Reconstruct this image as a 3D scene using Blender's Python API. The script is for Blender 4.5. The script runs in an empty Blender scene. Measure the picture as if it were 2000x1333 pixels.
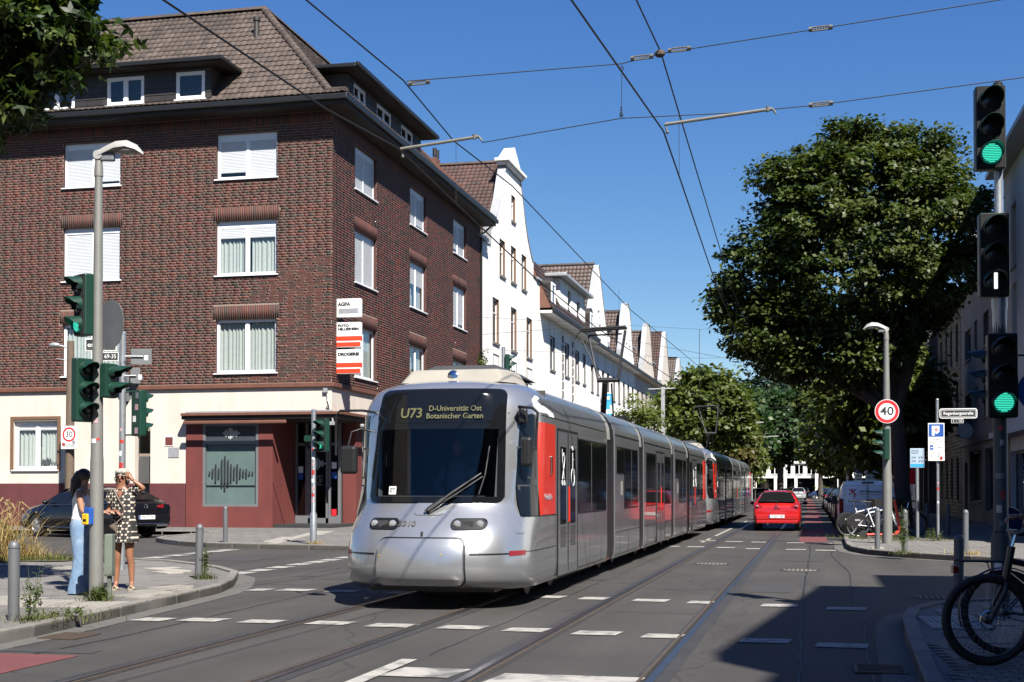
import bpy, bmesh, math, random
import numpy as np
from mathutils import Vector, Matrix
from mathutils import noise as mnoise
R = math.radians
SC = bpy.context.scene
COL = SC.collection
random.seed(7)
rng = np.random.default_rng(11)

# ------------------------------------------------------------------ camera, sky, sun, exposure
cam_d = bpy.data.cameras.new('camera'); cam = bpy.data.objects.new('camera', cam_d); COL.objects.link(cam)
cam_d.sensor_width = 36.0; cam_d.lens = 46.8; cam_d.shift_y = 0.1185; cam_d.clip_start = 0.1; cam_d.clip_end = 3000
cam.location = (0, 0, 1.48)
cam.rotation_euler = (R(90 + 1.1), 0, R(12.888))
SC.camera = cam
SUN_AZ, SUN_EL = 36.0, 49.0          # azimuth from -Y towards +X
world = bpy.data.worlds.new('World'); SC.world = world; world.use_nodes = True
wn = world.node_tree; wn.nodes.clear()
sky = wn.nodes.new('ShaderNodeTexSky'); sky.sky_type = 'NISHITA'; sky.sun_disc = False
sky.sun_elevation = R(SUN_EL); sky.sun_rotation = R(180 - SUN_AZ)
sky.air_density = 0.7; sky.dust_density = 0; sky.ozone_density = 6; sky.altitude = 0
bgn = wn.nodes.new('ShaderNodeBackground'); bgn.inputs[1].default_value = 0.050
won = wn.nodes.new('ShaderNodeOutputWorld')
# deep polarised blue of the photograph: each channel of the physical sky gets its own contrast
spn = wn.nodes.new('ShaderNodeSeparateColor'); cbn = wn.nodes.new('ShaderNodeCombineColor'); wn.links.new(sky.outputs[0], spn.inputs[0])
for _i, (_g, _k) in enumerate(((1.41, .720), (1.05, .974), (.59, 2.106))):
 _p = wn.nodes.new('ShaderNodeMath'); _p.operation = 'POWER'; _p.inputs[1].default_value = _g; wn.links.new(spn.outputs[_i], _p.inputs[0])
 _m = wn.nodes.new('ShaderNodeMath'); _m.operation = 'MULTIPLY'; _m.inputs[1].default_value = _k; wn.links.new(_p.outputs[0], _m.inputs[0]); wn.links.new(_m.outputs[0], cbn.inputs[_i])
wn.links.new(cbn.outputs[0], bgn.inputs[0]); wn.links.new(bgn.outputs[0], won.inputs[0])
sun_d = bpy.data.lights.new('sun', 'SUN'); sun = bpy.data.objects.new('sun', sun_d); COL.objects.link(sun)
sun_d.energy = 5.0; sun_d.angle = R(0.5); sun_d.color = (1.0, 0.955, 0.88)
_d = Vector((math.sin(R(SUN_AZ)) * math.cos(R(SUN_EL)), -math.cos(R(SUN_AZ)) * math.cos(R(SUN_EL)), math.sin(R(SUN_EL))))
sun.rotation_euler = _d.to_track_quat('Z', 'Y').to_euler(); sun.location = (20, -20, 40)
SC.view_settings.view_transform = 'Standard'; SC.view_settings.look = 'None'
SC.view_settings.exposure = 1.35; SC.view_settings.gamma = 1.0; SC.view_settings.use_curve_mapping = False
SC.cycles.max_bounces = 5; SC.cycles.transparent_max_bounces = 10; SC.cycles.diffuse_bounces = 3
SC.cycles.glossy_bounces = 3; SC.cycles.transmission_bounces = 3
SC.cycles.caustics_reflective = False; SC.cycles.caustics_refractive = False
SC.cycles.use_denoising = True

# ------------------------------------------------------------------ materials
def mat(name, col, rough=.6, metal=0.0, var=.12, sc=4.0, bump=0.0, bsc=30.0, coat=0.0, spec=.5, rnd=0.0,
  emis=0.0, col2=None, mask=None, stretch=None, attr=None, dist=.01):
 if metal < .5 and not emis: k_ = .86 if max(col) > .55 else .68; col = tuple(c * k_ for c in col); col2 = tuple(c * k_ for c in col2) if col2 else None
 m = bpy.data.materials.new(name); m.use_nodes = True
 nt = m.node_tree; N = nt.nodes; L = nt.links
 b = N['Principled BSDF']
 tc = N.new('ShaderNodeTexCoord'); src = tc.outputs['Object']
 if stretch:
  mp = N.new('ShaderNodeMapping'); mp.inputs['Scale'].default_value = stretch
  L.new(src, mp.inputs[0]); src = mp.outputs[0]
 rgb = N.new('ShaderNodeRGB'); rgb.outputs[0].default_value = (*col, 1); out = rgb.outputs[0]
 if attr:
  at = N.new('ShaderNodeAttribute'); at.attribute_name = attr; out = at.outputs['Color']
 if col2 is not None:
  n2 = N.new('ShaderNodeTexNoise'); n2.inputs['Scale'].default_value = mask or 1.0; n2.inputs['Detail'].default_value = 6
  n2.inputs['Roughness'].default_value = .65
  L.new(src, n2.inputs['Vector'])
  rp = N.new('ShaderNodeMapRange'); rp.inputs[1].default_value = .48; rp.inputs[2].default_value = .62
  L.new(n2.outputs[0], rp.inputs[0])
  mx = N.new('ShaderNodeMix'); mx.data_type = 'RGBA'; L.new(rp.outputs[0], mx.inputs[0])
  L.new(out, mx.inputs[6]); mx.inputs[7].default_value = (*col2, 1); out = mx.outputs[2]
 if var > 0:
  n = N.new('ShaderNodeTexNoise'); n.inputs['Scale'].default_value = sc; n.inputs['Detail'].default_value = 5
  n.inputs['Roughness'].default_value = .6
  L.new(src, n.inputs['Vector'])
  r = N.new('ShaderNodeMapRange'); r.inputs[1].default_value = .25; r.inputs[2].default_value = .75
  r.inputs[3].default_value = 1 - var; r.inputs[4].default_value = 1 + var
  L.new(n.outputs[0], r.inputs[0]); fac = r.outputs[0]
  if rnd > 0:
   oi = N.new('ShaderNodeObjectInfo')
   r2 = N.new('ShaderNodeMapRange'); r2.inputs[3].default_value = 1 - rnd; r2.inputs[4].default_value = 1 + rnd
   L.new(oi.outputs['Random'], r2.inputs[0])
   mu = N.new('ShaderNodeMath'); mu.operation = 'MULTIPLY'; L.new(fac, mu.inputs[0]); L.new(r2.outputs[0], mu.inputs[1]); fac = mu.outputs[0]
  vm = N.new('ShaderNodeVectorMath'); vm.operation = 'SCALE'
  L.new(out, vm.inputs[0]); L.new(fac, vm.inputs['Scale']); out = vm.outputs[0]
 L.new(out, b.inputs['Base Color'])
 b.inputs['Roughness'].default_value = rough; b.inputs['Metallic'].default_value = metal
 b.inputs['Specular IOR Level'].default_value = spec
 if coat: b.inputs['Coat Weight'].default_value = coat; b.inputs['Coat Roughness'].default_value = .05
 if emis:
  b.inputs['Emission Color'].default_value = (*col, 1); b.inputs['Emission Strength'].default_value = emis
 if bump:
  nb = N.new('ShaderNodeTexNoise'); nb.inputs['Scale'].default_value = bsc; nb.inputs['Detail'].default_value = 4
  L.new(src, nb.inputs['Vector'])
  bu = N.new('ShaderNodeBump'); bu.inputs['Strength'].default_value = bump; bu.inputs['Distance'].default_value = dist
  L.new(nb.outputs[0], bu.inputs['Height']); L.new(bu.outputs[0], b.inputs['Normal'])
 return m

def glass(name, tint, refl=1.0, rough=.02):
 m = bpy.data.materials.new(name); m.use_nodes = True
 nt = m.node_tree; N = nt.nodes; L = nt.links; N.clear()
 o = N.new('ShaderNodeOutputMaterial'); t = N.new('ShaderNodeBsdfTransparent'); t.inputs[0].default_value = (*tint, 1)
 g = N.new('ShaderNodeBsdfGlossy'); g.inputs['Roughness'].default_value = rough
 f = N.new('ShaderNodeLayerWeight'); f.inputs[0].default_value = .5
 pw = N.new('ShaderNodeMath'); pw.operation = 'POWER'; pw.inputs[1].default_value = 4.0; L.new(f.outputs['Facing'], pw.inputs[0])
 mu = N.new('ShaderNodeMath'); mu.operation = 'MULTIPLY_ADD'; mu.inputs[1].default_value = .9 * refl; mu.inputs[2].default_value = .055 * refl
 mu.use_clamp = True
 L.new(pw.outputs[0], mu.inputs[0])
 x = N.new('ShaderNodeMixShader'); L.new(mu.outputs[0], x.inputs[0]); L.new(t.outputs[0], x.inputs[1]); L.new(g.outputs[0], x.inputs[2])
 L.new(x.outputs[0], o.inputs[0])
 return m

def ramp_mat(name, cols, rough, src='attr', bump=.3, bsc=40, var=.15, vsc=25):
 """colour picked from a ramp by a per-piece random number (mesh attribute 'rnd' or the object's own)."""
 m = bpy.data.materials.new(name); m.use_nodes = True
 nt = m.node_tree; N = nt.nodes; L = nt.links; b = N['Principled BSDF']
 if src == 'attr':
  a = N.new('ShaderNodeAttribute'); a.attribute_name = 'rnd'; s = a.outputs['Fac']
 else:
  a = N.new('ShaderNodeObjectInfo'); s = a.outputs['Random']
 cr = N.new('ShaderNodeValToRGB'); cr.color_ramp.interpolation = 'LINEAR'
 e = cr.color_ramp.elements
 while len(e) < len(cols): e.new(.5)
 for i, c in enumerate(cols):
  e[i].position = i / (len(cols) - 1); e[i].color = (*[q * .78 for q in c], 1)
 L.new(s, cr.inputs[0])
 tc = N.new('ShaderNodeTexCoord'); n = N.new('ShaderNodeTexNoise'); n.inputs['Scale'].default_value = vsc; n.inputs['Detail'].default_value = 4
 L.new(tc.outputs['Object'], n.inputs['Vector'])
 r = N.new('ShaderNodeMapRange'); r.inputs[1].default_value = .25; r.inputs[2].default_value = .75; r.inputs[3].default_value = 1 - var; r.inputs[4].default_value = 1 + var
 L.new(n.outputs[0], r.inputs[0])
 n3 = N.new('ShaderNodeTexNoise'); n3.inputs['Scale'].default_value = .6; n3.inputs['Detail'].default_value = 6
 mp = N.new('ShaderNodeMapping'); mp.inputs['Scale'].default_value = (1, 1, .35); L.new(tc.outputs['Object'], mp.inputs[0]); L.new(mp.outputs[0], n3.inputs['Vector'])
 r3 = N.new('ShaderNodeMapRange'); r3.inputs[1].default_value = .3; r3.inputs[2].default_value = .7; r3.inputs[3].default_value = .76; r3.inputs[4].default_value = 1.2
 L.new(n3.outputs[0], r3.inputs[0])
 mu = N.new('ShaderNodeMath'); mu.operation = 'MULTIPLY'; L.new(r.outputs[0], mu.inputs[0]); L.new(r3.outputs[0], mu.inputs[1])
 vm = N.new('ShaderNodeVectorMath'); vm.operation = 'SCALE'; L.new(cr.outputs[0], vm.inputs[0]); L.new(mu.outputs[0], vm.inputs['Scale'])
 L.new(vm.outputs[0], b.inputs['Base Color']); b.inputs['Roughness'].default_value = rough
 if bump:
  nb = N.new('ShaderNodeTexNoise'); nb.inputs['Scale'].default_value = bsc
  L.new(tc.outputs['Object'], nb.inputs['Vector'])
  bu = N.new('ShaderNodeBump'); bu.inputs['Strength'].default_value = bump; bu.inputs['Distance'].default_value = .005
  L.new(nb.outputs[0], bu.inputs['Height']); L.new(bu.outputs[0], b.inputs['Normal'])
 return m

def leaf_mat(name, cols, trans=.35, rough=.5):
 m = bpy.data.materials.new(name); m.use_nodes = True
 nt = m.node_tree; N = nt.nodes; L = nt.links; b = N['Principled BSDF']
 a = N.new('ShaderNodeAttribute'); a.attribute_name = 'rnd'
 cr = N.new('ShaderNodeValToRGB'); e = cr.color_ramp.elements
 while len(e) < len(cols): e.new(.5)
 for i, c in enumerate(cols):
  e[i].position = i / (len(cols) - 1); e[i].color = (*[q * .9 for q in c], 1)
 L.new(a.outputs['Fac'], cr.inputs[0])
 L.new(cr.outputs[0], b.inputs['Base Color']); b.inputs['Roughness'].default_value = rough
 b.inputs['Specular IOR Level'].default_value = .35
 t = N.new('ShaderNodeBsdfTranslucent')
 g = N.new('ShaderNodeMix'); g.data_type = 'RGBA'; g.blend_type = 'MULTIPLY'; g.inputs[0].default_value = 1
 L.new(cr.outputs[0], g.inputs[6]); g.inputs[7].default_value = (1.5, 1.6, .6, 1); L.new(g.outputs[2], t.inputs[0])
 x = N.new('ShaderNodeMixShader'); x.inputs[0].default_value = trans
 L.new(b.outputs[0], x.inputs[1]); L.new(t.outputs[0], x.inputs[2]); L.new(x.outputs[0], N['Material Output'].inputs[0])
 return m

M = {}
def defm(k, *a, **kw): M[k] = mat(k, *a, **kw)
defm('concrete', (.20, .19, .175), .85, var=.18, sc=3, bump=.4, bsc=60)
defm('kerb', (.20, .185, .165), .85, var=.2, sc=5, bump=.4, bsc=70, rnd=.12)
defm('slab', (.17, .16, .148), .85, var=.14, sc=2.5, bump=.25, bsc=80, rnd=.10)
defm('slab_light', (.40, .375, .335), .85, var=.14, sc=3, bump=.25, bsc=80, rnd=.07)
defm('sett', (.15, .14, .128), .8, var=.2, sc=8, bump=.5, bsc=40, rnd=.25)
defm('bitumen', (.035, .034, .034), .7, var=.25, sc=3, bump=.2)
defm('rail_steel', (.22, .20, .185), .36, metal=1, var=.25, sc=2, stretch=(1, .1, 1))
defm('rail_rust', (.10, .072, .052), .7, metal=.3, var=.3, sc=6)
defm('white_paint_road', (.42, .40, .37), .7, var=.16, sc=3, col2=(.16, .155, .15), mask=2.6, bump=.2)
defm('road_white_clean', (.40, .385, .35), .7, var=.22, sc=6, bump=.2, col2=(.20, .19, .175), mask=5)
defm('bike_red', (.15, .04, .04), .8, var=.2, sc=3, bump=.3, bsc=120)
defm('galv', (.36, .38, .40), .42, metal=.75, var=.2, sc=9)
defm('bollard_grey', (.15, .155, .165), .5, metal=.2, var=.1, sc=4)
defm('pole_grey', (.25, .25, .23), .5, metal=.25, var=.1, sc=4)
defm('lamp_grey', (.42, .42, .40), .5, metal=.1, var=.06)
defm('dark_pole', (.075, .09, .09), .5, metal=.2, var=.25, sc=5)
defm('signal_green', (.007, .045, .028), .42, var=.12, sc=4, spec=.5)
defm('black', (.012, .012, .013), .45, var=.1)
defm('rubber', (.016, .016, .017), .75, var=.15)
defm('matte_black', (.008, .008, .009), .9, var=0.0)
defm('white', (.80, .80, .78), .45, var=.03)
defm('white_plastic', (.78, .79, .80), .35, var=.03)
defm('shutter', (.56, .58, .60), .5, var=.04)
defm('curtain', (.62, .62, .58), .9, var=.08, sc=8)
defm('sign_white', (.78, .78, .76), .4, var=.03)
defm('sign_pale', (.36, .46, .56), .45, var=.03)
defm('sign_blue_dark', (.01, .03, .14), .4, var=.04)
defm('sign_back', (.22, .23, .24), .5, metal=.4, var=.15)
defm('sign_red', (.62, .02, .03), .4, var=.04)
defm('sign_blue', (.02, .10, .42), .4, var=.04)
defm('wood_pole', (.16, .115, .08), .9, var=.35, sc=6, stretch=(8, 8, 1), bump=.5)
defm('chrome', (.6, .6, .6), .12, metal=1, var=.03)
defm('lit_green', (.04, .62, .42), .4, emis=.6, var=0)
defm('lit_white', (.85, .9, .9), .4, emis=.5, var=0)
defm('lens_off', (.02, .02, .02), .2, var=0)
defm('bark', (.075, .062, .05), .95, var=.35, sc=5, stretch=(3, 3, .7), bump=.9, bsc=12)
M['glass'] = glass('window_glass', (.88, .91, .91))
M['glass_dark'] = glass('dark_glass', (.14, .16, .17), refl=1.15)

# ------------------------------------------------------------------ mesh helpers
WM = {}
class MB:
 def __init__(s): s.v = []; s.f = []; s.m = []
 def add(s, vs, fs, m=0):
  n = len(s.v); s.v += [tuple(v) for v in vs]; s.f += [tuple(i + n for i in f) for f in fs]; s.m += [m] * len(fs); return s
 def box(s, x0, x1, y0, y1, z0, z1, m=0):
  if x0 > x1: x0, x1 = x1, x0
  if y0 > y1: y0, y1 = y1, y0
  if z0 > z1: z0, z1 = z1, z0
  vs = [(x0, y0, z0), (x1, y0, z0), (x1, y1, z0), (x0, y1, z0), (x0, y0, z1), (x1, y0, z1), (x1, y1, z1), (x0, y1, z1)]
  return s.add(vs, [(0, 3, 2, 1), (4, 5, 6, 7), (0, 1, 5, 4), (1, 2, 6, 5), (2, 3, 7, 6), (3, 0, 4, 7)], m)
 def xbox(s, mw, sx, sy, sz, m=0):
  """box of size sx,sy,sz centred on matrix mw"""
  vs = [mw @ Vector((a * sx / 2, b * sy / 2, c * sz / 2)) for c in (-1, 1) for a, b in ((-1, -1), (1, -1), (1, 1), (-1, 1))]
  return s.add(vs, [(0, 3, 2, 1), (4, 5, 6, 7), (0, 1, 5, 4), (1, 2, 6, 5), (2, 3, 7, 6), (3, 0, 4, 7)], m)
 def quad(s, a, b, c, d, m=0): return s.add([a, b, c, d], [(0, 1, 2, 3)], m)
 def prism(s, poly, fn, d0, d1, m=0):
  """extrude 2-D poly; fn(u,v,d)->xyz"""
  n = len(poly); vs = [fn(u, v, d0) for u, v in poly] + [fn(u, v, d1) for u, v in poly]
  fs = [tuple(range(n))[::-1], tuple(range(n, 2 * n))] + [(i, (i + 1) % n, n + (i + 1) % n, n + i) for i in range(n)]
  return s.add(vs, fs, m)
 def tube(s, pts, r, n=8, m=0, cap=True):
  pts = [Vector(p) for p in pts]; k = len(pts)
  rs = r if isinstance(r, (list, tuple)) else [r] * k
  vs = []; up = None
  for i, p in enumerate(pts):
   t = (pts[min(i + 1, k - 1)] - pts[max(i - 1, 0)]).normalized()
   if up is None:
    a = Vector((0, 0, 1)) if abs(t.z) < .9 else Vector((1, 0, 0))
    up = t.cross(a).normalized()
   up = (up - t * up.dot(t)).normalized(); w = t.cross(up)
   for j in range(n):
    an = 2 * math.pi * j / n
    vs.append(p + (up * math.cos(an) + w * math.sin(an)) * rs[i])
  fs = [(i * n + j, i * n + (j + 1) % n, (i + 1) * n + (j + 1) % n, (i + 1) * n + j) for i in range(k - 1) for j in range(n)]
  if cap: fs += [tuple(range(n))[::-1], tuple((k - 1) * n + j for j in range(n))]
  return s.add(vs, fs, m)
 def ring(s, c, ax, r, t, n=28, k=6, m=0, arc=None):
  """torus round c with axis ax"""
  ax = Vector(ax).normalized(); a = ax.orthogonal().normalized(); b = ax.cross(a); c = Vector(c)
  if arc is None:
   pts = [c + (a * math.cos(2 * math.pi * i / n) + b * math.sin(2 * math.pi * i / n)) * r for i in range(n)]
   vs = []
   for i in range(n):
    d = (pts[i] - c).normalized()
    for j in range(k):
     an = 2 * math.pi * j / k; vs.append(pts[i] + (d * math.cos(an) + ax * math.sin(an)) * t)
   fs = [(i * k + j, ((i + 1) % n) * k + j, ((i + 1) % n) * k + (j + 1) % k, i * k + (j + 1) % k) for i in range(n) for j in range(k)]
   return s.add(vs, fs, m)
 def lathe(s, prof, c=(0, 0, 0), n=20, m=0, ax=(0, 0, 1), cap=True):
  """prof: list of (r, h) along ax"""
  ax = Vector(ax).normalized(); a = ax.orthogonal().normalized(); b = ax.cross(a); c = Vector(c); vs = []
  for r, h in prof:
   for j in range(n):
    an = 2 * math.pi * j / n; vs.append(c + ax * h + (a * math.cos(an) + b * math.sin(an)) * r)
  k = len(prof)
  fs = [(i * n + j, i * n + (j + 1) % n, (i + 1) * n + (j + 1) % n, (i + 1) * n + j) for i in range(k - 1) for j in range(n)]
  if cap: fs += [tuple(range(n))[::-1], tuple((k - 1) * n + j for j in range(n))]
  return s.add(vs, fs, m)
 def ball(s, c, r, n=12, m=0):
  rx, ry, rz = (r, r, r) if not isinstance(r, (tuple, list)) else r
  vs = []; k = n // 2
  for i in range(k + 1):
   th = math.pi * i / k
   for j in range(n):
    ph = 2 * math.pi * j / n
    vs.append((c[0] + rx * math.sin(th) * math.cos(ph), c[1] + ry * math.sin(th) * math.sin(ph), c[2] - rz * math.cos(th)))
  fs = [(i * n + j, i * n + (j + 1) % n, (i + 1) * n + (j + 1) % n, (i + 1) * n + j) for i in range(k) for j in range(n)]
  return s.add(vs, fs, m)
 def xf(s, mw): s.v = [tuple(mw @ Vector(v)) for v in s.v]; return s
 def build(s, name, mats, parent=None, w=False, smooth=None, bevel=0, bseg=2, sub=0, **tags):
  if w and parent is not None:
   inv = WM[parent.name].inverted(); s.v = [tuple(inv @ Vector(v)) for v in s.v]
  me = bpy.data.meshes.new(name); me.from_pydata(s.v, [], s.f)
  mats = mats if isinstance(mats, (list, tuple)) else [mats]
  for q in mats: me.materials.append(M[q] if isinstance(q, str) else q)
  if len(mats) > 1: me.polygons.foreach_set('material_index', s.m)
  bm = bmesh.new(); bm.from_mesh(me)
  if len(bm.faces) < 60000: bmesh.ops.remove_doubles(bm, verts=bm.verts, dist=1e-5)
  bmesh.ops.recalc_face_normals(bm, faces=bm.faces); bm.to_mesh(me); bm.free()
  if smooth is not None:
   me.polygons.foreach_set('use_smooth', [True] * len(me.polygons)); me.set_sharp_from_angle(angle=R(smooth))
  me.update()
  return link(name, me, parent, bevel=bevel, bseg=bseg, sub=sub, **tags)

def link(name, me, parent=None, bevel=0, bseg=2, sub=0, **tags):
 o = bpy.data.objects.new(name, me); COL.objects.link(o)
 if parent is not None: o.parent = parent; WM[o.name] = WM[parent.name].copy()
 else: WM[o.name] = Matrix()
 if bevel:
  b = o.modifiers.new('bevel', 'BEVEL'); b.width = bevel; b.segments = bseg; b.limit_method = 'ANGLE'; b.angle_limit = R(35)
  b.harden_normals = False
 if sub:
  b = o.modifiers.new('subdivision', 'SUBSURF'); b.levels = sub; b.render_levels = sub
 tag(o, **tags); return o

def tag(o, label=None, cat=None, group=None, kind=None):
 if label: o['label'] = label
 if cat: o['category'] = cat
 if group: o['group'] = group
 if kind: o['kind'] = kind
 return o

def thing(name, label=None, cat=None, loc=(0, 0, 0), rz=0, group=None, kind=None, parent=None, scale=1.0):
 o = bpy.data.objects.new(name, None); COL.objects.link(o); o.empty_display_size = .2
 o.location = loc; o.rotation_euler = (0, 0, rz); o.scale = (scale,) * 3
 lm = Matrix.Translation(loc) @ Matrix.Rotation(rz, 4, 'Z') @ Matrix.Scale(scale, 4)
 if parent is not None: o.parent = parent; WM[o.name] = WM[parent.name] @ lm
 else: WM[o.name] = lm
 return tag(o, label, cat, group, kind)

def copy_tree(src, parent=None):
 c = src.copy(); COL.objects.link(c)
 if parent is not None: c.parent = parent
 for ch in list(src.children): copy_tree(ch, c)
 return c

def inst(name, me, parent, loc, rz=0.0, sc=None):
 o = bpy.data.objects.new(name, me); COL.objects.link(o); o.parent = parent
 o.location = loc; o.rotation_euler = (0, 0, rz)
 if sc: o.scale = sc
 return o

FONT = {}
def text(name, s, h, parent, mw, material, ext=.002, bold=0.0, w=False, align='CENTER', wmax=None, **tags):
 """lettering as thin mesh: cap height h, placed by matrix mw (x right, y up, z out)"""
 cu = bpy.data.curves.new(name, 'FONT'); cu.body = s; cu.size = h / .72; cu.extrude = ext / 2
 cu.align_x = align; cu.align_y = 'CENTER'; cu.offset = bold; cu.resolution_u = 3
 o = bpy.data.objects.new(name, cu); COL.objects.link(o)
 bpy.context.view_layer.update()
 me = bpy.data.meshes.new_from_object(o.evaluated_get(bpy.context.evaluated_depsgraph_get()))
 COL.objects.unlink(o); bpy.data.objects.remove(o); bpy.data.curves.remove(cu)
 if wmax:
  xs = [v.co.x for v in me.vertices]; wd = max(xs) - min(xs)
  me.transform(Matrix.Diagonal((wmax / wd, 1, 1, 1)))
 if w and parent is not None: mw = WM[parent.name].inverted() @ mw
 me.transform(mw); me.materials.clear(); me.materials.append(M[material]); me.name = name
 return link(name, me, parent, **tags)

def frame(o, x, y):
 """matrix with origin o, local x axis x, local y axis y"""
 x = Vector(x).normalized(); y = Vector(y).normalized(); z = x.cross(y)
 m = Matrix((x, y, z)).transposed().to_4x4(); m.translation = Vector(o); return m

def np_mesh(name, V, F, mats, parent=None, rnd=None, smooth=False, uniform=4, **tags):
 me = bpy.data.meshes.new(name); nv = len(V); nf = len(F)
 me.vertices.add(nv); me.vertices.foreach_set('co', np.asarray(V, np.float32).ravel())
 me.loops.add(nf * uniform); me.loops.foreach_set('vertex_index', np.asarray(F, np.int32).ravel())
 me.polygons.add(nf); me.polygons.foreach_set('loop_start', np.arange(0, nf * uniform, uniform, dtype=np.int32))
 me.update(calc_edges=True)
 if rnd is not None:
  a = me.attributes.new('rnd', 'FLOAT', 'FACE'); a.data.foreach_set('value', np.asarray(rnd, np.float32))
 for q in (mats if isinstance(mats, (list, tuple)) else [mats]): me.materials.append(M[q] if isinstance(q, str) else q)
 if smooth: me.polygons.foreach_set('use_smooth', [True] * nf)
 return link(name, me, parent, **tags)

def arc_pts(c, r, a0, a1, n):
 return [(c[0] + r * math.cos(R(a0 + (a1 - a0) * i / n)), c[1] + r * math.sin(R(a0 + (a1 - a0) * i / n))) for i in range(n + 1)]
def rrect(w, h, r, n=5, cx=0, cy=0):
 p = []
 for sx, sy, a in ((1, 1, 0), (-1, 1, 90), (-1, -1, 180), (1, -1, 270)):
  p += arc_pts((cx + sx * (w / 2 - r), cy + sy * (h / 2 - r)), r, a, a + 90, n)
 return p
def inside(p, poly):
 x, y = p; r = False; n = len(poly)
 for i in range(n):
  x0, y0 = poly[i]; x1, y1 = poly[i - 1]
  if (y0 > y) != (y1 > y) and x < (x1 - x0) * (y - y0) / (y1 - y0) + x0: r = not r
 return r
CX, CY = 0.0, 0.0
# ================================================================== GROUND, ROAD, PAVEMENTS
def asphalt():
 m = bpy.data.materials.new('asphalt'); m.use_nodes = True
 nt = m.node_tree; N = nt.nodes; L = nt.links; b = N['Principled BSDF']
 tc = N.new('ShaderNodeTexCoord')
 def noise(sc, det=4, vec=None, rough=.6):
  n = N.new('ShaderNodeTexNoise'); n.inputs['Scale'].default_value = sc; n.inputs['Detail'].default_value = det
  n.inputs['Roughness'].default_value = rough
  L.new(vec or tc.outputs['Object'], n.inputs['Vector']); return n.outputs[0]
 def rng_(s, a, b_, c, d):
  r = N.new('ShaderNodeMapRange'); r.inputs[1].default_value = a; r.inputs[2].default_value = b_
  r.inputs[3].default_value = c; r.inputs[4].default_value = d; L.new(s, r.inputs[0]); return r.outputs[0]
 def mul(a, c):
  q = N.new('ShaderNodeMath'); q.operation = 'MULTIPLY'; L.new(a, q.inputs[0]); L.new(c, q.inputs[1]); return q.outputs[0]
 mp = N.new('ShaderNodeMapping'); mp.inputs['Scale'].default_value = (1.6, .12, 1); L.new(tc.outputs['Object'], mp.inputs[0])
 f = mul(rng_(noise(160, 2), .3, .7, .68, 1.34), rng_(noise(.4, 7), .3, .7, .80, 1.18))
 f = mul(f, rng_(noise(1.0, 4, mp.outputs[0]), .3, .7, .80, 1.16))
 f = mul(f, rng_(noise(2.3, 3), .66, .74, 1.0, .78))
 f = mul(f, rng_(noise(14, 5), .25, .75, .9, 1.1))
 # thin wandering repair seams / cracks
 v = N.new('ShaderNodeTexVoronoi'); v.feature = 'DISTANCE_TO_EDGE'; v.inputs['Scale'].default_value = .16
 dn = N.new('ShaderNodeTexNoise'); dn.inputs['Scale'].default_value = .9; dn.inputs['Detail'].default_value = 6
 L.new(tc.outputs['Object'], dn.inputs['Vector'])
 ad = N.new('ShaderNodeVectorMath'); ad.operation = 'MULTIPLY_ADD'; ad.inputs[1].default_value = (1.2, 1.2, 0)
 L.new(dn.outputs['Color'], ad.inputs[0]); L.new(tc.outputs['Object'], ad.inputs[2]); L.new(ad.outputs[0], v.inputs['Vector'])
 f = mul(f, rng_(v.outputs['Distance'], 0.0, .0035, .62, 1.0))
 rgb = N.new('ShaderNodeRGB'); rgb.outputs[0].default_value = (.0405, .0375, .0345, 1)
 vm = N.new('ShaderNodeVectorMath'); vm.operation = 'SCALE'; L.new(rgb.outputs[0], vm.inputs[0]); L.new(f, vm.inputs['Scale'])
 L.new(vm.outputs[0], b.inputs['Base Color']); b.inputs['Roughness'].default_value = .78
 b.inputs['Specular IOR Level'].default_value = .35
 nb = N.new('ShaderNodeTexNoise'); nb.inputs['Scale'].default_value = 220; L.new(tc.outputs['Object'], nb.inputs['Vector'])
 bu = N.new('ShaderNodeBump'); bu.inputs['Strength'].default_value = .5; bu.inputs['Distance'].default_value = .004
 L.new(nb.outputs[0], bu.inputs['Height']); L.new(bu.outputs[0], b.inputs['Normal'])
 return m
M['asphalt'] = asphalt()
defm('gutter_stone', (.115, .108, .098), .85, var=.25, sc=6, bump=.4, bsc=60)
defm('earth', (.09, .08, .05), .95, var=.3, sc=1.5, bump=.5)
MB().quad((-900, -400, -.03), (900, -400, -.03), (900, 1600, -.03), (-900, 1600, -.03)).build('ground', 'earth', kind='structure')
MB().quad((-160, -60, 0), (160, -60, 0), (160, 420, 0), (-160, 420, 0)).build('road', 'asphalt', kind='structure')
def sheet(name, poly, z, m, parent=None, **t):
 return MB().add([(x, y, z) for x, y in poly], [tuple(range(len(poly)))]).build(name, m, parent, **t)

# tram track: groove rails let into the road
RAILS = {'L': (-5.58, -4.12), 'R': (-2.67, -1.24)}
for side in 'LR':
 tr = thing('tram_track', kind='structure')
 for i, x in enumerate(RAILS[side]):
  s = 1 if i == 1 else -1
  y0, y1 = -20, 330
  MB().quad((x - .14, y0, .004), (x + .14, y0, .004), (x + .14, y1, .004), (x - .14, y1, .004)).build('bitumen_joint', 'bitumen', tr)
  h = MB(); h.box(x - .035 if s > 0 else x - .03, x + .03 if s > 0 else x + .035, y0, y1, .0045, .013); h.build('rail', 'rail_steel', tr)
  gx = x - s * .055
  MB().quad((gx - .022, y0, .0065), (gx + .022, y0, .0065), (gx + .022, y1, .0065), (gx - .022, y1, .0065)).build('rail_groove', 'matte_black', tr)
  lx = x - s * .09
  MB().box(lx - .014, lx + .014, y0, y1, .0045, .012).build('rail_lip', 'rail_rust', tr)
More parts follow.
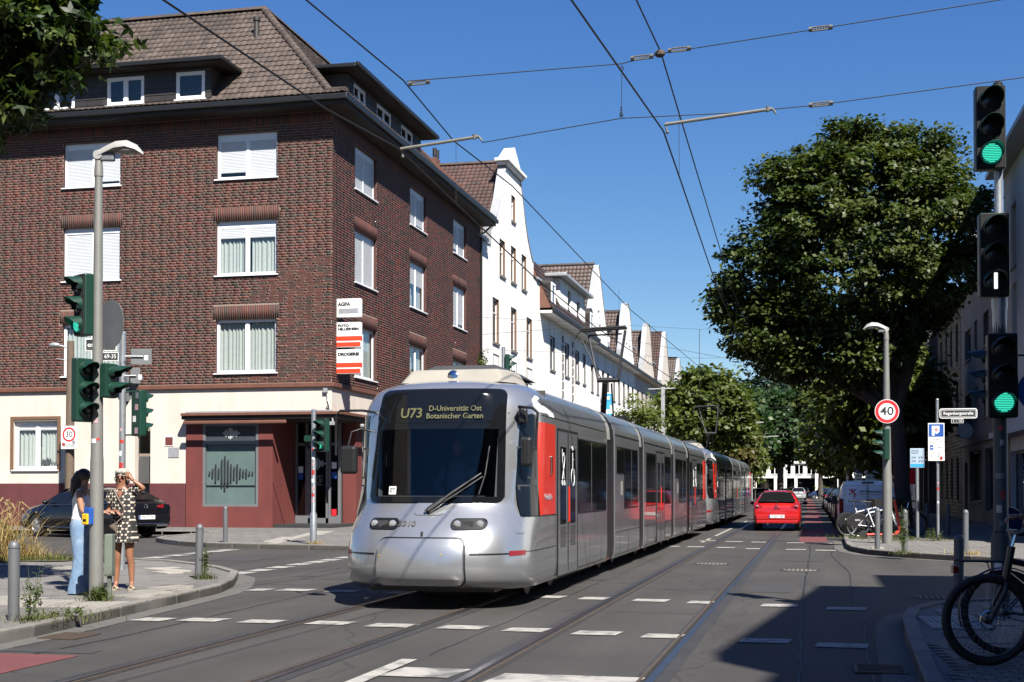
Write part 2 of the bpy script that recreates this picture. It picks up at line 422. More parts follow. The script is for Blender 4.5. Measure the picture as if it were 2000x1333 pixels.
# road markings
mk = thing('road_markings', kind='structure')
def dash(x0, x1, y0, y1, dx=0, m='road_white_clean', z=.0085, dy=0):
 sheet('dash', [(x0, y0), (x1, y0 + dy), (x1 + dx, y1 + dy), (x0 + dx, y1)], z, m, mk)
for x0, x1, y in ((-7.47, -7.09, 13.69), (-6.94, -6.47, 13.77), (-6.21, -5.78, 13.75), (-5.43, -4.97, 13.76), (-4.71, -4.22, 13.66), (-3.91, -3.44, 13.64), (-3.18, -2.75, 13.54), (-2.43, -1.97, 13.4), (-1.71, -1.33, 13.28), (-.74, -.27, 13.1), (-.03, .44, 12.87)):
 dash(x0, x1, y - .18, y + .18, .04)
for x0, x1, y in ((-8.02, -7.74, 18.01), (-7.6, -7.11, 18.1), (-6.84, -6.41, 18.05), (-5.9, -5.5, 17.95), (-5.2, -4.75, 17.85), (-4.4, -3.98, 17.8), (-3.75, -3.35, 17.71), (-3.1, -2.75, 17.6), (-2.37, -1.92, 17.44), (-1.64, -1.33, 17.29), (-.7, -.25, 17.05), (.09, .56, 16.8)):
 dash(x0, x1, y - .2, y + .2, .04)
for x0, x1, y in ((-3.72, -3.39, 33.68), (-3.18, -2.76, 33.52), (-2.44, -1.99, 33.3), (-1.71, -1.33, 32.8), (-.74, -.27, 32.6), (-.05, .42, 32.3), (-3.21, -2.78, 37.47), (-2.45, -2.0, 37.0), (-1.75, -1.34, 36.8), (-.8, -.34, 36.6), (-.09, .39, 36.43)):
 dash(x0, x1, y - .22, y + .22, .03)
for y in (24.9, 25.85, 26.75, 27.7, 28.6, 29.3): dash(-13.85, -13.42, y - .3, y + .3, .02)
for y in (21.5, 22.3, 23.2, 24.15, 25.0, 25.8, 26.75, 27.6): dash(-9.92, -9.55, y - .3, y + .3, .02)
# worn stop line and centre lines
dash(-3.36, -2.80, 9.98, 10.5, .06, 'white_paint_road')
dash(-2.48, -1.36, 9.8, 10.33, .06, 'white_paint_road')
dash(-1.1, .5, 9.6, 10.05, .06, 'white_paint_road')
dash(-3.52, -3.38, 6, 11.0, .03)
dash(-3.08, -2.98, 36.2, 39.2, 0); dash(-3.08, -2.98, 41.2, 50, 0); dash(-3.08, -2.98, 54, 60, 0); dash(-3.05, -2.95, 66, 72, 0)
sheet('bike_lane', [(-7.3, 6), (-6.33, 6), (-6.33, 10.6), (-7.3, 10.6)], .005, 'bike_red', kind='structure')
sheet('bike_lane', [(-.48, 37.0), (.28, 37.1), (.2, 84), (-.6, 84)], .005, 'bike_red', kind='structure')
sheet('bike_lane', [(-.6, 88), (.2, 88), (-.8, 182), (-1.6, 182)], .005, 'bike_red', kind='structure')

defm('tar', (.020, .019, .019), .55, var=.2, sc=8)
defm('patch_asphalt', (.043, .041, .040), .85, var=.25, sc=20, bump=.4, bsc=200)
def seam(pts, w=.02, m='tar', z=.0045):
 b = MB(); r_ = random.Random(len(pts)); V = []
 P = []
 for (x0, y0), (x1, y1) in zip(pts, pts[1:]):
  n = max(1, int(math.hypot(x1 - x0, y1 - y0) / .4))
  for i in range(n): P.append((x0 + (x1 - x0) * i / n + r_.uniform(-.015, .015), y0 + (y1 - y0) * i / n + r_.uniform(-.015, .015)))
 P.append(pts[-1])
 for i, p in enumerate(P):
  q = P[min(i + 1, len(P) - 1)]; o_ = P[max(i - 1, 0)]; d = Vector((q[0] - o_[0], q[1] - o_[1])).normalized(); ww = w * r_.uniform(.5, 1.2)
  V += [(p[0] - d.y * ww / 2, p[1] + d.x * ww / 2, z), (p[0] + d.y * ww / 2, p[1] - d.x * ww / 2, z)]
 b.add(V, [(2 * i, 2 * i + 1, 2 * i + 3, 2 * i + 2) for i in range(len(P) - 1)]); b.build('tar_seam', m, None, kind='structure')
seam([(-.1, 8), (-.2, 16), (-.15, 30), (-.3, 60)], .025); seam([(.45, 18), (.55, 24), (.3, 30), (.4, 34)], .02); seam([(.45, 8), (.42, 12), (.5, 15.5), (.7, 17)], .02)
seam([(-9.8, 19.2), (-6.1, 19.0), (-3.2, 18.9)], .02); seam([(-3.6, 15.9), (-1.4, 15.7)], .015); seam([(-3.9, 19.6), (-2.9, 19.4), (-1.3, 19.5)], .018); seam([(-6.9, 8), (-6.75, 12), (-6.9, 18)], .02); seam([(-3.35, 11.3), (-3.3, 30)], .012); seam([(-14, 29.2), (-9.5, 28.9), (-6.2, 29)], .02)
sheet('asphalt_patch', [(-7.3, 10.75), (-6.3, 10.75), (-6.33, 11.0), (-7.35, 11.0)], .0042, 'patch_asphalt', kind='structure')
for pl in ([(-3.9, 21), (-3.25, 21), (-3.25, 23.6), (-3.9, 23.7)], [(-1.0, 19.2), (-.35, 19.2), (-.3, 21.4), (-.95, 21.5)], [(-12.6, 25.2), (-11.2, 25.0), (-11.1, 26.6), (-12.5, 26.7)], [(-.9, 27.5), (.1, 27.4), (.1, 29.8), (-.9, 29.9)]): sheet('asphalt_patch', pl, .0042, 'patch_asphalt', kind='structure')
# gutter strip of paving along the near kerbs
for pts in ([(-7.5, 6), (-7.5, 9.5), (-7.55, 11.8), (-7.78, 13.9), (-7.95, 15.6), (-8.15, 17.3), (-8.5, 18.5), (-9.2, 20.2), (-10.0, 21.3), (-11.0, 22.3), (-11.9, 23.05)], [(.72, 5), (.74, 9.7), (.8, 12.4), (.87, 14.6), (1.0, 15.7), (1.3, 16.5), (1.75, 17.1)][::-1], [(.72, 38), (.7, 33.4), (.78, 31.9), (1.1, 30.4), (1.6, 29.5), (2.1, 28.9), (3.0, 27.9), (3.85, 27.2)][::1]):
 V = [];
 for i, p in enumerate(pts):
  q = pts[min(i + 1, len(pts) - 1)]; o_ = pts[max(i - 1, 0)]; d = Vector((q[0] - o_[0], q[1] - o_[1])).normalized(); sg = 1 if pts[0][0] < 0 else (-1 if False else 1)
  V += [(p[0], p[1], .0052), (p[0] + d.y * .28, p[1] - d.x * .28, .0052)]
 MB().add(V, [(2 * i, 2 * i + 1, 2 * i + 3, 2 * i + 2) for i in range(len(pts) - 1)]).build('gutter_strip', 'gutter_stone', None, kind='structure')
# pavements: base slab, kerbstones, paving slabs
def kerbline(parent, pts, w=.13, z=.13, step=1.0, side=1, ymin=-99, mk_='kerb'):
 """kerbstones along pts (road on the right when side=1)"""
 n = 0
 for (x0, y0), (x1, y1) in zip(pts, pts[1:]):
  L_ = math.hypot(x1 - x0, y1 - y0); k = max(1, round(L_ / step))
  if L_ > 30: step2 = 2.5; k = max(1, round(L_ / step2))
  ang = math.atan2(y1 - y0, x1 - x0)
  key = (round(L_ / k, 3), side)
  if key not in KM:
   mb = MB(); l = L_ / k - .012
   mb.box(0.006, l + .006, 0 if side > 0 else -w, w if side > 0 else 0, -.02, z + .003)
   o = mb.build('kerbstone', mk_, parent, bevel=.012, bseg=1); KM[key] = o; src = o
   o.location = (x0, y0, 0); o.rotation_euler = (0, 0, ang); start = 1
  else: start = 0
  for i in range(start, k):
   o = KM[key].copy(); COL.objects.link(o); o.parent = parent
   o.location = (x0 + (x1 - x0) * i / k, y0 + (y1 - y0) * i / k, random.uniform(-.004, .003)); o.rotation_euler = (0, 0, ang)
KM = {}
def slabs(parent, regions, limit=300, name='paving_slab'):
 """regions: list of (poly, origin, angle, pitch_u, pitch_v, bond, material, z, holes, piece name)"""
 P = []
 for poly, (ox, oy), an, pu, pv, bond, mt, z, holes, nm in regions:
  ca, sa = math.cos(an), math.sin(an)
  uv = [((x - ox) * ca + (y - oy) * sa, -(x - ox) * sa + (y - oy) * ca) for x, y in poly]
  u0, u1 = min(p[0] for p in uv), max(p[0] for p in uv); v0, v1 = min(p[1] for p in uv), max(p[1] for p in uv)
  for j in range(int(v0 / pv) - 1, int(v1 / pv) + 2):
   for i in range(int(u0 / pu) - 2, int(u1 / pu) + 2):
    u = (i + (bond if j % 2 else 0)) * pu; v = j * pv
    cs = [(ox + a * ca - b * sa, oy + a * sa + b * ca) for a, b in ((u, v), (u + pu, v), (u + pu, v + pv), (u, v + pv))]
    if all(inside(c, poly) for c in cs) and not any(inside((sum(c[0] for c in cs) / 4, sum(c[1] for c in cs) / 4), h) for h in holes):
     cx = sum(c[0] for c in cs) / 4; cy = sum(c[1] for c in cs) / 4
     P.append((math.hypot(cx, cy) / (pu * pv) ** .25, cx, cy, an, pu, pv, mt, z + (.007 if nm != 'paving_slab' else 0), nm))
 P.sort(key=lambda p: p[0]); meshes = {}
 def piece(pu, pv, mt, ribs):
  g = .007; b = MB(); b.box(-pu / 2 + g, pu / 2 - g, -pv / 2 + g, pv / 2 - g, -.03, .0)
  if ribs:
   nr = 5
   for q in range(nr):
    x = -pu / 2 + g + (pu - 2 * g) * (q + .5) / nr; b.box(x - .014, x + .014, -pv / 2 + g, pv / 2 - g, .0005, .006)
  return b
 rest = {}
 for i, (d, cx, cy, an, pu, pv, mt, z, nm) in enumerate(P):
  ribs = nm == 'tactile_slab'; dz = random.uniform(-.0025, .0025)
  if i < limit:
   k = (pu, pv, mt)
   if k not in meshes:
    o = piece(pu, pv, mt, ribs).build(nm, mt, parent); meshes[k] = o.data
   else: o = inst(nm, meshes[k], parent, (0, 0, 0))
   o.location = (cx, cy, z + dz); o.rotation_euler = (random.uniform(-.006, .006), random.uniform(-.006, .006), an)
  else:
   b = piece(pu, pv, mt, ribs); b.xf(Matrix.Translation((cx, cy, z + dz)) @ Matrix.Rotation(an, 4, 'Z'))
   r = rest.setdefault(mt, MB()); r.add(b.v, b.f)
 for mt, b in rest.items():
  b.build({'sett': 'small_setts', 'slab_light': 'light_slabs'}.get(mt, 'far_slabs'), mt, parent, kind='stuff')

Z0 = .108
# near left corner
KL = [(-7.5, 4), (-7.52, 9.5), (-7.55, 11.8), (-7.78, 13.9), (-7.95, 15.6), (-8.15, 17.3), (-8.5, 18.5), (-9.2, 20.2), (-10.0, 21.3), (-11.0, 22.3), (-11.9, 23.05), (-13, 23.55), (-14.5, 23.72), (-45, 23.75)]
pv = thing('near_left_pavement', kind='structure')
PL = KL + [(-45, 4)]
MB().prism(PL, lambda u, v, d: (u, v, d), -.02, Z0 - .006).build('bedding', 'slab', pv)
kerbline(pv, KL, side=1)
A = [(-10.6, 15.3), (-9.4, 15.1), (-7.93, 14.55), (-7.78, 13.45), (-9.2, 13.7), (-10.6, 14.1)]
B = [(-9.0, 16.6), (-8.75, 18.4), (-8.32, 17.3), (-8.15, 15.7), (-8.05, 15.0), (-8.75, 15.1)]
Cc = [(-14.6, 21.5), (-12.0, 20.9), (-11.9, 20.1), (-14.6, 20.7)]
D = [(-11.7, 21.2), (-10.8, 21.3), (-9.5, 19.6), (-10.2, 19.3)]
S = [(-9.6, 13.3), (-7.75, 13.1), (-7.69, 11.9), (-7.65, 8.5), (-9.6, 8.5)]
GR = [(-30, 23.4), (-13.05, 23.4), (-13.25, 22.6), (-14.8, 21.75), (-30, 21.75)]
PLi = [(-7.66, 5), (-7.68, 9.5), (-7.72, 11.8), (-7.94, 13.9), (-8.12, 15.6), (-8.31, 17.35), (-8.65, 18.6), (-9.34, 20.3), (-10.1, 21.4), (-11.1, 22.35), (-12, 23.1), (-13, 23.4), (-14.5, 23.55), (-22, 23.58), (-22, 5)]
slabs(pv, [(A, (0, 0), R(12), .3, .3, 0, 'slab_light', Z0, [], 'tactile_slab'), (B, (0, 0), R(70), .3, .3, 0, 'slab_light', Z0, [], 'tactile_slab'),
   (Cc, (0, 0), R(3), .3, .3, 0, 'slab_light', Z0, [], 'tactile_slab'), (D, (0, 0), R(-35), .3, .3, 0, 'slab_light', Z0, [], 'tactile_slab'),
   (S, (0, 0), R(2), .16, .1, .5, 'sett', Z0, [], 'cobblestone'),
   (PLi, (0, 0), R(4), .5, .5, .5, 'slab', Z0, [A, B, Cc, D, S, GR], 'paving_slab')], limit=300)
sheet('planting_soil', GR, Z0 + .012, 'earth', pv)
# far left, in front of the brick building
KF = [(-45, 38.7), (-18.25, 38.7), (-18.05, 34.8), (-17.6, 33.3), (-16.9, 32.4), (-15.9, 31.3), (-14.8, 30.6), (-13.2, 30.15), (-11.8, 29.9), (-10.4, 29.5), (-9.3, 29.9), (-8.5, 31.0), (-8.3, 33), (-8.3, 210)]
pf = thing('far_left_pavement', kind='structure')
MB().prism(KF + [(-16.3, 210), (-16.3, 43.2), (-45, 43.2)], lambda u, v, d: (u, v, d), -.02, Z0 - .006).build('bedding', 'slab', pf)
kerbline(pf, KF, side=1)
E_ = [(-12.7, 30.4), (-13.4, 30.3), (-14.4, 34), (-15.6, 40), (-14.9, 40.2), (-13.6, 34.5)]
PFi = [(-28, 38.9), (-18.07, 38.9), (-17.88, 34.9), (-17.45, 33.5), (-16.75, 32.6), (-15.8, 31.5), (-14.75, 30.8), (-13.2, 30.35), (-11.8, 30.1), (-10.4, 29.75), (-9.5, 30.1), (-8.7, 31.1), (-8.5, 33), (-8.5, 60), (-16.2, 60), (-16.2, 42.98), (-28, 42.98)]
slabs(pf, [(E_, (0, 0), R(14), .3, .3, 0, 'slab_light', Z0, [], 'tactile_slab'), (PFi, (0, 0), R(-2), .5, .5, .5, 'slab', Z0, [E_], 'paving_slab')], limit=260)
# far right corner and street side
KR = [(2.45, 210), (2.45, 41.0), (2.1, 40.3), (.75, 39.6), (.72, 38), (.7, 33.4), (.78, 31.9), (1.1, 30.4), (1.6, 29.5), (2.1, 28.9), (3.0, 27.9), (3.85, 27.2), (5.2, 26.8), (40, 26.7)]
pr = thing('far_right_pavement', kind='structure')
MB().prism(KR + [(40, 33), (6.5, 33), (6.5, 210)], lambda u, v, d: (u, v, d), -.02, Z0 - .006).build('bedding', 'slab', pr)
kerbline(pr, KR, side=1)
PRi = [(2.65, 70), (2.65, 41.1), (2.3, 40.45), (.95, 39.7), (.9, 33.5), (.95, 32), (1.25, 30.6), (1.72, 29.7), (2.2, 29.1), (3.08, 28.1), (3.9, 27.4), (5.2, 27), (12, 26.9), (12, 33), (6.38, 33), (6.38, 70)]
F_ = [(.92, 32.6), (1.5, 32.4), (1.55, 30.4), (1.3, 30.5), (1.02, 31.7)]
slabs(pr, [(F_, (0, 0), R(0), .3, .3, 0, 'slab_light', Z0, [], 'tactile_slab'), (PRi, (0, 0), R(1), .5, .33, .5, 'slab', Z0, [F_], 'paving_slab')], limit=300)
# near right corner
KN = [(40, 17.55), (4, 17.55), (2.4, 17.42), (1.75, 17.1), (1.3, 16.5), (1.0, 15.7), (.87, 14.6), (.8, 12.4), (.74, 9.7), (.72, 5), (.72, -8)]
pn = thing('near_right_pavement', kind='structure')
MB().prism(KN + [(40, -8)], lambda u, v, d: (u, v, d), -.02, Z0 - .006).build('bedding', 'slab', pn)
kerbline(pn, KN, side=1)
G1 = [(1.02, 15.4), (1.25, 16.1), (1.9, 15.9), (1.75, 13.3), (.98, 13.4)]
S2 = [(.93, 12.3), (2.8, 12.4), (2.8, 6), (.88, 6)]
PNi = [(6, 17.38), (4, 17.38), (2.45, 17.25), (1.88, 16.95), (1.46, 16.4), (1.16, 15.65), (1.03, 14.6), (.96, 12.4), (.9, 9.7), (.88, 6), (6, 6)]
slabs(pn, [(G1, (0, 0), R(3), .3, .3, 0, 'slab_light', Z0, [], 'tactile_slab'), (S2, (0, 0), R(2), .16, .1, .5, 'sett', Z0, [], 'cobblestone'),
   (PNi, (0, 0), R(2), .4, .4, .5, 'slab', Z0, [G1, S2], 'paving_slab')], limit=300)

# manholes and gutter grates
def manhole(x, y, lab, r=.3):
 t = thing('manhole_cover', lab, 'manhole', (x, y, 0), group='manhole covers in the road')
 b = MB(); b.lathe([(r + .06, .002), (r + .06, .006), (r + .015, .006), (r + .015, .002)], n=28); b.build('rim', 'bitumen', t)
 b = MB(); b.lathe([(r, .002), (r, .0075)], n=28); b.build('lid', 'concrete', t)
 b = MB()
 for i in range(-3, 4):
  for j in range(-3, 4):
   if i * i + j * j < 11: b.box(i * .075 - .02, i * .075 + .02, j * .075 - .02, j * .075 + .02, .008, .012)
 b.build('lid_studs', 'rail_rust', t, kind='stuff')
manhole(-2.0, 26.2, 'round manhole cover between the rails of the right hand track')
manhole(-.3, 24.5, 'round manhole cover right of the tracks, ahead of the building shadow')
manhole(1.55, 18.8, 'shaded round manhole cover in the mouth of the right side street', .26)
def grate(x, y, w, l, n, lab, rz=0):
 t = thing('drain_grate', lab, 'drain', (x, y, .003), rz, group='gutter drain grates')
 b = MB(); b.box(-w / 2, w / 2, -l / 2, -l / 2 + .03, 0, .012); b.box(-w / 2, w / 2, l / 2 - .03, l / 2, 0, .012)
 b.box(-w / 2, -w / 2 + .03, -l / 2 + .03, l / 2 - .03, 0, .012); b.box(w / 2 - .03, w / 2, -l / 2 + .03, l / 2 - .03, 0, .012); b.build('frame', 'rail_rust', t)
 for i in range(n):
  y_ = -l / 2 + .03 + (l - .06) * (i + .5) / n
  MB().box(-w / 2 + .03, w / 2 - .03, y_ - .015, y_ + .015, .002, .010).build('bar', 'rail_rust', t)
 MB().quad((-w / 2, -l / 2, .001), (w / 2, -l / 2, .001), (w / 2, l / 2, .001), (-w / 2, l / 2, .001)).build('shaft', 'matte_black', t)
grate(.5, 11.25, .42, .52, 6, 'shaded gutter drain grate by the kerb at the lower right')
grate(-7.25, 11.95, .4, .52, 7, 'rusty gutter drain grate by the kerb at the lower left')
# ================================================================== BUILDING KIT
def _x(): pass
def holes_grid(mb, us, zs, openings, fn, m=0):
 """wall sheet over [u0,u1]x[z0,z1] with rectangular openings; fn(u,z)->xyz"""
 U = sorted({us[0], us[1]} | {u for o in openings for u in o[:2] if us[0] < u < us[1]})
 Z = sorted({zs[0], zs[1]} | {z for o in openings for z in o[2:4] if zs[0] < z < zs[1]})
 for a, b in zip(U, U[1:]):
  for c, d in zip(Z, Z[1:]):
   uc, zc = (a + b) / 2, (c + d) / 2
   if any(o[0] < uc < o[1] and o[2] < zc < o[3] for o in openings): continue
   mb.quad(fn(a, c), fn(b, c), fn(b, d), fn(a, d), m)
def reveals(mb, openings, fn3, depth, m=0):
 """fn3(u,z,d)"""
 for u0, u1, z0, z1 in [o[:4] for o in openings]:
  for (a, b), (c, d) in (((u0, z0), (u1, z0)), ((u1, z0), (u1, z1)), ((u1, z1), (u0, z1)), ((u0, z1), (u0, z0))):
   mb.quad(fn3(a, b, 0), fn3(c, d, 0), fn3(c, d, -depth), fn3(a, b, -depth), m)
def T3(o, x, y, z=None):
 o = Vector(o); x = Vector(x); y = Vector(y); z = x.cross(y)
 return lambda u, v, d: tuple(o + x * u + y * v + z * d)

def window(parent, fr, w, h, sh=(0, 0), rec=.11, cols=2, mat_='white_plastic', sill=True, curtain=False, sillm='white_plastic', tr=0, bord=.06, dark='glass', open_=False, name='window', rib=.055, room=.5, sillh=.04):
 """fr: matrix, origin lower-left of the opening on the outer wall, x along, y up, z out (world)"""
 inv = WM[parent.name].inverted() @ fr
 b = MB()
 def bx(x0, x1, y0, y1, z0, z1): b.box(x0, x1, y0, y1, z0, z1)
 f = -rec
 bx(0, bord, 0, h, f - .06, f); bx(w - bord, w, 0, h, f - .06, f); bx(bord, w - bord, 0, bord, f - .06, f); bx(bord, w - bord, h - bord, h, f - .06, f)
 hb = .15 if max(sh) > 0 else 0
 if hb: bx(bord, w - bord, h - bord - hb, h - bord, f - .058, f - .002)
 for i in range(1, cols): x = w * i / cols; bx(x - bord * .6, x + bord * .6, bord, h - bord - hb, f - .062, f + .002)
 top = h - bord - hb
 if tr: bx(bord, w - bord, tr - bord * .5, tr + bord * .5, f - .064, f + .001)
 b.xf(inv); wo = b.build(name, mat_, parent)
 cw = (w - bord * (cols + 1) * 1.0) / cols
 for i in range(cols):
  x0 = (bord if i == 0 else w * i / cols + bord * .6); x1 = (w - bord if i == cols - 1 else w * (i + 1) / cols - bord * .6)
  s = sh[i % len(sh)]
  if s < 1:
   sb = MB(); q = .045; z1, z0 = f - .012, f - .05
   sb.box(x0, x0 + q, bord, top, z0, z1); sb.box(x1 - q, x1, bord, top, z0, z1); sb.box(x0 + q, x1 - q, bord, bord + q, z0, z1); sb.box(x0 + q, x1 - q, top - q, top, z0, z1)
   sb.xf(inv); sb.build('sash', mat_, wo)
   pb = MB().box(x0 + q, x1 - q, bord + q, top - q, f - .036, f - .03); pb.xf(inv); pb.build('pane', dark, wo)
  if s > 0:
   yb = bord + (top - bord) * (1 - s); sb = MB(); n = max(1, int((top - yb) / rib)); p = (top - yb) / n
   for k in range(n):
    y0 = yb + k * p
    sb.add([(x0, y0, f - .028), (x1, y0, f - .028), (x1, y0 + p * .75, f - .016), (x0, y0 + p * .75, f - .016), (x1, y0 + p, f - .028), (x0, y0 + p, f - .028)], [(0, 1, 2, 3), (3, 2, 4, 5)])
   sb.xf(inv); sb.build('roller_shutter', 'shutter', wo)
 if curtain:
  cb = MB(); n = 64; r_ = random.Random(int(w * 1000 + fr.translation.x * 77))
  ph = r_.random() * 6
  vs = []
  for i in range(n + 1):
   u = bord + (w - 2 * bord) * i / n; g = 1.0 if curtain == 2 and .42 < i / n < .55 else 0
   dz = f - .13 + .028 * math.sin(u * 44 + ph + 1.5 * math.sin(u * 9)) - g * .6
   vs += [(u, bord, dz), (u, top, dz)]
  cb.add(vs, [(2 * i, 2 * i + 2, 2 * i + 3, 2 * i + 1) for i in range(n)]); cb.xf(inv); cb.build('curtain', 'curtain', wo, smooth=60)
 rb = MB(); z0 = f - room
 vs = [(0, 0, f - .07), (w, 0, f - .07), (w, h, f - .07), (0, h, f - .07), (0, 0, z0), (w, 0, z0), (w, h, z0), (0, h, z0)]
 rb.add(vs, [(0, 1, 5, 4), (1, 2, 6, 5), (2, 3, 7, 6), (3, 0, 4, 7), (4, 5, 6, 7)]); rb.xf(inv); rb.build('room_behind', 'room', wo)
 if sill:
  q = MB(); q.box(-.06, w + .06, -sillh, 0.0, f, .07); q.xf(inv); q.build('sill', sillm, wo)
 return wo
defm('mortar_dark', (.16, .14, .11), .9, var=.1)
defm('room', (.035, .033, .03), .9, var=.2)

BR = [(0.0258, 0.0216, 0.0157), (0.0858, 0.0212, 0.0149), (0.1174, 0.0245, 0.0166), (0.0293, 0.0244, 0.0175), (0.1038, 0.0278, 0.0183), (0.0473, 0.0234, 0.0157), (0.1309, 0.0295, 0.0175), (0.0344, 0.0271, 0.0183), (0.0903, 0.0212, 0.0149), (0.1038, 0.0392, 0.0183)]
M['brick'] = ramp_mat('brick', BR, .75)
M['brick_single'] = ramp_mat('brick_single', BR, .75, src='obj')
defm('mortar', (.33, .25, .20), .9, var=.15, sc=6, bump=.3)
TR = [(0.0504, 0.0353, 0.0277), (0.0798, 0.0571, 0.0445), (0.0672, 0.047, 0.037), (0.0966, 0.0714, 0.0571), (0.0437, 0.0319, 0.0269), (0.0756, 0.0546, 0.042)]
M['roof_tile'] = ramp_mat('roof_tile', TR, .8); M['roof_tile_single'] = ramp_mat('roof_tile_single', TR, .8, src='obj')
T2_ = [(.04, .02, .016), (.066, .028, .021), (.052, .025, .02), (.085, .037, .028), (.035, .022, .02)]
M['red_tile'] = ramp_mat('red_tile', T2_, .75)
T3_ = [(.055, .036, .03), (.085, .05, .04), (.07, .045, .036), (.10, .065, .052)]
M['brown_tile'] = ramp_mat('brown_tile', T3_, .6)
defm('brick_jamb', (.085, .03, .025), .8, var=.3, sc=9, stretch=(1, 1, 3))
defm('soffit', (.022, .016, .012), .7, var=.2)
defm('gutter', (.010, .010, .010), .45, var=.2)
defm('slate', (.035, .029, .027), .55, var=.2, sc=6, rnd=.35)
defm('stucco_white', (.58, .525, .46), .85, var=.09, sc=1.6, bump=.35, bsc=60, col2=(.56, .49, .42), mask=1.5, stretch=(1, 1, .3))
defm('stucco_bright', (.86, .85, .82), .85, var=.05, sc=.8, bump=.2, bsc=50, col2=(.70, .67, .62), mask=1.1, stretch=(1, 1, .14))
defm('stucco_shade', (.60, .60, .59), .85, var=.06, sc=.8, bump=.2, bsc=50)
defm('red_wall', (.165, .034, .028), .75, var=.2, sc=2.0, stretch=(1, 1, .4), bump=.25, bsc=60)
defm('plinth_red', (.12, .028, .03), .8, var=.14, sc=2.0, bump=.8, bsc=14)
defm('brown_trim', (.17, .07, .045), .6, var=.2)
defm('zinc', (.36, .37, .38), .5, metal=.5, var=.15)
defm('alu_grey', (.24, .25, .26), .4, metal=.3, var=.06)
defm('step_dark', (.045, .045, .048), .4, var=.15)
defm('film', (.30, .37, .35), .35, var=.12, sc=1.5)
defm('film_dark', (.06, .07, .08), .3, var=.1)
defm('decal_black', (.03, .033, .035), .5, var=0)
defm('decal_white', (.6, .62, .62), .5, var=0)
defm('window_brown', (.20, .11, .06), .6, var=.1)
defm('window_frame_grey', (.10, .10, .10), .5, var=.1)

def brickwork(o, x, y, w, z0, z1, openings, soldiers, parent, pick=0, seed=1, bl=.276, bh=.0922):
 """running bond with odd headers; o = wall origin, x along, outward = x cross y"""
 r = random.Random(seed); fn = T3(o, x, y); P = []
 ops = list(openings)
 nrow = int((z1 - z0) / bh)
 for j in range(nrow):
  a = z0 + j * bh; b = a + bh - .018; zc = (a + b) / 2
  iv = [(0.0, w)]
  for q in ops + soldiers:
   if q[2] - .02 < zc < q[3] + .02:
    nv = []
    for s, e in iv:
     if q[1] <= s or q[0] >= e: nv.append((s, e)); continue
     if s < q[0]: nv.append((s, q[0]))
     if e > q[1]: nv.append((q[1], e))
    iv = nv
  per = bl * 2.5; u = -per * (.5 if j % 2 else 0.0) - bl * .3 + r.uniform(-.03, .03); k = r.choice((0, 0, 1))
  while u < w:
   hd = (k % 3 == 2); k += 1
   L_ = bl / 2 if hd else bl
   for s, e in iv:
    p0, p1 = max(u, s), min(u + L_ - .012, e)
    if p1 - p0 > .03: P.append((p0, p1, a, b, abs(p1 - p0 - (L_ - .012)) < 1e-4, hd))
   u += L_
 for s0, s1, a, b in soldiers:
  n = max(1, round((s1 - s0) / .0833)); pw = (s1 - s0) / n
  for i in range(n):
   P.append((s0 + i * pw, s0 + (i + 1) * pw - .010, a, b - .010, False, False))
 return P, fn
def bricks_mesh(P, fn, parent, depth=.007, name='brickwork', material='brick', seed=3):
 g = np.random.default_rng(seed); V = []; F = []; Rn = []
 for p0, p1, a, b, *_ in P:
  n = len(V); d = depth + g.uniform(-.002, .002)
  V += [fn(p0, a, 0), fn(p1, a, 0), fn(p1, b, 0), fn(p0, b, 0), fn(p0, a, d), fn(p1, a, d), fn(p1, b, d), fn(p0, b, d)]
  F += [(n + 4, n + 5, n + 6, n + 7), (n, n + 1, n + 5, n + 4), (n + 1, n + 2, n + 6, n + 5), (n + 2, n + 3, n + 7, n + 6), (n + 3, n, n + 4, n + 7)]
  Rn += [g.random()] * 5
 inv = np.array(WM[parent.name].inverted()); A = np.array(V); A = A @ inv[:3, :3].T + inv[:3, 3]
 return np_mesh(name, A, F, material, parent, rnd=Rn, kind='stuff')

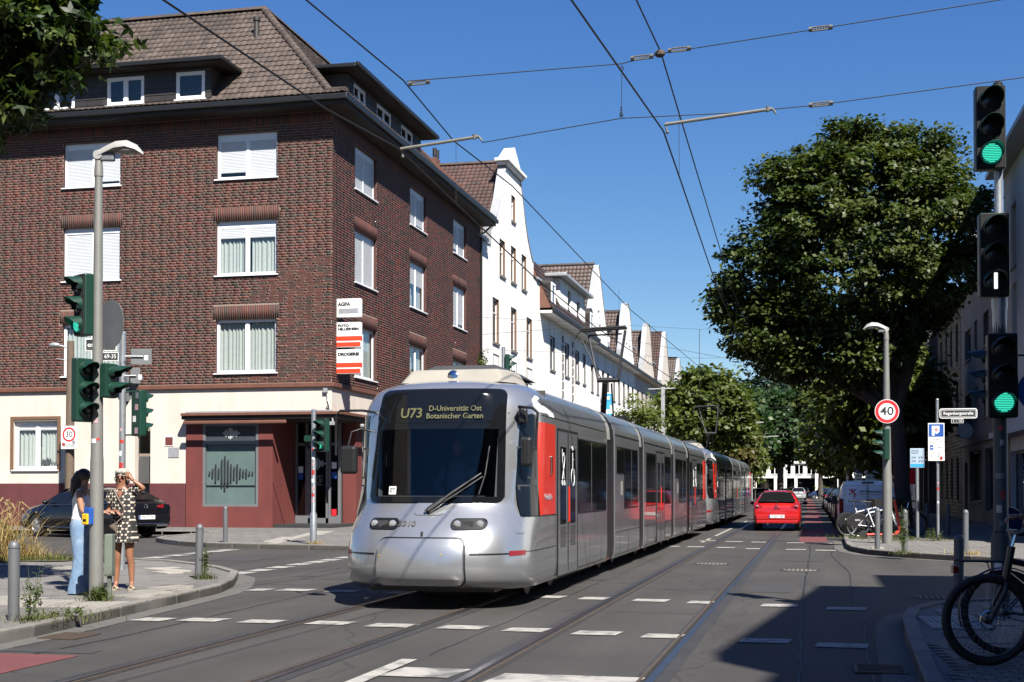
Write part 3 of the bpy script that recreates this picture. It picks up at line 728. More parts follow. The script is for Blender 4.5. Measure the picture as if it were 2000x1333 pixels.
def tile_field(parent, o, u, v, poly, pu, pv, material, single=None, near=None, limit=0, seed=5, lift=.035, wave=.028, name='roof_tiles', flat=False):
 """courses of tiles on the plane (o,u,v); poly in (u,v) metres"""
 o = Vector(o); u = Vector(u).normalized(); v = Vector(v).normalized(); n = u.cross(v).normalized()
 g = random.Random(seed)
 us = [p[0] for p in poly]; vs = [p[1] for p in poly]; prof = [(0, .25), (.25, .9), (.5, 1.0), (.75, .35), (1.0, 0.0)] if not flat else [(0, 0), (.93, 0)]
 cells = []
 for j in range(int(min(vs) / pv) - 1, int(max(vs) / pv) + 1):
  for i in range(int(min(us) / pu) - 1, int(max(us) / pu) + 1):
   a, b = i * pu, j * pv
   if inside((a + pu / 2, b + pv / 2), poly): cells.append((a, b))
 if near is not None:
  nv = Vector(near); cells.sort(key=lambda c: (o + u * c[0] + v * c[1] - nv).length)
 def tv(a, b, dz=0):
  lo = []; hi = []; bt = []
  for t, w in prof:
   lo.append(o + u * (a + t * pu) + v * (b - .03) + n * (lift + w * wave + dz)); hi.append(o + u * (a + t * pu) + v * (b + pv) + n * (w * wave + dz + .004)); bt.append(o + u * (a + t * pu) + v * (b - .03) + n * (dz - .004 + w * wave * .8))
  return lo + hi + bt
 k = len(prof)
 tf = [(i, i + 1, k + i + 1, k + i) for i in range(k - 1)] + [(2 * k + i, 2 * k + i + 1, i + 1, i) for i in range(k - 1)]
 inv = WM[parent.name].inverted()
 if limit and single:
  b = MB(); base = cells[0]; b.add(tv(*base), tf); ob = b.build('roof_tile', single, parent, w=True)
  for c in cells[1:limit]:
   d = inv.to_3x3() @ (u * (c[0] - base[0]) + v * (c[1] - base[1]) + n * g.uniform(-.004, .006)); q = inst('roof_tile', ob.data, parent, d)
  cells = cells[limit:]
 V = []; F = []; Rn = []
 for c in cells:
  m_ = len(V); V += [tuple(p) for p in tv(*c, g.uniform(-.004, .006))]; F += [tuple(x + m_ for x in f) for f in tf]; Rn += [g.random()] * len(tf)
 A = np.array(V); I = np.array(inv); A = A @ I[:3, :3].T + I[:3, 3]
 return np_mesh(name, A, F, material, parent, rnd=Rn, kind='stuff')
def ridge_caps(parent, p0, p1, r=.13, step=.34, material='roof_tile_single', name='ridge_tile', up=(0, 0, 1)):
 p0, p1 = Vector(p0), Vector(p1); d = p1 - p0; n = max(1, int(d.length / step)); t = d.normalized(); s = t.cross(Vector(up)).normalized(); q = s.cross(t)
 inv = WM[parent.name].inverted()
 b = MB(); vs = []; L_ = d.length / n
 for e, rr in ((0, r * 1.12), (L_ + .04, r)):
  for i in range(7):
   an = math.pi * i / 6; vs.append(t * e + s * math.cos(an) * rr + q * (math.sin(an) * rr - .03))
 b.add(vs, [(i, i + 1, 8 + i, 7 + i) for i in range(6)] + [(0, 1, 2, 3, 4, 5, 6)]); m3 = inv.to_3x3()
 b.v = [tuple(m3 @ Vector(v)) for v in b.v]
 ob = b.build(name, material, parent, smooth=40); ob.location = inv @ p0
 for i in range(1, n): inst(name, ob.data, parent, inv @ (p0 + d * i / n))

# ================================================================== RED BRICK CORNER BUILDING
bb = thing('brick_building', 'four storey red brick corner building with brown hipped roof and red shop front', 'building', (-16.17, 43, .1))
XL = -36.0; XC = -16.17; YF = 43.0; YB = 63.65
W1, W2, W3 = (12.28, 13.87), (8.90, 10.82), (5.48, 7.36)
FW = [(-20.47, -18.2), (-26.43, -24.17), (-32.4, -30.1)]
SW = [(45.3, 47.7), (51.95, 54.25), (58.6, 60.9)]
opF = [(a - XL, b - XL, z0, z1) for a, b in FW for z0, z1 in (W1, W2, W3)]
opS = [(a - YF, b - YF, z0, z1) for a, b in SW for z0, z1 in (W1, W2, W3)]
def sold(ops, w): return [(a - .1, b + .1, z1 + .002, z1 + .48) for a, b, z0, z1 in ops if z1 < 12] + [(0, w, 14.075, 14.45)]
# backing wall (mortar) with openings
bk = MB(); f1 = T3((XL, YF, 0), (1, 0, 0), (0, 0, 1)); f2 = T3((XC, YF, 0), (0, 1, 0), (0, 0, 1))
holes_grid(bk, (0, XC - XL), (5.1, 14.5), opF, lambda u, z: f1(u, z, 0));
holes_grid(bk, (0, YB - YF), (5.1, 14.5), opS, lambda u, z: f2(u, z, 0));
bk.quad((XC, YB, 0), (XL, YB, 0), (XL, YB, 14.5), (XC, YB, 14.5)); bk.build('mortar_wall', 'mortar', bb, w=True)
for k_, (ops_, f_) in enumerate(((opF, f1), (opS, f2))):
 for o_1 in ops_: q_ = MB(); reveals(q_, [o_1], f_, .3); q_.build('window_jamb', 'brick_jamb', bb, w=True)
P1, g1 = brickwork((XL, YF, 0), (1, 0, 0), (0, 0, 1), XC - XL + .012, 5.13, 14.12, opF, sold(opF, XC - XL)[:-1], bb, seed=2)
P1 += [p for p in brickwork((XL, YF, 0), (1, 0, 0), (0, 0, 1), XC - XL, 14.12, 14.13, [], sold(opF, XC - XL)[-1:], bb, seed=4)[0]]
P2, g2 = brickwork((XC, YF, 0), (0, 1, 0), (0, 0, 1), YB - YF, 5.13, 14.12, opS, sold(opS, YB - YF)[:-1], bb, seed=3)
P2 += [p for p in brickwork((XC, YF, 0), (0, 1, 0), (0, 0, 1), YB - YF, 14.12, 14.13, [], sold(opS, YB - YF)[-1:], bb, seed=5)[0]]
near1 = sorted([p for p in P1 if p[4] and not p[5] and p[0] > XC - XL - 4.5], key=lambda p: (XC - XL - p[0]) ** 2 * .6 + (p[2] - 6.5) ** 2)[:280]
ns = set(near1); base = near1[0]
b_ = MB(); bx0 = bb.location
vs = [g1(base[0], base[2], 0), g1(base[1], base[2], 0), g1(base[1], base[3], 0), g1(base[0], base[3], 0), g1(base[0], base[2]  , .007), g1(base[1], base[2]  , .007), g1(base[1], base[3]  , .007), g1(base[0], base[3], .007)]
b_.add(vs, [(4, 5, 6, 7), (0, 1, 5, 4), (1, 2, 6, 5), (2, 3, 7, 6), (3, 0, 4, 7), (3, 2, 1, 0)]); brick0 = b_.build('brick', 'brick_single', bb, w=True)
for p in near1[1:]: inst('brick', brick0.data, bb, (p[0] - base[0], random.uniform(-.003, .002), p[2] - base[2]))
bricks_mesh([p for p in P1 if p not in ns], g1, bb, seed=8)
bricks_mesh(P2, g2, bb, seed=9)
# windows
shF = {(0, 0): ((.86, .97), 0), (0, 1): ((.24, .24), 2), (0, 2): ((0, 0), 1), (1, 0): ((1.0, .9), 0), (1, 1): ((1, 1), 0), (1, 2): ((0, 0), 2), (2, 0): ((1, 1), 0), (2, 1): ((1, 1), 0), (2, 2): ((0, 0), 1)}
for i, (a, b) in enumerate(FW):
 for j, (z0, z1) in enumerate((W1, W2, W3)):
  s, c = shF[(i, j)]
  window(bb, frame((a, YF, z0), (1, 0, 0), (0, 0, 1)), b - a, z1 - z0, s, curtain=c, rib=.05)
shS = {(0, 0): ((1, 1), 0), (0, 1): ((1, .97), 0), (0, 2): ((0, 0), 1), (1, 0): ((1, .9), 0), (1, 1): ((.42, .42), 2), (1, 2): ((0, 0), 2), (2, 0): ((.85, 1), 0), (2, 1): ((1, .9), 0), (2, 2): ((0, 0), 1)}
for i, (a, b) in enumerate(SW):
 for j, (z0, z1) in enumerate((W1, W2, W3)):
  s, c = shS[(i, j)]
  window(bb, frame((XC, a, z0), (0, 1, 0), (0, 0, 1)), b - a, z1 - z0, s, curtain=c, rib=.05)
# eaves, gutter and soffit
o_ = .7
e = MB()
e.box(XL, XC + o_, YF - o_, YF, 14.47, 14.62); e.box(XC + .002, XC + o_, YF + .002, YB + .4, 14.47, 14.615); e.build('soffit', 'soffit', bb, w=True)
e = MB(); e.box(XL, XC + o_ + .12, YF - o_ - .12, YF - o_, 14.60, 14.80); e.box(XC + o_, XC + o_ + .12, YF - o_, YB + .5, 14.60, 14.80)
e.box(XL, XC + o_, YF - o_ + .002, YF - .3, 14.62, 14.72); e.box(XC + .3, XC + o_ - .002, YF - .3, YB + .4, 14.62, 14.72)
e.build('gutter', 'gutter', bb, w=True, bevel=.03)
e = MB(); e.tube([(XC + o_, YB + .1, 14.62), (XC + .55, YB + .1, 14.45), (XC + .25, YB + .02, 14.15), (XC + .07, YB - .05, 14.0), (XC + .07, YB - .05, .1)], .05, 8); e.build('downpipe', 'gutter', bb, w=True, smooth=40)
# roof: flared foot then steep slope, hips and ridges
ze, zf, zt = 14.84, 15.12, 19.8; df, dt = .85, 5.15
Xe, Ye = XC + o_, YF - o_
Xh = -33.2                                    # left hip foot
def roofq(m, pts): m.add(pts, [tuple(range(len(pts)))])
rb = MB()
roofq(rb, [(Xh, Ye, ze), (Xe, Ye, ze), (Xe - df, Ye + df, zf), (Xh + df, Ye + df, zf)]); roofq(rb, [(Xh + df, Ye + df, zf), (Xe - df, Ye + df, zf), (Xe - dt, Ye + dt, zt), (Xh + dt, Ye + dt, zt)])
roofq(rb, [(Xe, Ye, ze), (Xe, YB + .5, ze), (Xe - df, YB + .5, zf), (Xe - df, Ye + df, zf)]); roofq(rb, [(Xe - df, Ye + df, zf), (Xe - df, YB + .5, zf), (Xe - dt, YB + .5, zt), (Xe - dt, Ye + dt, zt)])
roofq(rb, [(Xh, Ye, ze), (Xh + dt, Ye + dt, zt), (Xh, Ye + 2 * dt, ze)])
roofq(rb, [(Xh + dt, Ye + dt, zt), (Xe - dt, Ye + dt, zt), (Xe - 2 * dt, Ye + 2 * dt, ze), (Xh, Ye + 2 * dt, ze)])
roofq(rb, [(Xe - dt, Ye + dt, zt), (Xe - dt, YB + .5, zt), (Xe - 2 * dt, YB + .5, ze), (Xe - 2 * dt, Ye + 2 * dt, ze)])
roofq(rb, [(Xe, YB + .5, ze), (Xe - dt, YB + .5, zt), (Xe - 2 * dt, YB + .5, ze)])
rb.build('roof', 'brown_trim', bb, w=True)
sl = math.hypot(dt - df, zt - zf); vF = ((0, (dt - df) / sl, (zt - zf) / sl)); lf = math.hypot(df, zf - ze)
up_ = .03
hipk = (dt - df) / sl
wF = Xe - df - (Xh + df)
tile_field(bb, (Xh + df, Ye + df, zf + up_), (1, 0, 0), vF, [(0, 0), (wF, 0), (wF - (dt - df), sl), ((dt - df), sl)], .235, .34, 'roof_tile', 'roof_tile_single', near=(-19.5, 44.5, 17.5), limit=280)
tile_field(bb, (Xh, Ye, ze + up_), (1, 0, 0), (0, df / lf, (zf - ze) / lf), [(0, 0), (Xe - Xh, 0), (Xe - Xh - df, lf), (df, lf)], .235, .30, 'roof_tile')
LY = YB + .5 - Ye
tile_field(bb, (Xe - df, Ye + df, zf + up_), (0, 1, 0), (-(dt - df) / sl, 0, (zt - zf) / sl), [(0, 0), (LY - df, 0), (LY - df, sl), (dt - df, sl)], .235, .34, 'roof_tile')
tile_field(bb, (Xe, Ye, ze + up_), (0, 1, 0), (-df / lf, 0, (zf - ze) / lf), [(0, 0), (LY, 0), (LY, lf), (df, lf)], .235, .30, 'roof_tile')
tile_field(bb, (Xh, Ye + 2 * dt, ze + up_), (0, -1, 0), ((dt) / 7.2, 0, (zt - ze) / 7.2), [(0, 0), (2 * dt, 0), (dt, 7.1)], .235, .34, 'roof_tile')
ridge_caps(bb, (Xe, Ye, ze + .08), (Xe - df, Ye + df, zf + .08)); ridge_caps(bb, (Xe - df, Ye + df, zf + .08), (Xe - dt, Ye + dt, zt + .1))
ridge_caps(bb, (Xe - dt, Ye + dt, zt + .1), (Xh + dt, Ye + dt, zt + .1)); ridge_caps(bb, (Xe - dt, Ye + dt, zt + .1), (Xe - dt, YB + .5, zt + .1)); ridge_caps(bb, (Xh, Ye, ze + .08), (Xh + dt, Ye + dt, zt + .1))
e = MB(); e.tube([(-20.35, 46.1, 18.3), (-20.35, 46.1, 19.0)], [.12, .09], 10); e.tube([(-20.35, 46.1, 18.95), (-20.35, 46.1, 19.08)], .13, 10); e.build('vent_pipe', 'slate', bb, w=True, smooth=40)
# dormers
def dormer(side):
 if side == 'F':
  fr = lambda u, z, d: (u, 43.15 - d, z); u0, u1 = -31.5, -20.75; wins = [(-24.8, -23.35, 15.2, 16.2), (-22.1, -21.0, 15.24, 16.22), (-27.55, -26.1, 15.15, 16.15), (-30.4, -29.0, 15.2, 16.2)]
  ex = lambda a: (1, 0, 0)
 else:
  fr = lambda u, z, d: (-16.32 + d, u, z); u0, u1 = 44.9, 53.95; wins = [(45.55, 46.85, 15.2, 16.2), (48.15, 49.9, 15.2, 16.2), (51.2, 52.8, 15.2, 16.2)]
 b = MB(); ops = [(a, c, z0, z1) for a, c, z0, z1 in wins]
 holes_grid(b, (u0, u1), (15.0, 16.34), ops, lambda u, z: fr(u, z, 0)); reveals(b, ops, fr, .2)
 for u in (u0, u1): b.add([fr(u, 15.0, 0), fr(u, 16.34, 0), fr(u, 16.34, -1.5)], [(0, 1, 2)])
 b.build('dormer_wall', 'slate', bb, w=True)
 # slate panels, each its own piece
 pid = 0; rows = 6; ph = (16.34 - 15.02) / rows; pw = .62
 tmpl = {}
 for r in range(rows):
  u = u0 + (pw * .5 if r % 2 else 0)
  while u < u1 - .1:
   a, c = u + .004, min(u + pw, u1) - .004; z0 = 15.02 + r * ph; z1 = z0 + ph
   segs = [(a, c)]
   for q in ops:
    if q[3] + .03 > z0 + .02 and q[2] - .03 < z1 - .02:
     ns_ = []
     for s, t in segs:
      if q[1] + .02 <= s or q[0] - .02 >= t: ns_.append((s, t)); continue
      if s < q[0] - .05: ns_.append((s, q[0] - .02))
      if t > q[1] + .05: ns_.append((q[1] + .02, t))
     segs = ns_
   for s, t in segs:
    if t - s < .06: continue
    m = MB(); vs = [fr(s, z0, .028), fr(t, z0, .028), fr(t, z1 + .01, .008), fr(s, z1 + .01, .008), fr(s, z0, .002), fr(t, z0, .002)]
    m.add(vs, [(0, 1, 2, 3), (4, 5, 1, 0), (0, 3, 4), (1, 5, 2)]); m.build('slate_panel', 'slate', bb, w=True)
   u += pw
 # flat roof with fascia
 b = MB(); gb = MB()
 if side == 'F':
  b.box(u0 - .5, u1 + .65, 42.62, 45.6, 16.36, 16.46); gb.box(u0 - .5, u1 + .7, 42.5, 42.62, 16.38, 16.53); gb.box(u1 + .65, u1 + .70, 42.62, 44.2, 16.38, 16.5)
 else:
  b.box(-18.6, -15.78, u0 - .6, u1 + .55, 16.36, 16.46); gb.box(-15.78, -15.66, u0 - .65, u1 + .6, 16.38, 16.53); gb.box(-17.4, -15.78, u0 - .65, u0 - .6, 16.38, 16.5)
 b.build('dormer_roof', 'soffit', bb, w=True); gb.build('dormer_gutter', 'gutter', bb, w=True, bevel=.02)
 for a, c, z0, z1 in wins:
  if side == 'F': f = frame((a, 43.15, z0), (1, 0, 0), (0, 0, 1))
  else: f = frame((-16.32, a, z0), (0, 1, 0), (0, 0, 1))
  window(bb, f, c - a, z1 - z0, (0, 0), rec=.0, cols=1 if c - a < 1.2 else 2, sill=True, bord=.08, name='dormer_window')
dormer('F'); dormer('S')
# ground floor: stucco band, mouldings, canopy
b = MB(); b.box(XL, XC, YF, YF + .3, 3.9, 4.94); b.box(XC - .3, XC, YF + .3, YB, 3.9, 4.94); b.build('stucco_band', 'stucco_white', bb, w=True)
b = MB(); b.box(XL, XC + .1, YF - .1, YF + .3, 4.942, 5.1); b.box(XC - .3, XC + .1, YF + .3, YB, 4.942, 5.1); b.build('cornice_moulding', 'brown_trim', bb, w=True, bevel=.02)
b = MB(); b.box(-21.55, XC + .5, YF - .5, YF - .002, 3.98, 4.08); b.box(XC + .002, XC + .5, YF, 56, 3.98, 4.08); b.build('shop_canopy', 'brown_trim', bb, w=True, bevel=.01)
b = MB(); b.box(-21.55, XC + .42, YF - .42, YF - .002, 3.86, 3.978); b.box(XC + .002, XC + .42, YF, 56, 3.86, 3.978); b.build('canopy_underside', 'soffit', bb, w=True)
b = MB(); b.box(-21.6, XC + .03, YF - .03, YF - .001, 4.1, 4.16); b.build('lead_flashing', 'zinc', bb, w=True)
b = MB(); b.box(-21.4, -17.6, YF - .62, YF - .5, 3.68, 3.80); b.build('awning_cassette', 'brown_trim', bb, w=True, bevel=.03)
# left plain ground floor with window and side door
opG = [(-28.38 - XL, -26.6 - XL, 2.13, 3.99), (-23.55 - XL, -22.95 - XL, .1, 3.6)]
b = MB(); holes_grid(b, (0, -21.55 - XL), (1.64, 3.9), opG, lambda u, z: f1(u, z, 0)); reveals(b, opG, f1, .3); b.build('stucco_wall', 'stucco_white', bb, w=True)
b = MB(); holes_grid(b, (0, -21.55 - XL), (0.05, 1.64), opG, lambda u, z: f1(u, z, .05)); b.quad(f1(0, 1.64, .05), f1(20, 1.64, .05), f1(20, 1.64, 0), f1(0, 1.64, 0))
reveals(b, [(opG[1][0], opG[1][1], .05, 1.64)], f1, .3); b.box(-21.55 - .001, -21.57, YF - .05, YF + .1, .05, 1.64); b.build('plinth', 'plinth_red', bb, w=True)
window(bb, frame((-28.38, YF, 2.13), (1, 0, 0), (0, 0, 1)), 1.78, 1.82, (.10, .10), rec=.14, curtain=2, bord=.08)
b = MB(); q = .12
b.box(-28.5, -28.38, YF - .03, YF, 2.1, 4.06); b.box(-26.6, -26.48, YF - .03, YF, 2.1, 4.06); b.box(-28.38, -26.6, YF - .03, YF, 3.95, 4.06); b.build('window_surround', 'window_brown', bb, w=True)
b = MB(); b.box(-23.5, -23.0, YF + .2, YF + .24, .1, 2.6); b.build('side_door', 'window_frame_grey', bb, w=True)
b = MB(); b.box(-23.5, -23.0, YF + .2, YF + .22, 2.7, 3.5); b.build('door_light', 'glass_dark', bb, w=True)
b = MB(); b.box(-22.1, -21.8, YF - .055, YF - .05, .3, 1.5); b.box(-22.6, -22.13, YF - .055, YF - .05, .3, 1.5); b.build('meter_doors', 'plinth_red', bb, w=True)
b = MB(); b.box(-22.4, -22.05, YF - .02, YF, 2.95, 3.3); b.build('wall_plaque', 'sign_white', bb, w=True); b = MB(); b.box(-22.37, -22.08, YF - .025, YF - .02, 2.98, 3.27); b.build('plaque_print', 'red_wall', bb, w=True)
b = MB(); b.box(-22.25, -21.85, YF - .02, YF, 2.55, 2.9); b.build('notice_board', 'zinc', bb, w=True)
# shop: red wall with big window
opW = [(-20.92 - XL, -18.83 - XL, .83, 3.72)]
f1r = lambda u, z, d: f1(u, z, d + .06)
b = MB(); holes_grid(b, (-21.55 - XL, -18.3 - XL), (.05, 3.86), opW, lambda u, z: f1r(u, z, 0)); reveals(b, opW, f1r, .3)
b.quad((-21.55, YF - .06, .05), (-21.55, YF + .3, .05), (-21.55, YF + .3, 3.86), (-21.55, YF - .06, 3.86))
b.quad((-18.3, YF - .06, .05), (-18.3, 45.0, .05), (-18.3, 45.0, 3.86), (-18.3, YF - .06, 3.86)); b.build('shop_wall', 'red_wall', bb, w=True)
sw = MB(); x0, x1 = -20.92, -18.83; y = YF + .0
for a in ((x0, x0 + .1, .83, 3.72), (x1 - .1, x1, .83, 3.72), (x0 + .1, x1 - .1, .83, .92), (x0 + .1, x1 - .1, 3.64, 3.72), (x0 + .1, x1 - .1, 3.0, 3.12)): sw.box(a[0], a[1], y - .05, y + .05, a[2], a[3])
sw = sw.build('shop_window', 'alu_grey', bb, w=True)
MB().box(x0 + .1, x1 - .1, y - .004, y + .004, .92, 3.0).build('pane', 'glass', sw, w=True)
MB().box(x0 + .1, x1 - .1, y + .05, y + .06, .92, 3.0).build('frosted_film', 'film', sw, w=True)
MB().box(x0 + .1, x1 - .1, y - .004, y + .01, 3.12, 3.64).build('transom_pane', 'film_dark', sw, w=True)
def wavebars(parent, cx, cz, yy, hs, pitch, wd, m, tx=None):
 b = MB(); n = len(hs)
 for i, hgt in enumerate(hs):
  x = cx + (i - n / 2 + .5) * pitch; p = rrect(wd, max(hgt, wd), wd * .49, 3, x, cz)
  b.prism(p, lambda u, v, d: (u, yy - d, v), 0, .004)
 b.build('sound_wave_print', m, parent, w=True)
wavebars(sw, -19.87, 2.0, y - .012, [.12, .3, .62, .35, .95, 1.2, .9, .62, .42, .62, .34, .24, .3, .12, .1], .115, .062, 'decal_black')
wavebars(sw, -19.87, 3.38, y - .012, [.06, .14, .26, .16, .36, .42, .34, .22, .16, .24, .12, .07], .055, .03, 'decal_white')
# recessed entrance at the corner
yb = 45.0
b = MB(); b.box(-18.3, XC, YF + .02, 45.3, .05, .22); b.build('entrance_step', 'step_dark', bb, w=True)
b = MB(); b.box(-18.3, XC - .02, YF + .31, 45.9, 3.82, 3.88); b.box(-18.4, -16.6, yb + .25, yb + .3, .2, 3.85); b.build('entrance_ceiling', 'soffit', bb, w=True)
en = MB()
for a in ((-18.28, -18.2, .22, 3.8), (-17.9, -17.8, .22, 3.8), (-17.8, -17.72, .22, 3.0), (-17.0 - .12, -17.04, .22, 3.0), (-17.02, -16.94, .22, 3.8), (-16.66, -16.56, .22, 3.8), (-18.2, -16.66, 3.0, 3.1), (-17.8, -17.04, .22, .4), (-18.2, -17.9, .22, .5), (-16.94, -16.66, .22, .5), (-17.8, -17.04, 2.88, 3.0)):
 en.box(a[0], a[1], yb - .05, yb + .05, a[2], a[3])
en = en.build('entrance_door', 'alu_grey', bb, w=True)
MB().box(-18.2, -16.66, yb + .0, yb + .008, .24, 3.8).build('pane', 'glass_dark', en, w=True)
MB().box(-17.08, -17.0, yb - .1, yb - .07, 1.0, 1.5).build('handle', 'chrome', en, w=True)
wavebars(en, -17.42, 2.35, yb - .004, [.06, .2, .12, .36, .46, .3, .18, .24, .1, .06], .058, .03, 'decal_white')
text('shop_lettering', 'ERLEBNIS\nHÖREN', .1, en, frame((-17.4, yb - .06, 3.45), (1, 0, 0), (0, 0, 1)), 'zinc', w=True)
text('opening_hours', 'Öffnungszeiten\nMo - Fr\n09:00 - 13:00\n14:00 - 18:00\nund nach\nVereinbarung', .045, en, frame((-17.42, yb - .06, 1.75), (1, 0, 0), (0, 0, 1)), 'zinc', w=True)
for x, z, m in ((-18.07, 1.9, 'sign_blue'), (-16.8, 1.95, 'sign_blue'), (-18.07, 2.15, 'sign_white'), (-16.8, 2.3, 'sign_white'), (-16.8, .62, 'sign_red')):
 MB().box(x - .09, x + .09, yb - .065, yb - .06, z - .13, z + .1).build('notice', m, en, w=True)
b = MB(); b.box(-16.75, XC + .06, 45.3, 45.95, .05, 3.86); b.build('corner_pier', 'red_wall', bb, w=True)
b = MB(); b.box(XC - .1, XC + .04, 45.95, 46.05, .1, 3.86); b.box(XC - .1, XC + .04, 52, 52.1, .1, 3.86); b.box(XC - .1, XC + .04, 46.05, 52, .1, .5); b.box(XC - .1, XC + .04, 46.05, 52, 3.4, 3.86); b.build('side_shop_window', 'alu_grey', bb, w=True)
b = MB(); b.box(XC - .03, XC - .02, 46.05, 52, .5, 3.4); b.build('side_shop_pane', 'film', bb, w=True)
b = MB(); b.box(XC - .3, XC, 52.1, YB, .1, 3.9); b.build('side_red_wall', 'red_wall', bb, w=True)
b = MB(); b.box(XC + .45, XC + .58, 44.6, 52, 3.62, 3.74); b.build('side_awning_cassette', 'zinc', bb, w=True, bevel=.03)
for i in range(6):
 b = MB(); b.tube([(XC + .1 * (i % 2), 43.0 - .02, 4.2 + .12 * i), (XC + .02, 42.95, 4.3 + .12 * i)], .012, 5)
b = MB(); b.tube([(-16.35, 42.97, 4.9), (-16.3, 42.96, 4.5), (-16.2, 42.9, 4.3), (-16.35, 42.97, 4.25)], .02, 6); b.box(-16.45, -16.3, 42.9, 42.99, 4.75, 4.9); b.build('wall_cables', 'zinc', bb, w=True)
b = MB(); b.tube([(-16.0, 42.62, 3.84), (-15.9, 42.4, 3.7)], .03, 6); b.box(-16.0, -15.8, 42.25, 42.5, 3.6, 3.72); b.build('security_camera', 'zinc', bb, w=True)
# three projecting light boxes, each a thing
def lightbox(z0, z1, lab, kind):
 t = thing('shop_sign', lab, 'sign', (-15.74, 43.55, (z0 + z1) / 2), group='signs projecting from the corner')
 h = z1 - z0; w = .88
 MB().box(-w / 2, w / 2, -.1, .1, -h / 2, h / 2).build('light_box', 'sign_white', t, bevel=.012)
 b = MB(); b.box(-w / 2 - .08, -w / 2 - .05, -.03, .03, -h / 2 - .1, h / 2 + .1); b.tube([(-w / 2 - .06, 0, -h / 2 + .1), (-w / 2 + .02, 0, -h / 2 + .1)], .015, 6); b.tube([(-w / 2 - .06, 0, h / 2 - .1), (-w / 2 + .02, 0, h / 2 - .1)], .015, 6); b.build('bracket', 'white', t)
 F0 = lambda x, z: frame((x, -.102, z), (1, 0, 0), (0, 0, 1))
 if kind == 'a':
  text('lettering', 'AGFA', .125, t, F0(-.38, h / 2 - .2), 'decal_black', bold=.010, align='LEFT')
  MB().box(-.36, .36, -.1025, -.1, -.2, -.02).build('faded_patch', 'zinc', t)
 else:
  if kind == 'f': text('lettering', 'FOTO\nHILLESHEIM', .085, t, F0(-.38, h / 2 - .18), 'decal_black', bold=.008, align='LEFT', wmax=.76)
  else: text('lettering', 'DROGERIE', .1, t, F0(-.38, h / 2 - .17), 'decal_black', bold=.010, align='LEFT', wmax=.78)
  k = -h / 2
  MB().box(-w / 2 + .001, w / 2 - .001, -.104, -.1, k + .22, k + .38).build('upper_red_stripe', 'sign_red2', t); MB().box(-w / 2 + .001, w / 2 - .001, -.104, -.1, k + .02, k + .17).build('lower_red_stripe', 'sign_red2', t)
  MB().box(w / 2, w / 2 + .003, -.098, .098, k + .22, k + .38).build('side_red_stripe', 'sign_red2', t)
defm('sign_red2', (.72, .055, .02), .4, var=.05)
lightbox(7.38, 8.02, 'white light box with faded AGFA print, topmost of the signs at the brick corner', 'a')
lightbox(6.34, 7.2, 'white and red striped light box reading FOTO HILLESHEIM, middle sign at the brick corner', 'f')
lightbox(5.42, 6.26, 'white and red striped light box reading DROGERIE, lowest sign at the brick corner', 'd')
# ================================================================== STREET HOUSES
defm('sign_lightblue', (.04, .32, .62), .4, var=.05)
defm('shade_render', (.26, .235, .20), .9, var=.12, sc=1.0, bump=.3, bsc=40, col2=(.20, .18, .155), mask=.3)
defm('jamb_grey', (.16, .15, .14), .8, var=.1)
defm('dark_clad', (.09, .085, .085), .6, var=.2, sc=1.5)
defm('balcony_white', (.50, .50, .49), .6, var=.06)
YBR = [(.17, .14, .09), (.24, .20, .13), (.20, .165, .105), (.14, .115, .08), (.27, .225, .15)]
M['yellow_brick'] = ramp_mat('yellow_brick', YBR, .8)
defm('dark_slate_roof', (.045, .042, .042), .6, var=.2, sc=5)
defm('grey_sill', (.20, .19, .175), .7, var=.1)

def opening_windows(parent, o, x, y, ops, fm, cheap=False, cols=2, tr=.68, room=.4, sillm='grey_sill', rec=.16, sh=None):
 for k, (a, b, z0, z1) in enumerate(ops):
  fr = frame(Vector(o) + Vector(x) * a + Vector(y) * z0, x, y)
  if cheap:
   inv = WM[parent.name].inverted() @ fr; w, h = b - a, z1 - z0
   m = MB(); q = .07; f = -rec
   m.box(0, q, 0, h, f - .05, f); m.box(w - q, w, 0, h, f - .05, f); m.box(q, w - q, 0, q, f - .05, f); m.box(q, w - q, h - q, h, f - .05, f); m.box(w / 2 - .03, w / 2 + .03, q, h - q, f - .05, f + .002)
   m.xf(inv); wo = m.build('window', fm, parent)
   m = MB().box(q, w - q, q, h - q, f - .035, f - .03); m.xf(inv); m.build('pane', 'glass_dark', wo)
   m = MB().box(-.05, w + .05, -.07, -.001, f, .06); m.xf(inv); m.build('sill', sillm, wo)
  else:
   s = sh[k % len(sh)] if sh else (0, 0)
   window(parent, fr, b - a, z1 - z0, s, rec=rec, cols=cols, mat_=fm, tr=(z1 - z0) * tr if tr and s == (0, 0) else 0, sillm=sillm, bord=.05, room=room, sillh=.12)
def jambs(parent, ops, xw, m):
 for o in ops:
  b = MB(); reveals(b, [o], lambda u, z, d: (xw + d, u, z), .2); b.build('window_jamb', m, parent, w=True)
def party(parent, y0, y1, h, back=11.0, xf=-16.17, m='stucco_bright'):
 """side and back walls"""
 b = MB(); b.quad((xf, y0, 0), (xf - back, y0, 0), (xf - back, y0, h), (xf, y0, h)); b.quad((xf, y1, 0), (xf - back, y1, 0), (xf - back, y1, h), (xf, y1, h)); b.quad((xf - back, y0, 0), (xf - back, y1, 0), (xf - back, y1, h), (xf - back, y0, h))
 b.build('side_walls', m, parent, w=True)
XW = -16.17
fW = T3((XW, 0, 0), (0, 1, 0), (0, 0, 1))
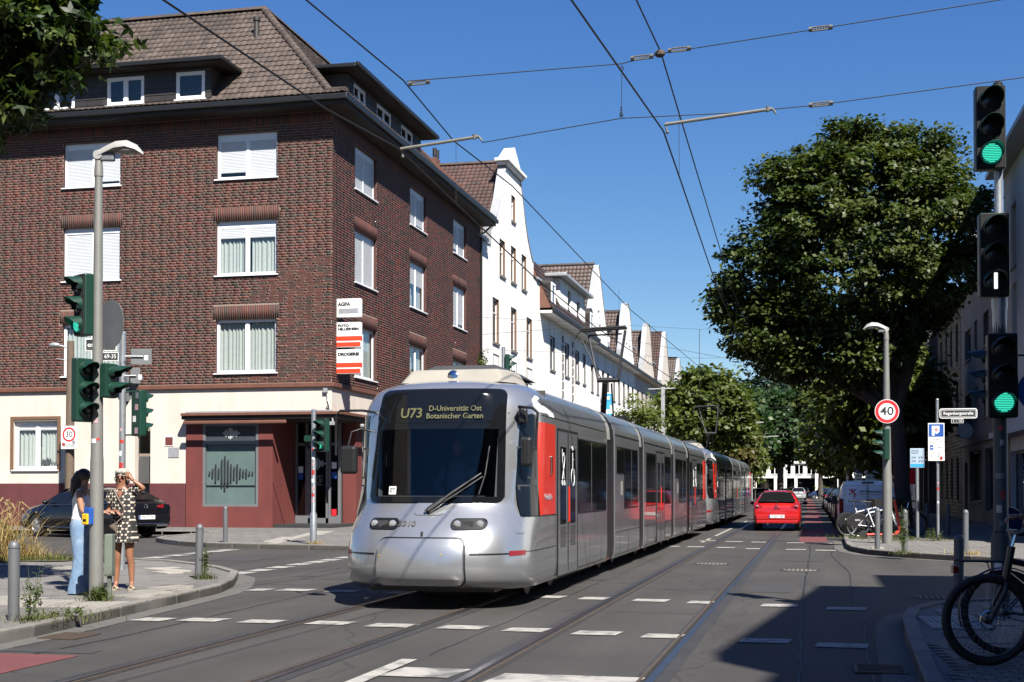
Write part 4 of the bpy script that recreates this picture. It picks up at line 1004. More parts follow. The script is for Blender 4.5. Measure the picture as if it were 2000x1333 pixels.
def gable(parent, outline, y0, y1, base_z, thick=.35, m='stucco_bright', openings=(), cop='zinc', xw=XW, rv=True):
 """gable wall above base_z: outline of (y,z) left foot to right foot"""
 b = MB(); n = len(outline)
 pts = list(outline)
 cy = sum(p[0] for p in pts) / n
 # front sheet as strips between mirrored outline points so openings stay true holes
 zs = sorted({round(p[1], 3) for p in pts} | {z for o in openings for z in o[2:4]})
 def span(z):
  ys = []
  for (a, za), (c, zc) in zip(pts, pts[1:]):
   if (za - z) * (zc - z) <= 0 and za != zc: ys.append(a + (c - a) * (z - za) / (zc - za))
  return (min(ys), max(ys)) if ys else None
 for z0, z1 in zip(zs, zs[1:]):
  if z0 < base_z - 1e-6: continue
  e = (z1 - z0) * .01; s0, s1 = span(z0 + e), span(z1 - e)
  if not s0 or not s1: continue
  cuts = sorted((o[0], o[1]) for o in openings if o[2] < (z0 + z1) / 2 < o[3])
  for dx in (0, -thick):
   L0, L1 = s0[0], s1[0]
   for a, c in cuts:
    b.quad((xw + dx, L0, z0), (xw + dx, a, z0), (xw + dx, a, z1), (xw + dx, L1, z1)); L0 = L1 = c
   b.quad((xw + dx, L0, z0), (xw + dx, s0[1], z0), (xw + dx, s1[1], z1), (xw + dx, L1, z1))
 if rv: reveals(b, openings, lambda u, z, d: (xw + d, u, z), .3)
 b.build('gable_wall', m, parent, w=True)
 c = MB()
 for (a, za), (d, zd) in zip(pts, pts[1:]):
  c.quad((xw + .05, a, za), (xw + .05, d, zd), (xw - thick - .05, d, zd), (xw - thick - .05, a, za))
  dn = .07; c.quad((xw + .05, a, za), (xw + .05, d, zd), (xw + .05, d, zd - dn), (xw + .05, a, za - dn))
 c.build('gable_coping', cop, parent, w=True)
def steep_roof(parent, yc, zr, half, ze_, mat_, depth=8.0, x0=XW - .3, pu=.26, pv=.34, ridge=True):
 """roof with its ridge running away from the street"""
 s = math.hypot(half, zr - ze_)
 b = MB()
 for sg in (-1, 1):
  b.quad((x0, yc + sg * half, ze_), (x0 - depth, yc + sg * half, ze_), (x0 - depth, yc, zr), (x0, yc, zr))
 b.add([(x0 - depth, yc - half, ze_), (x0 - depth, yc + half, ze_), (x0 - depth, yc, zr)], [(0, 1, 2)])
 b.build('roof', 'brown_trim', parent, w=True)
 tile_field(parent, (x0 - depth, yc - half, ze_ + .03), (1, 0, 0), (0, half / s, (zr - ze_) / s), [(0, 0), (depth, 0), (depth, s), (0, s)], pu, pv, mat_, wave=.035, lift=.04)
 tile_field(parent, (x0, yc + half, ze_ + .03), (-1, 0, 0), (0, -half / s, (zr - ze_) / s), [(0, 0), (depth, 0), (depth, s), (0, s)], pu * 2, pv * 2, mat_, wave=.03, lift=.04)
 if ridge: ridge_caps(parent, (x0, yc, zr + .06), (x0 - depth, yc, zr + .06), r=.14, step=.4)

def mir(half, c):   # left outline (offset<0) mirrored
 return [(c + y, z) for y, z in half] + [(c - y, z) for y, z in half[::-1]]

# ---- house 1: tall white gabled house next to the brick building
h = thing('white_gabled_house', 'white house with tall curved gable directly beside the brick building', 'building', (XW, 71, .1), group='white houses along the left side of the street')
out = mir([(-7.2, 13.75), (-5.2, 13.95), (-5.2, 14.75), (-4.6, 15.1), (-3.7, 15.9), (-3.0, 16.8), (-2.5, 17.7), (-1.85, 18.75)], 70.95)
wins = [(70.5, 71.45, 16.1, 17.5), (67.75, 69.0, 12.7, 14.6), (70.4, 71.65, 12.75, 14.7), (73.1, 74.35, 12.75, 14.7), (66.2, 67.6, 9.0, 11.3), (70.4, 71.8, 9.0, 11.35), (74.4, 75.9, 9.0, 11.3), (66.2, 67.6, 5.2, 7.3), (70.4, 71.8, 5.2, 7.3), (74.4, 75.9, 5.2, 7.3), (66.2, 67.8, .8, 3.2), (70.2, 71.9, .8, 3.2), (74.4, 75.9, .15, 3.0)]
low = [w for w in wins if w[3] < 13]
b = MB(); holes_grid(b, (63.75, 78.15), (0, 12.7), low, lambda u, z: (XW, u, z));
holes_grid(b, (63.75, 78.15), (12.7, 13.75), [(a, c, 12.7, 13.75) for a, c, z0, z1 in wins if 12 < z0 < 13], lambda u, z: (XW, u, z))
b.build('facade', 'stucco_bright', h, w=True)
jambs(h, wins, XW, 'window_brown')
gable(h, out, 63.75, 78.15, 13.75, openings=[(w[0], w[1], max(w[2], 13.75), w[3]) for w in wins if w[3] > 13], rv=False)
opening_windows(h, (XW, 0, 0), (0, 1, 0), (0, 0, 1), wins, 'white_plastic', rec=.13, cols=1)
b = MB(); c0 = 70.95; b.box(XW - .5, XW + .28, c0 - 2.25, c0 + 2.25, 18.95, 19.1); b.box(XW - .45, XW + .16, c0 - 2.05, c0 + 2.05, 18.76, 18.949); b.build('cornice', 'stucco_bright', h, w=True)
b = MB(); b.add([(XW + .1, c0 - 1.75, 19.1), (XW + .1, c0 + 1.75, 19.1), (XW + .1, c0, 20.15), (XW - .5, c0 - 1.75, 19.1), (XW - .5, c0 + 1.75, 19.1), (XW - .5, c0, 20.15)], [(0, 1, 2), (5, 4, 3), (0, 2, 5, 3), (1, 4, 5, 2), (0, 3, 4, 1)]); b.build('pediment', 'stucco_bright', h, w=True)
b = MB()
for z0, z1 in ((7.5, 8.4),):
 for a, c in ((66.25, 67.55), (70.45, 71.75), (74.45, 75.85)):
  for q in ((a, c, z0, z0 + .04), (a, c, z1 - .04, z1), (a, a + .04, z0 + .041, z1 - .041), (c - .04, c, z0 + .041, z1 - .041)): b.box(XW, XW + .03, *q)
b.build('panel_moulding', 'grey_sill', h, w=True)
for sg in (-1, 1):
 b = MB(); b.box(XW - .3, XW + .15, c0 + sg * 6.9 - .8, c0 + sg * 6.9 + .5 * (sg < 0) + .3, 13.86, 14.0); b.build('shoulder_slab', 'zinc', h, w=True)
steep_roof(h, c0, 19.35, 6.9, 12.6, 'red_tile', depth=9)
party(h, 63.75, 78.15, 13.5)
b = MB(); b.box(-20.9, -20.4, 70.4, 71.2, 18.8, 19.75)
b.build('chimney', 'brown_trim', h, w=True); b = MB()
for k in (0, .5): b.tube([(-20.55, 70.6 + k, 19.85), (-20.55, 70.6 + k, 20.3)], .12, 8)
b.build('chimney_pots', 'gutter', h, w=True)

# ---- house 2: mansard with wide dormer
h = thing('mansard_house', 'white house with wide flat dormer and two small arched dormers beside the curved gable house', 'building', (XW, 87, .1), group='white houses along the left side of the street')
y0, y1 = 78.15, 95.8
ops = [(81.3, 82.9, 8.9, 11.0), (86.3, 87.9, 8.9, 11.1), (90.2, 91.8, 8.9, 11.0), (93.2, 94.4, 8.9, 11.0)] + [(a, a + 1.5, 4.9, 7.2) for a in (81.3, 86.3, 90.2, 93.2)] + [(a, a + 1.7, .8, 3.3) for a in (80.3, 84.6, 88.6, 92.8)]
b = MB(); holes_grid(b, (y0, y1), (0, 12.1), ops, lambda u, z: (XW, u, z)); b.build('facade', 'stucco_bright', h, w=True); jambs(h, ops, XW, 'jamb_grey')
opening_windows(h, (XW, 0, 0), (0, 1, 0), (0, 0, 1), ops, 'white_plastic', rec=.12, cols=1)
b = MB(); b.box(XW, XW + .75, y0 + .02, y1, 12.0, 12.15); b.build('eaves_soffit', 'stucco_bright', h, w=True)
b = MB(); b.box(XW + .75, XW + .9, y0, y1, 12.1, 12.32); b.build('gutter', 'gutter', h, w=True, bevel=.03)
b = MB(); b.box(XW - .05, XW + .35, 84.4, 89.6, 5.0, 11.98); b.build('oriel_pier', 'stucco_bright', h, w=True) if False else None
b = MB()
for yy in (85.3, 88.9):
 for k in range(9): b.box(XW + .002, XW + .05, yy, yy + .42, 6.2 + k * .6, 6.2 + k * .6 + .42)
b.build('ornament_strip', 'grey_sill', h, w=True)
steep = MB(); steep.quad((XW + .7, y0, 12.3), (XW + .7, y1, 12.3), (XW - .6, y1, 15.2), (XW - .6, y0, 15.2)); steep.quad((XW - .6, y0, 15.2), (XW - .6, y1, 15.2), (XW - 5.5, y1, 17.4), (XW - 5.5, y0, 17.4))
steep.quad((XW + .7, y0, 12.3), (XW - .6, y0, 15.2), (XW - 5.5, y0, 17.4), (XW - 5.5, y0, 12.3)); steep.build('roof', 'brown_trim', h, w=True)
tile_field(h, (XW + .7, y0, 12.33), (0, 1, 0), (-1.3 / 3.178, 0, 2.9 / 3.178), [(0, 0), (y1 - y0, 0), (y1 - y0, 3.17), (0, 3.17)], .28, .36, 'brown_tile')
tile_field(h, (XW - .6, y0, 15.23), (0, 1, 0), (-4.9 / 5.37, 0, 2.2 / 5.37), [(0, 0), (y1 - y0, 0), (y1 - y0, 5.3), (0, 5.3)], .28, .36, 'brown_tile')
dops = [(85.0, 86.2, 12.75, 14.35), (88.3, 89.7, 12.75, 14.1)]
fd = lambda u, z, d: (XW + .45 + d, u, z)
b = MB(); holes_grid(b, (82.3, 91.6), (12.4, 14.75), dops, lambda u, z: fd(u, z, 0)); reveals(b, dops, fd, .25)
for yy in (82.3, 91.6): b.quad(fd(yy, 12.4, 0), fd(yy, 14.75, 0), fd(yy, 14.75, -2), fd(yy, 12.4, -2))
b.build('dormer_wall', 'stucco_bright', h, w=True)
opening_windows(h, (XW + .45, 0, 0), (0, 1, 0), (0, 0, 1), dops, 'window_frame_grey', rec=.18, cols=1)
b = MB(); b.box(XW - 2.5, XW + .95, 81.7, 92.2, 14.76, 14.98); b.build('dormer_roof', 'zinc', h, w=True, bevel=.04)
for yc in (79.7, 94.0):
 d = MB(); d.box(XW - .8, XW + .5, yc - .75, yc + .75, 12.4, 13.9)
 d.prism([(yc - .75, 13.9)] + [(yc - .75 * math.cos(math.pi * i / 8), 13.9 + .45 * math.sin(math.pi * i / 8)) for i in range(1, 8)] + [(yc + .75, 13.9)], lambda u, v, w_: (XW + w_, u, v), -.8, .5)
 d.build('small_dormer', 'slate', h, w=True)
 q = MB(); q.box(XW + .5, XW + .56, yc - .6, yc - .38, 12.6, 14.0); q.box(XW + .5, XW + .56, yc + .38, yc + .6, 12.6, 14.0); q.box(XW + .5, XW + .56, yc - .38, yc + .38, 13.85, 14.0); q.box(XW + .5, XW + .56, yc - .38, yc + .38, 12.6, 12.75); q.build('dormer_frame', 'white', h, w=True)
 q = MB(); q.box(XW + .5, XW + .52, yc - .38, yc + .38, 12.75, 13.85); q.build('dormer_pane', 'glass_dark', h, w=True)
party(h, y0, y1, 12.1)
b = MB(); b.tube([(XW - 4, 85, 17), (XW - 4, 85, 19.3)], .03, 6); b.tube([(XW - 4.1, 83.9, 19.0), (XW - 3.9, 86.1, 19.15)], .02, 5); b.tube([(XW - 4.0, 84.4, 17.9), (XW - 4, 86, 18.1)], .02, 5)
for k in range(5): b.tube([(XW - 4.4, 84.1 + k * .45, 19.05), (XW - 3.6, 84.1 + k * .45, 19.05)], .012, 4)
b.build('tv_antenna', 'zinc', h, w=True)

# ---- houses 3-6 along the row
def row_house(nm, lab, y0, y1, gy, gpts, zr, half, zeave, tile, eave, ops, shop=None, gw=(), m='stucco_bright', cop='zinc', xo=0.0):
 xw = XW + xo
 h = thing(nm, lab, 'building', (xw, (y0 + y1) / 2, .1), group='white houses along the left side of the street')
 b = MB(); holes_grid(b, (y0, y1), (0, eave), ops, lambda u, z: (xw, u, z)); b.build('facade', m, h, w=True); jambs(h, ops, xw, 'jamb_grey')
 opening_windows(h, (xw, 0, 0), (0, 1, 0), (0, 0, 1), ops, 'white_plastic', cheap=True)
 o_ = mir(gpts, gy)
 gable(h, o_, y0, y1, o_[0][1], openings=gw, m=m, cop=cop, xw=xw)
 opening_windows(h, (xw, 0, 0), (0, 1, 0), (0, 0, 1), gw, 'white_plastic', cheap=True)
 steep_roof(h, gy, zr, half, zeave, tile, depth=8, x0=xw - .3, pu=.3, pv=.4)
 for a, c in ((y0, gy - abs(gpts[0][0])), (gy + abs(gpts[0][0]), y1)):
  if c - a < .8: continue
  b = MB(); b.quad((xw + .6, a, eave), (xw + .6, c, eave), (xw - 3.2, c, eave + 2.6), (xw - 3.2, a, eave + 2.6)); b.quad((xw + .6, a, eave), (xw - 3.2, a, eave + 2.6), (xw - 3.2, a, eave), (xw, a, eave)); b.build('front_roof', 'brown_trim', h, w=True)
  tile_field(h, (xw + .6, a, eave + .03), (0, 1, 0), (-3.8 / 4.604, 0, 2.6 / 4.604), [(0, 0), (c - a, 0), (c - a, 4.6), (0, 4.6)], .3, .4, tile)
  yc = (a + c) / 2
  if c - a > 3:
   d = MB(); d.box(xw - 2.4, xw - .7, yc - 1.1, yc + 1.1, eave + .9, eave + 2.5); d.build('dormer', 'slate', h, w=True)
   d = MB(); d.box(xw - .7, xw - .64, yc - .8, yc + .8, eave + 1.2, eave + 2.2); d.build('dormer_window', 'glass_dark', h, w=True)
   d = MB(); d.box(xw - 2.5, xw - .4, yc - 1.3, yc + 1.3, eave + 2.5, eave + 2.62); d.build('dormer_roof', 'zinc', h, w=True)
 b = MB(); b.box(xw, xw + .62, y0 + .01, y1 - .01, eave - .14, eave - .02); b.build('eaves_soffit', m, h, w=True)
 b = MB(); b.box(xw + .62, xw + .76, y0 + .01, y1 - .01, eave - .08, eave + .1); b.build('gutter', 'gutter', h, w=True)
 party(h, y0, y1, eave - .1, m=m, xf=xw)
 return h
def rowops(y0, y1, n, rows=((.9, 3.2), (4.9, 6.9), (8.6, 10.6)), w=1.2):
 return [(y0 + (y1 - y0) * (i + .5) / n - w / 2, y0 + (y1 - y0) * (i + .5) / n + w / 2, a, c) for i in range(n) for a, c in rows]
row_house('steep_gabled_house', 'white house with the tallest plain pointed gable, third along the left side', 95.8, 106.5, 100.3, [(-4.4, 12.05), (-4.2, 13.6), (-.1, 18.5)], 18.55, 4.3, 12.6, 'brown_tile', 12.05, rowops(96, 106.3, 4), gw=[(99.9, 100.3, 15.0, 15.8), (100.6, 101.0, 14.0, 14.6)])
row_house('bell_gabled_house', 'white house with curved bell shaped gable and grey coping, fourth along the left side', 106.5, 121.3, 116.2, [(-4.0, 12.0), (-3.9, 13.3), (-3.2, 14.0), (-2.5, 15.2), (-1.9, 16.6), (-1.0, 17.6), (-.1, 17.75)], 16.95, 4.0, 12.2, 'brown_tile', 12.05, rowops(106.8, 121, 5), gw=[(115.4, 115.8, 14.2, 14.8), (117, 117.4, 14.1, 14.7), (114.6, 115.1, 12.3, 12.7), (117.4, 117.9, 12.3, 12.7)])
row_house('narrow_gabled_house', 'cream gabled house with narrow stepped gable, fifth along the left side', 121.3, 137.5, 131, [(-4.6, 12.0), (-4.4, 13.4), (-3.3, 14.2), (-2.4, 15.8), (-1.5, 17.3), (-.6, 17.7)], 16.9, 4.6, 12.2, 'brown_tile', 12.05, rowops(121.6, 137.2, 5), gw=[(130.2, 130.6, 13.9, 14.6), (132, 132.4, 13.9, 14.6)], m='stucco_white')
row_house('red_roofed_house', 'cream house with red tiled roof at the far end of the left row', 137.5, 153, 146.5, [(-4.6, 12.0), (-4.5, 13.0), (-.1, 18.7)], 18.6, 4.7, 12.1, 'red_tile', 12.05, rowops(137.8, 152.8, 5), m='stucco_white')
row_house('distant_row_house', 'pale house half hidden behind trees beyond the left row', 153, 172, 162, [(-4.6, 12.0), (-4.5, 13.0), (-.1, 17.2)], 17.1, 4.7, 12.1, 'brown_tile', 12.05, rowops(153.3, 171.8, 5), m='stucco_white')
# blue and white projecting sign on the row
t = thing('blue_wall_sign', 'blue and white projecting shop sign between the white houses behind the tram', 'sign', (-15.6, 101, 7.9), scale=.8)
MB().box(-.55, .55, -.1, .1, -1.5, 1.1).build('sign_panel', 'sign_white', t); b = MB(); b.box(-.5, .5, -.106, -.1, .75, 1.0); b.box(-.5, -.25, -.106, -.1, -.1, .75); b.box(.25, .5, -.106, -.1, -.1, .75); b.box(-.5, .5, -.106, -.1, -1.3, -.9); b.box(-.25, .25, -.106, -.1, -.5, .45); b.build('blue_print', 'sign_lightblue', t)
MB().box(-.7, -.55, -.03, .03, -.1, .1).build('bracket', 'zinc', t)

# ================================================================== RIGHT SIDE OF THE STREET
XRt = 6.4
def fR(u, z, d): return (XRt - d, u, z)
def right_house(nm, lab, y0, y1, eave, ops, m, fm='window_frame_grey', base=None, extra=None, cheap=True, back=11):
 h = thing(nm, lab, 'building', (XRt, (y0 + y1) / 2, .1), group='houses along the shaded right side')
 b = MB(); holes_grid(b, (y0, y1), (0, eave), ops, lambda u, z: fR(u, z, 0)); reveals(b, ops, fR, .25)
 b.build('facade', m, h, w=True)
 b = MB(); b.quad((XRt, y0, 0), (XRt + back, y0, 0), (XRt + back, y0, eave), (XRt, y0, eave)); b.quad((XRt, y1, 0), (XRt + back, y1, 0), (XRt + back, y1, eave), (XRt, y1, eave)); b.quad((XRt + back, y0, 0), (XRt + back, y1, 0), (XRt + back, y1, eave), (XRt + back, y0, eave)); b.build('side_walls', m, h, w=True)
 W = [(o[0], o[1], o[2], o[3]) for o in ops]
 opening_windows(h, (XRt, y1 + y0, 0), (0, -1, 0), (0, 0, 1), [(y0 + y1 - o[1], y0 + y1 - o[0], o[2], o[3]) for o in W], fm, cheap=cheap)
 return h
# white corner house
ops = [(46.0, 47.1, 8.8, 10.9), (46.0, 47.1, 6.5, 8.25), (46.0, 47.1, 4.5, 5.75), (42.2, 43.6, 8.8, 10.9), (42.2, 43.6, 5.0, 7.2), (38.4, 39.8, 8.8, 10.9), (38.4, 39.8, 5.0, 7.2), (34.6, 36, 8.8, 10.9), (34.6, 36, 5.0, 7.2), (40, 47.6, .3, 2.7), (34.2, 38.6, .3, 2.7)]
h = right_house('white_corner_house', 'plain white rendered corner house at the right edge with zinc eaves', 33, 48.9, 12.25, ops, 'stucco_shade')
b = MB(); b.box(XRt - .55, XRt + .2, 33, 48.9, 3.18, 3.38); b.build('canopy_band', 'stucco_shade', h, w=True)
for a, c in ((33.0, 34.1), (47.7, 48.88), (38.7, 39.9)): b = MB(); b.box(XRt - .02, XRt - .001, a, c, .1, 3.17); b.build('dark_brick_pier', 'dark_clad', h, w=True)
b = MB(); b.box(XRt - .6, XRt + 11.3, 32.6, 49.0, 12.26, 12.42); b.build('eaves', 'zinc', h, w=True); b = MB(); b.add([(XRt - .55, 32.7, 12.43), (XRt - .55, 48.9, 12.43), (XRt + 5.5, 48.9, 15.5), (XRt + 5.5, 34, 15.5), (XRt + 11.2, 48.9, 12.43), (XRt + 11.2, 32.7, 12.43)], [(0, 1, 2, 3), (3, 2, 4, 5), (0, 3, 5)]); b.build('roof', 'dark_slate_roof', h, w=True)
# beige house
ops = [(59.3, 61.6, 7.0, 8.3), (57.0, 58.0, 7.15, 8.35), (59.3, 61.6, 4.25, 5.5), (57.0, 58.0, 4.3, 5.6), (50.5, 52, 7.0, 8.3), (53.3, 54.9, 7.0, 8.3), (50.5, 52, 4.25, 5.5), (53.3, 54.9, 4.25, 5.5), (56.1, 59.9, .9, 3.0), (50.3, 54.6, .6, 3.0), (60.9, 61.9, .12, 2.6)]
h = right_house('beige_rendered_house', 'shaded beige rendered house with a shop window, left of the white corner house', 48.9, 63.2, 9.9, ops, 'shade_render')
b = MB(); b.box(XRt - .12, XRt - .001, 49, 63.1, 3.3, 3.5); b.build('shop_cornice', 'dark_clad', h, w=True)
b = MB(); b.add([(XRt - .1, 55.5, 3.05), (XRt - .1, 60.5, 3.05), (XRt - 1.0, 60.5, 2.85), (XRt - 1.0, 55.5, 2.85)], [(0, 1, 2, 3)]); b.build('shop_awning', 'zinc', h, w=True)
b = MB(); b.box(XRt - .25, XRt + .1, 48.95, 63.1, 9.9, 10.05); b.build('eaves', 'gutter', h, w=True)
b = MB(); b.quad((XRt - .25, 48.9, 10.05), (XRt - .25, 63.2, 10.05), (XRt + 4.5, 63.2, 14.6), (XRt + 4.5, 48.9, 14.6)); b.quad((XRt + 4.5, 48.9, 14.6), (XRt + 4.5, 63.2, 14.6), (XRt + 9, 63.2, 10), (XRt + 9, 48.9, 10)); b.add([(XRt, 63.19, 9.9), (XRt + 9, 63.19, 9.9), (XRt + 4.5, 63.19, 14.6)], [(0, 1, 2)]); b.build('roof', 'dark_slate_roof', h, w=True)
for yc in (58.3, 61.2):
 b = MB(); b.box(XRt + .1, XRt + 2.2, yc - .9, yc + .9, 10.3, 11.75); b.build('dormer', 'slate', h, w=True)
 b = MB(); b.box(XRt + .0, XRt + .098, yc - .8, yc + .8, 10.4, 11.6); b.build('dormer_window', 'glass_dark', h, w=True)
 b = MB(); b.box(XRt - .25, XRt + 2.4, yc - 1.1, yc + 1.1, 11.76, 11.9); b.build('dormer_roof', 'zinc', h, w=True)
t = thing('round_wall_clock', 'small round projecting disc on the beige shop wall', 'lamp', (XRt - .35, 58.2, 3.85)); MB().lathe([(.3, -.08), (.33, -.05), (.33, .05), (.3, .08)], ax=(0, 1, 0), n=20).build('disc', 'zinc', t); MB().tube([(0, 0, 0), (.36, 0, 0)], .03, 6).build('arm', 'gutter', t)
# yellow brick house with real bricks
wy = [(64.3, 65.4), (67.0, 68.1), (69.5, 70.5), (72.2, 73.3)]
ops = [(a, c, z0, z1) for a, c in wy for z0, z1 in ((.9, 2.9), (4.3, 6.3), (7.3, 9.1))]
h = right_house('yellow_brick_house', 'yellowish brick house with four columns of narrow windows on the shaded right side', 63.2, 74.2, 9.9, ops, 'mortar_dark' if 'mortar_dark' in M else 'shade_render')
Py, gy_ = brickwork((XRt, 74.2, 0), (0, -1, 0), (0, 0, 1), 11.0, .1, 9.85, [(74.2 - c, 74.2 - a, z0, z1) for a, c, z0, z1 in ops], [], h, seed=12, bl=.49, bh=.1666)
bricks_mesh(Py, gy_, h, depth=.015, material='yellow_brick')
b = MB(); b.box(XRt - .4, XRt + .1, 63.25, 74.2, 9.9, 10.1); b.build('eaves', 'gutter', h, w=True)
b = MB(); b.quad((XRt - .4, 63.2, 10.1), (XRt - .4, 74.2, 10.1), (XRt + 4.5, 74.2, 14.2), (XRt + 4.5, 63.2, 14.2)); b.add([(XRt, 74.19, 9.9), (XRt + 9, 74.19, 9.9), (XRt + 4.5, 74.19, 14.2)], [(0, 1, 2)]); b.build('roof', 'dark_slate_roof', h, w=True)
# dark clad block with white balcony panels
ops = [(76 + k * 3.3, 78 + k * 3.3, z0, z0 + 2.1) for k in range(4) for z0 in (1, 3.9, 6.8)]
h = right_house('dark_balcony_block', 'dark clad apartment block with pale balcony panels on the right side', 74.2, 89, 10.3, ops, 'dark_clad')
for k in range(4):
 for z0 in (3.2, 6.1):
  MB().box(XRt - .5, XRt - .4, 75.7 + k * 3.3, 78.3 + k * 3.3, z0 - .2, z0 + .9).build('balcony_panel', 'balcony_white', h, w=True)
 MB().box(XRt - .5, XRt - .001, 75.2 + k * 3.3, 75.5 + k * 3.3, .1, 10.3).build('fin', 'dark_clad', h, w=True)
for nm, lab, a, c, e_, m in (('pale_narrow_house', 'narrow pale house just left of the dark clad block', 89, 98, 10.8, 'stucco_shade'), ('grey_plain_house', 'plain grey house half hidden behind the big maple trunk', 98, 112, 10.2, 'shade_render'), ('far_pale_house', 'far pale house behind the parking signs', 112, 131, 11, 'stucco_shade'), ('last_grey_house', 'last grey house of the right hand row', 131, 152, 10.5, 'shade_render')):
 n = int((c - a) / 3.2)
 h = right_house(nm, lab, a, c, e_, rowops(a + .2, c - .2, n, ((1, 3), (4.2, 6.2), (7.3, 9.2)), 1.1), m)
 b = MB(); b.quad((XRt - .3, a, e_), (XRt - .3, c, e_), (XRt + 4.5, c, e_ + 4), (XRt + 4.5, a, e_ + 4)); b.add([(XRt, a, e_), (XRt + 9, a, e_), (XRt + 4.5, a, e_ + 4)], [(0, 1, 2)]); b.build('roof', 'dark_slate_roof', h, w=True)
# near right corner building, outside the frame: it casts the big shadow
h = thing('near_corner_block', 'tall rendered corner block right of the camera that shades the crossing', 'building', (9, 5, .1))
b = MB(); b.prism([(7.63, 14.25), (24, 14.25), (24, -26), (6.19, -26), (6.19, .3), (6.38, 2.0), (7.6, 2.2), (7.63, 11.5)], lambda u, v, d: (u, v, d), 0, 13.1); b.build('wall', 'shade_render', h, w=True)
b = MB(); b.prism([(6.71, 11.47), (7.62, 11.47), (7.59, 2.3), (5.85, 2.3), (5.79, 2.84)], lambda u, v, d: (u, v, d), 3.2, 13.1); b.build('bay', 'shade_render', h, w=True)
b = MB(); b.box(5.1, 6.18, -12, .3, 3.2, 13.1); b.build('bay', 'shade_render', h, w=True)
for k in range(4):
 for z in (4.6, 7.6, 10.4):
  q = MB(); yq = 3.6 + k * 2.0; xq = 5.79 + (yq - 2.84) * .1066; q.add([(xq - .03, yq, z), (xq + .1066 * 1.3 - .03, yq + 1.3, z), (xq + .1066 * 1.3 - .03, yq + 1.3, z + 1.7), (xq - .03, yq, z + 1.7)], [(0, 1, 2, 3)]); q.build('window', 'glass_dark', h, w=True)
# buildings behind the camera (seen in glass and paint reflections); left block added to cut sky fill
for x0, x1, y0, y1, hh, lab in ((-45, -18, -18, 8, 14, 'tall unseen block added outside the left frame edge to deepen the shade'), (-40, -17, -56, -28, 13, 'brick block behind the camera on the left corner'), (-17, 5, -110, -96, 14, 'block closing the street far behind the camera'), (5.5, 20, -95, -30, 13, 'row of houses behind the camera on the right')):
 h = thing('rear_block', lab, 'building', ((x0 + x1) / 2, (y0 + y1) / 2, 0)); MB().box(x0, x1, y0, y1, 0, hh).build('wall', 'shade_render', h, w=True)
 for k in range(int((x1 - x0) / 3.5)):
  for z in (1.2, 4.3, 7.4, 10.3): MB().box(x0 + 1 + k * 3.5, x0 + 2.4 + k * 3.5, y1 + .01, y1 + .05, z, z + 1.7).build('window', 'glass_dark', h, w=True)
# ================================================================== FAR WHITE MODERN BUILDING
h = thing('white_office_building', 'white modern three storey office building closing the far end of the street', 'building', (-2, 196, 0))
b = MB(); b.box(-12, 9, 196, 206, 2.9, 7.6); b.build('wall', 'stucco_bright', h, w=True)
b = MB(); b.box(-12, 9, 198, 199, 0, 2.9); b.build('ground_floor_glazing', 'glass_dark', h, w=True)
for k in range(8): MB().box(-11.8 + k * 2.9, -11.4 + k * 2.9, 196, 196.4, 0, 2.9).build('column', 'stucco_bright', h, w=True)
for k in range(12):
 for z in (3.5, 5.6):
  x = -11.6 + k * 1.72
  w_ = MB(); w_.box(x, x + 1.1, 195.95, 195.99, z, z + 1.25); w_ = w_.build('window', 'glass_dark', h, w=True)
  q = MB(); q.box(x + .5, x + .6, 195.9, 195.949, z, z + 1.25); q.box(x, x + 1.1, 195.88, 195.94, z - .08, z); q.build('mullion', 'white', w_, w=True)
for k in range(3): MB().box(-4.6 + k * 4.4, -4.2 + k * 4.4, 195.2, 196, 0.0, 7.9).build('pylon', 'stucco_bright', h, w=True)
b = MB(); b.box(-12, 9, 195.7, 196, 5.0, 5.15); b.build('balcony_rail', 'white', h, w=True)
h = thing('white_side_building', 'low white building with horizontal bands glimpsed left of the far office', 'building', (-13, 188, 0))
b = MB(); b.box(-26, -9.5, 186, 196, 0, 8.2); b.build('wall', 'stucco_bright', h, w=True)
for z in (1.0, 3.4, 5.8): MB().box(-25.5, -10, 185.9, 185.98, z, z + 1.2).build('window_band', 'glass_dark', h, w=True)
# ================================================================== TRAMS
defm('tram_silver', (.39, .40, .415), .27, metal=.75, var=.10, sc=1.6, stretch=(1.4, 1.4, .4), coat=.7)
defm('tram_roof', (.17, .18, .195), .36, metal=.6, var=.08, sc=1.5, coat=.3)
defm('tram_red', (.66, .028, .010), .35, var=.04, coat=.5)
defm('tram_beige', (.36, .335, .285), .5, var=.1, sc=2)
defm('tram_glass', (.008, .009, .010), .05, var=0, spec=.45)
defm('tram_black', (.012, .012, .013), .35, var=.05)
defm('worn_white', (.80, .80, .80), .5, var=.05)
defm('portal_grey', (.30, .30, .28), .5, var=.1)
defm('tram_dark', (.05, .05, .052), .6, var=.2)
defm('door_frame_grey', (.20, .205, .21), .4, metal=.4, var=.05)
defm('led_amber', (.085, .085, .035), .7, emis=.01, var=0)
defm('lamp_lens', (.55, .56, .54), .08, metal=.7, var=.1, sc=40)
defm('lamp_red', (.25, .01, .015), .2, var=0)
defm('driver_skin', (.40, .20, .13), .6, var=.05)
defm('driver_blue', (.16, .22, .33), .9, var=.1)
defm('tram_grime', (.07, .065, .055), .9, var=.4, sc=6)
defm('button_yellow2', (.55, .38, .05), .5, var=0)
defm('seat_blue', (.03, .04, .09), .9, var=.2)
M['windscreen'] = glass('windscreen', (.62, .66, .67), refl=1.0)
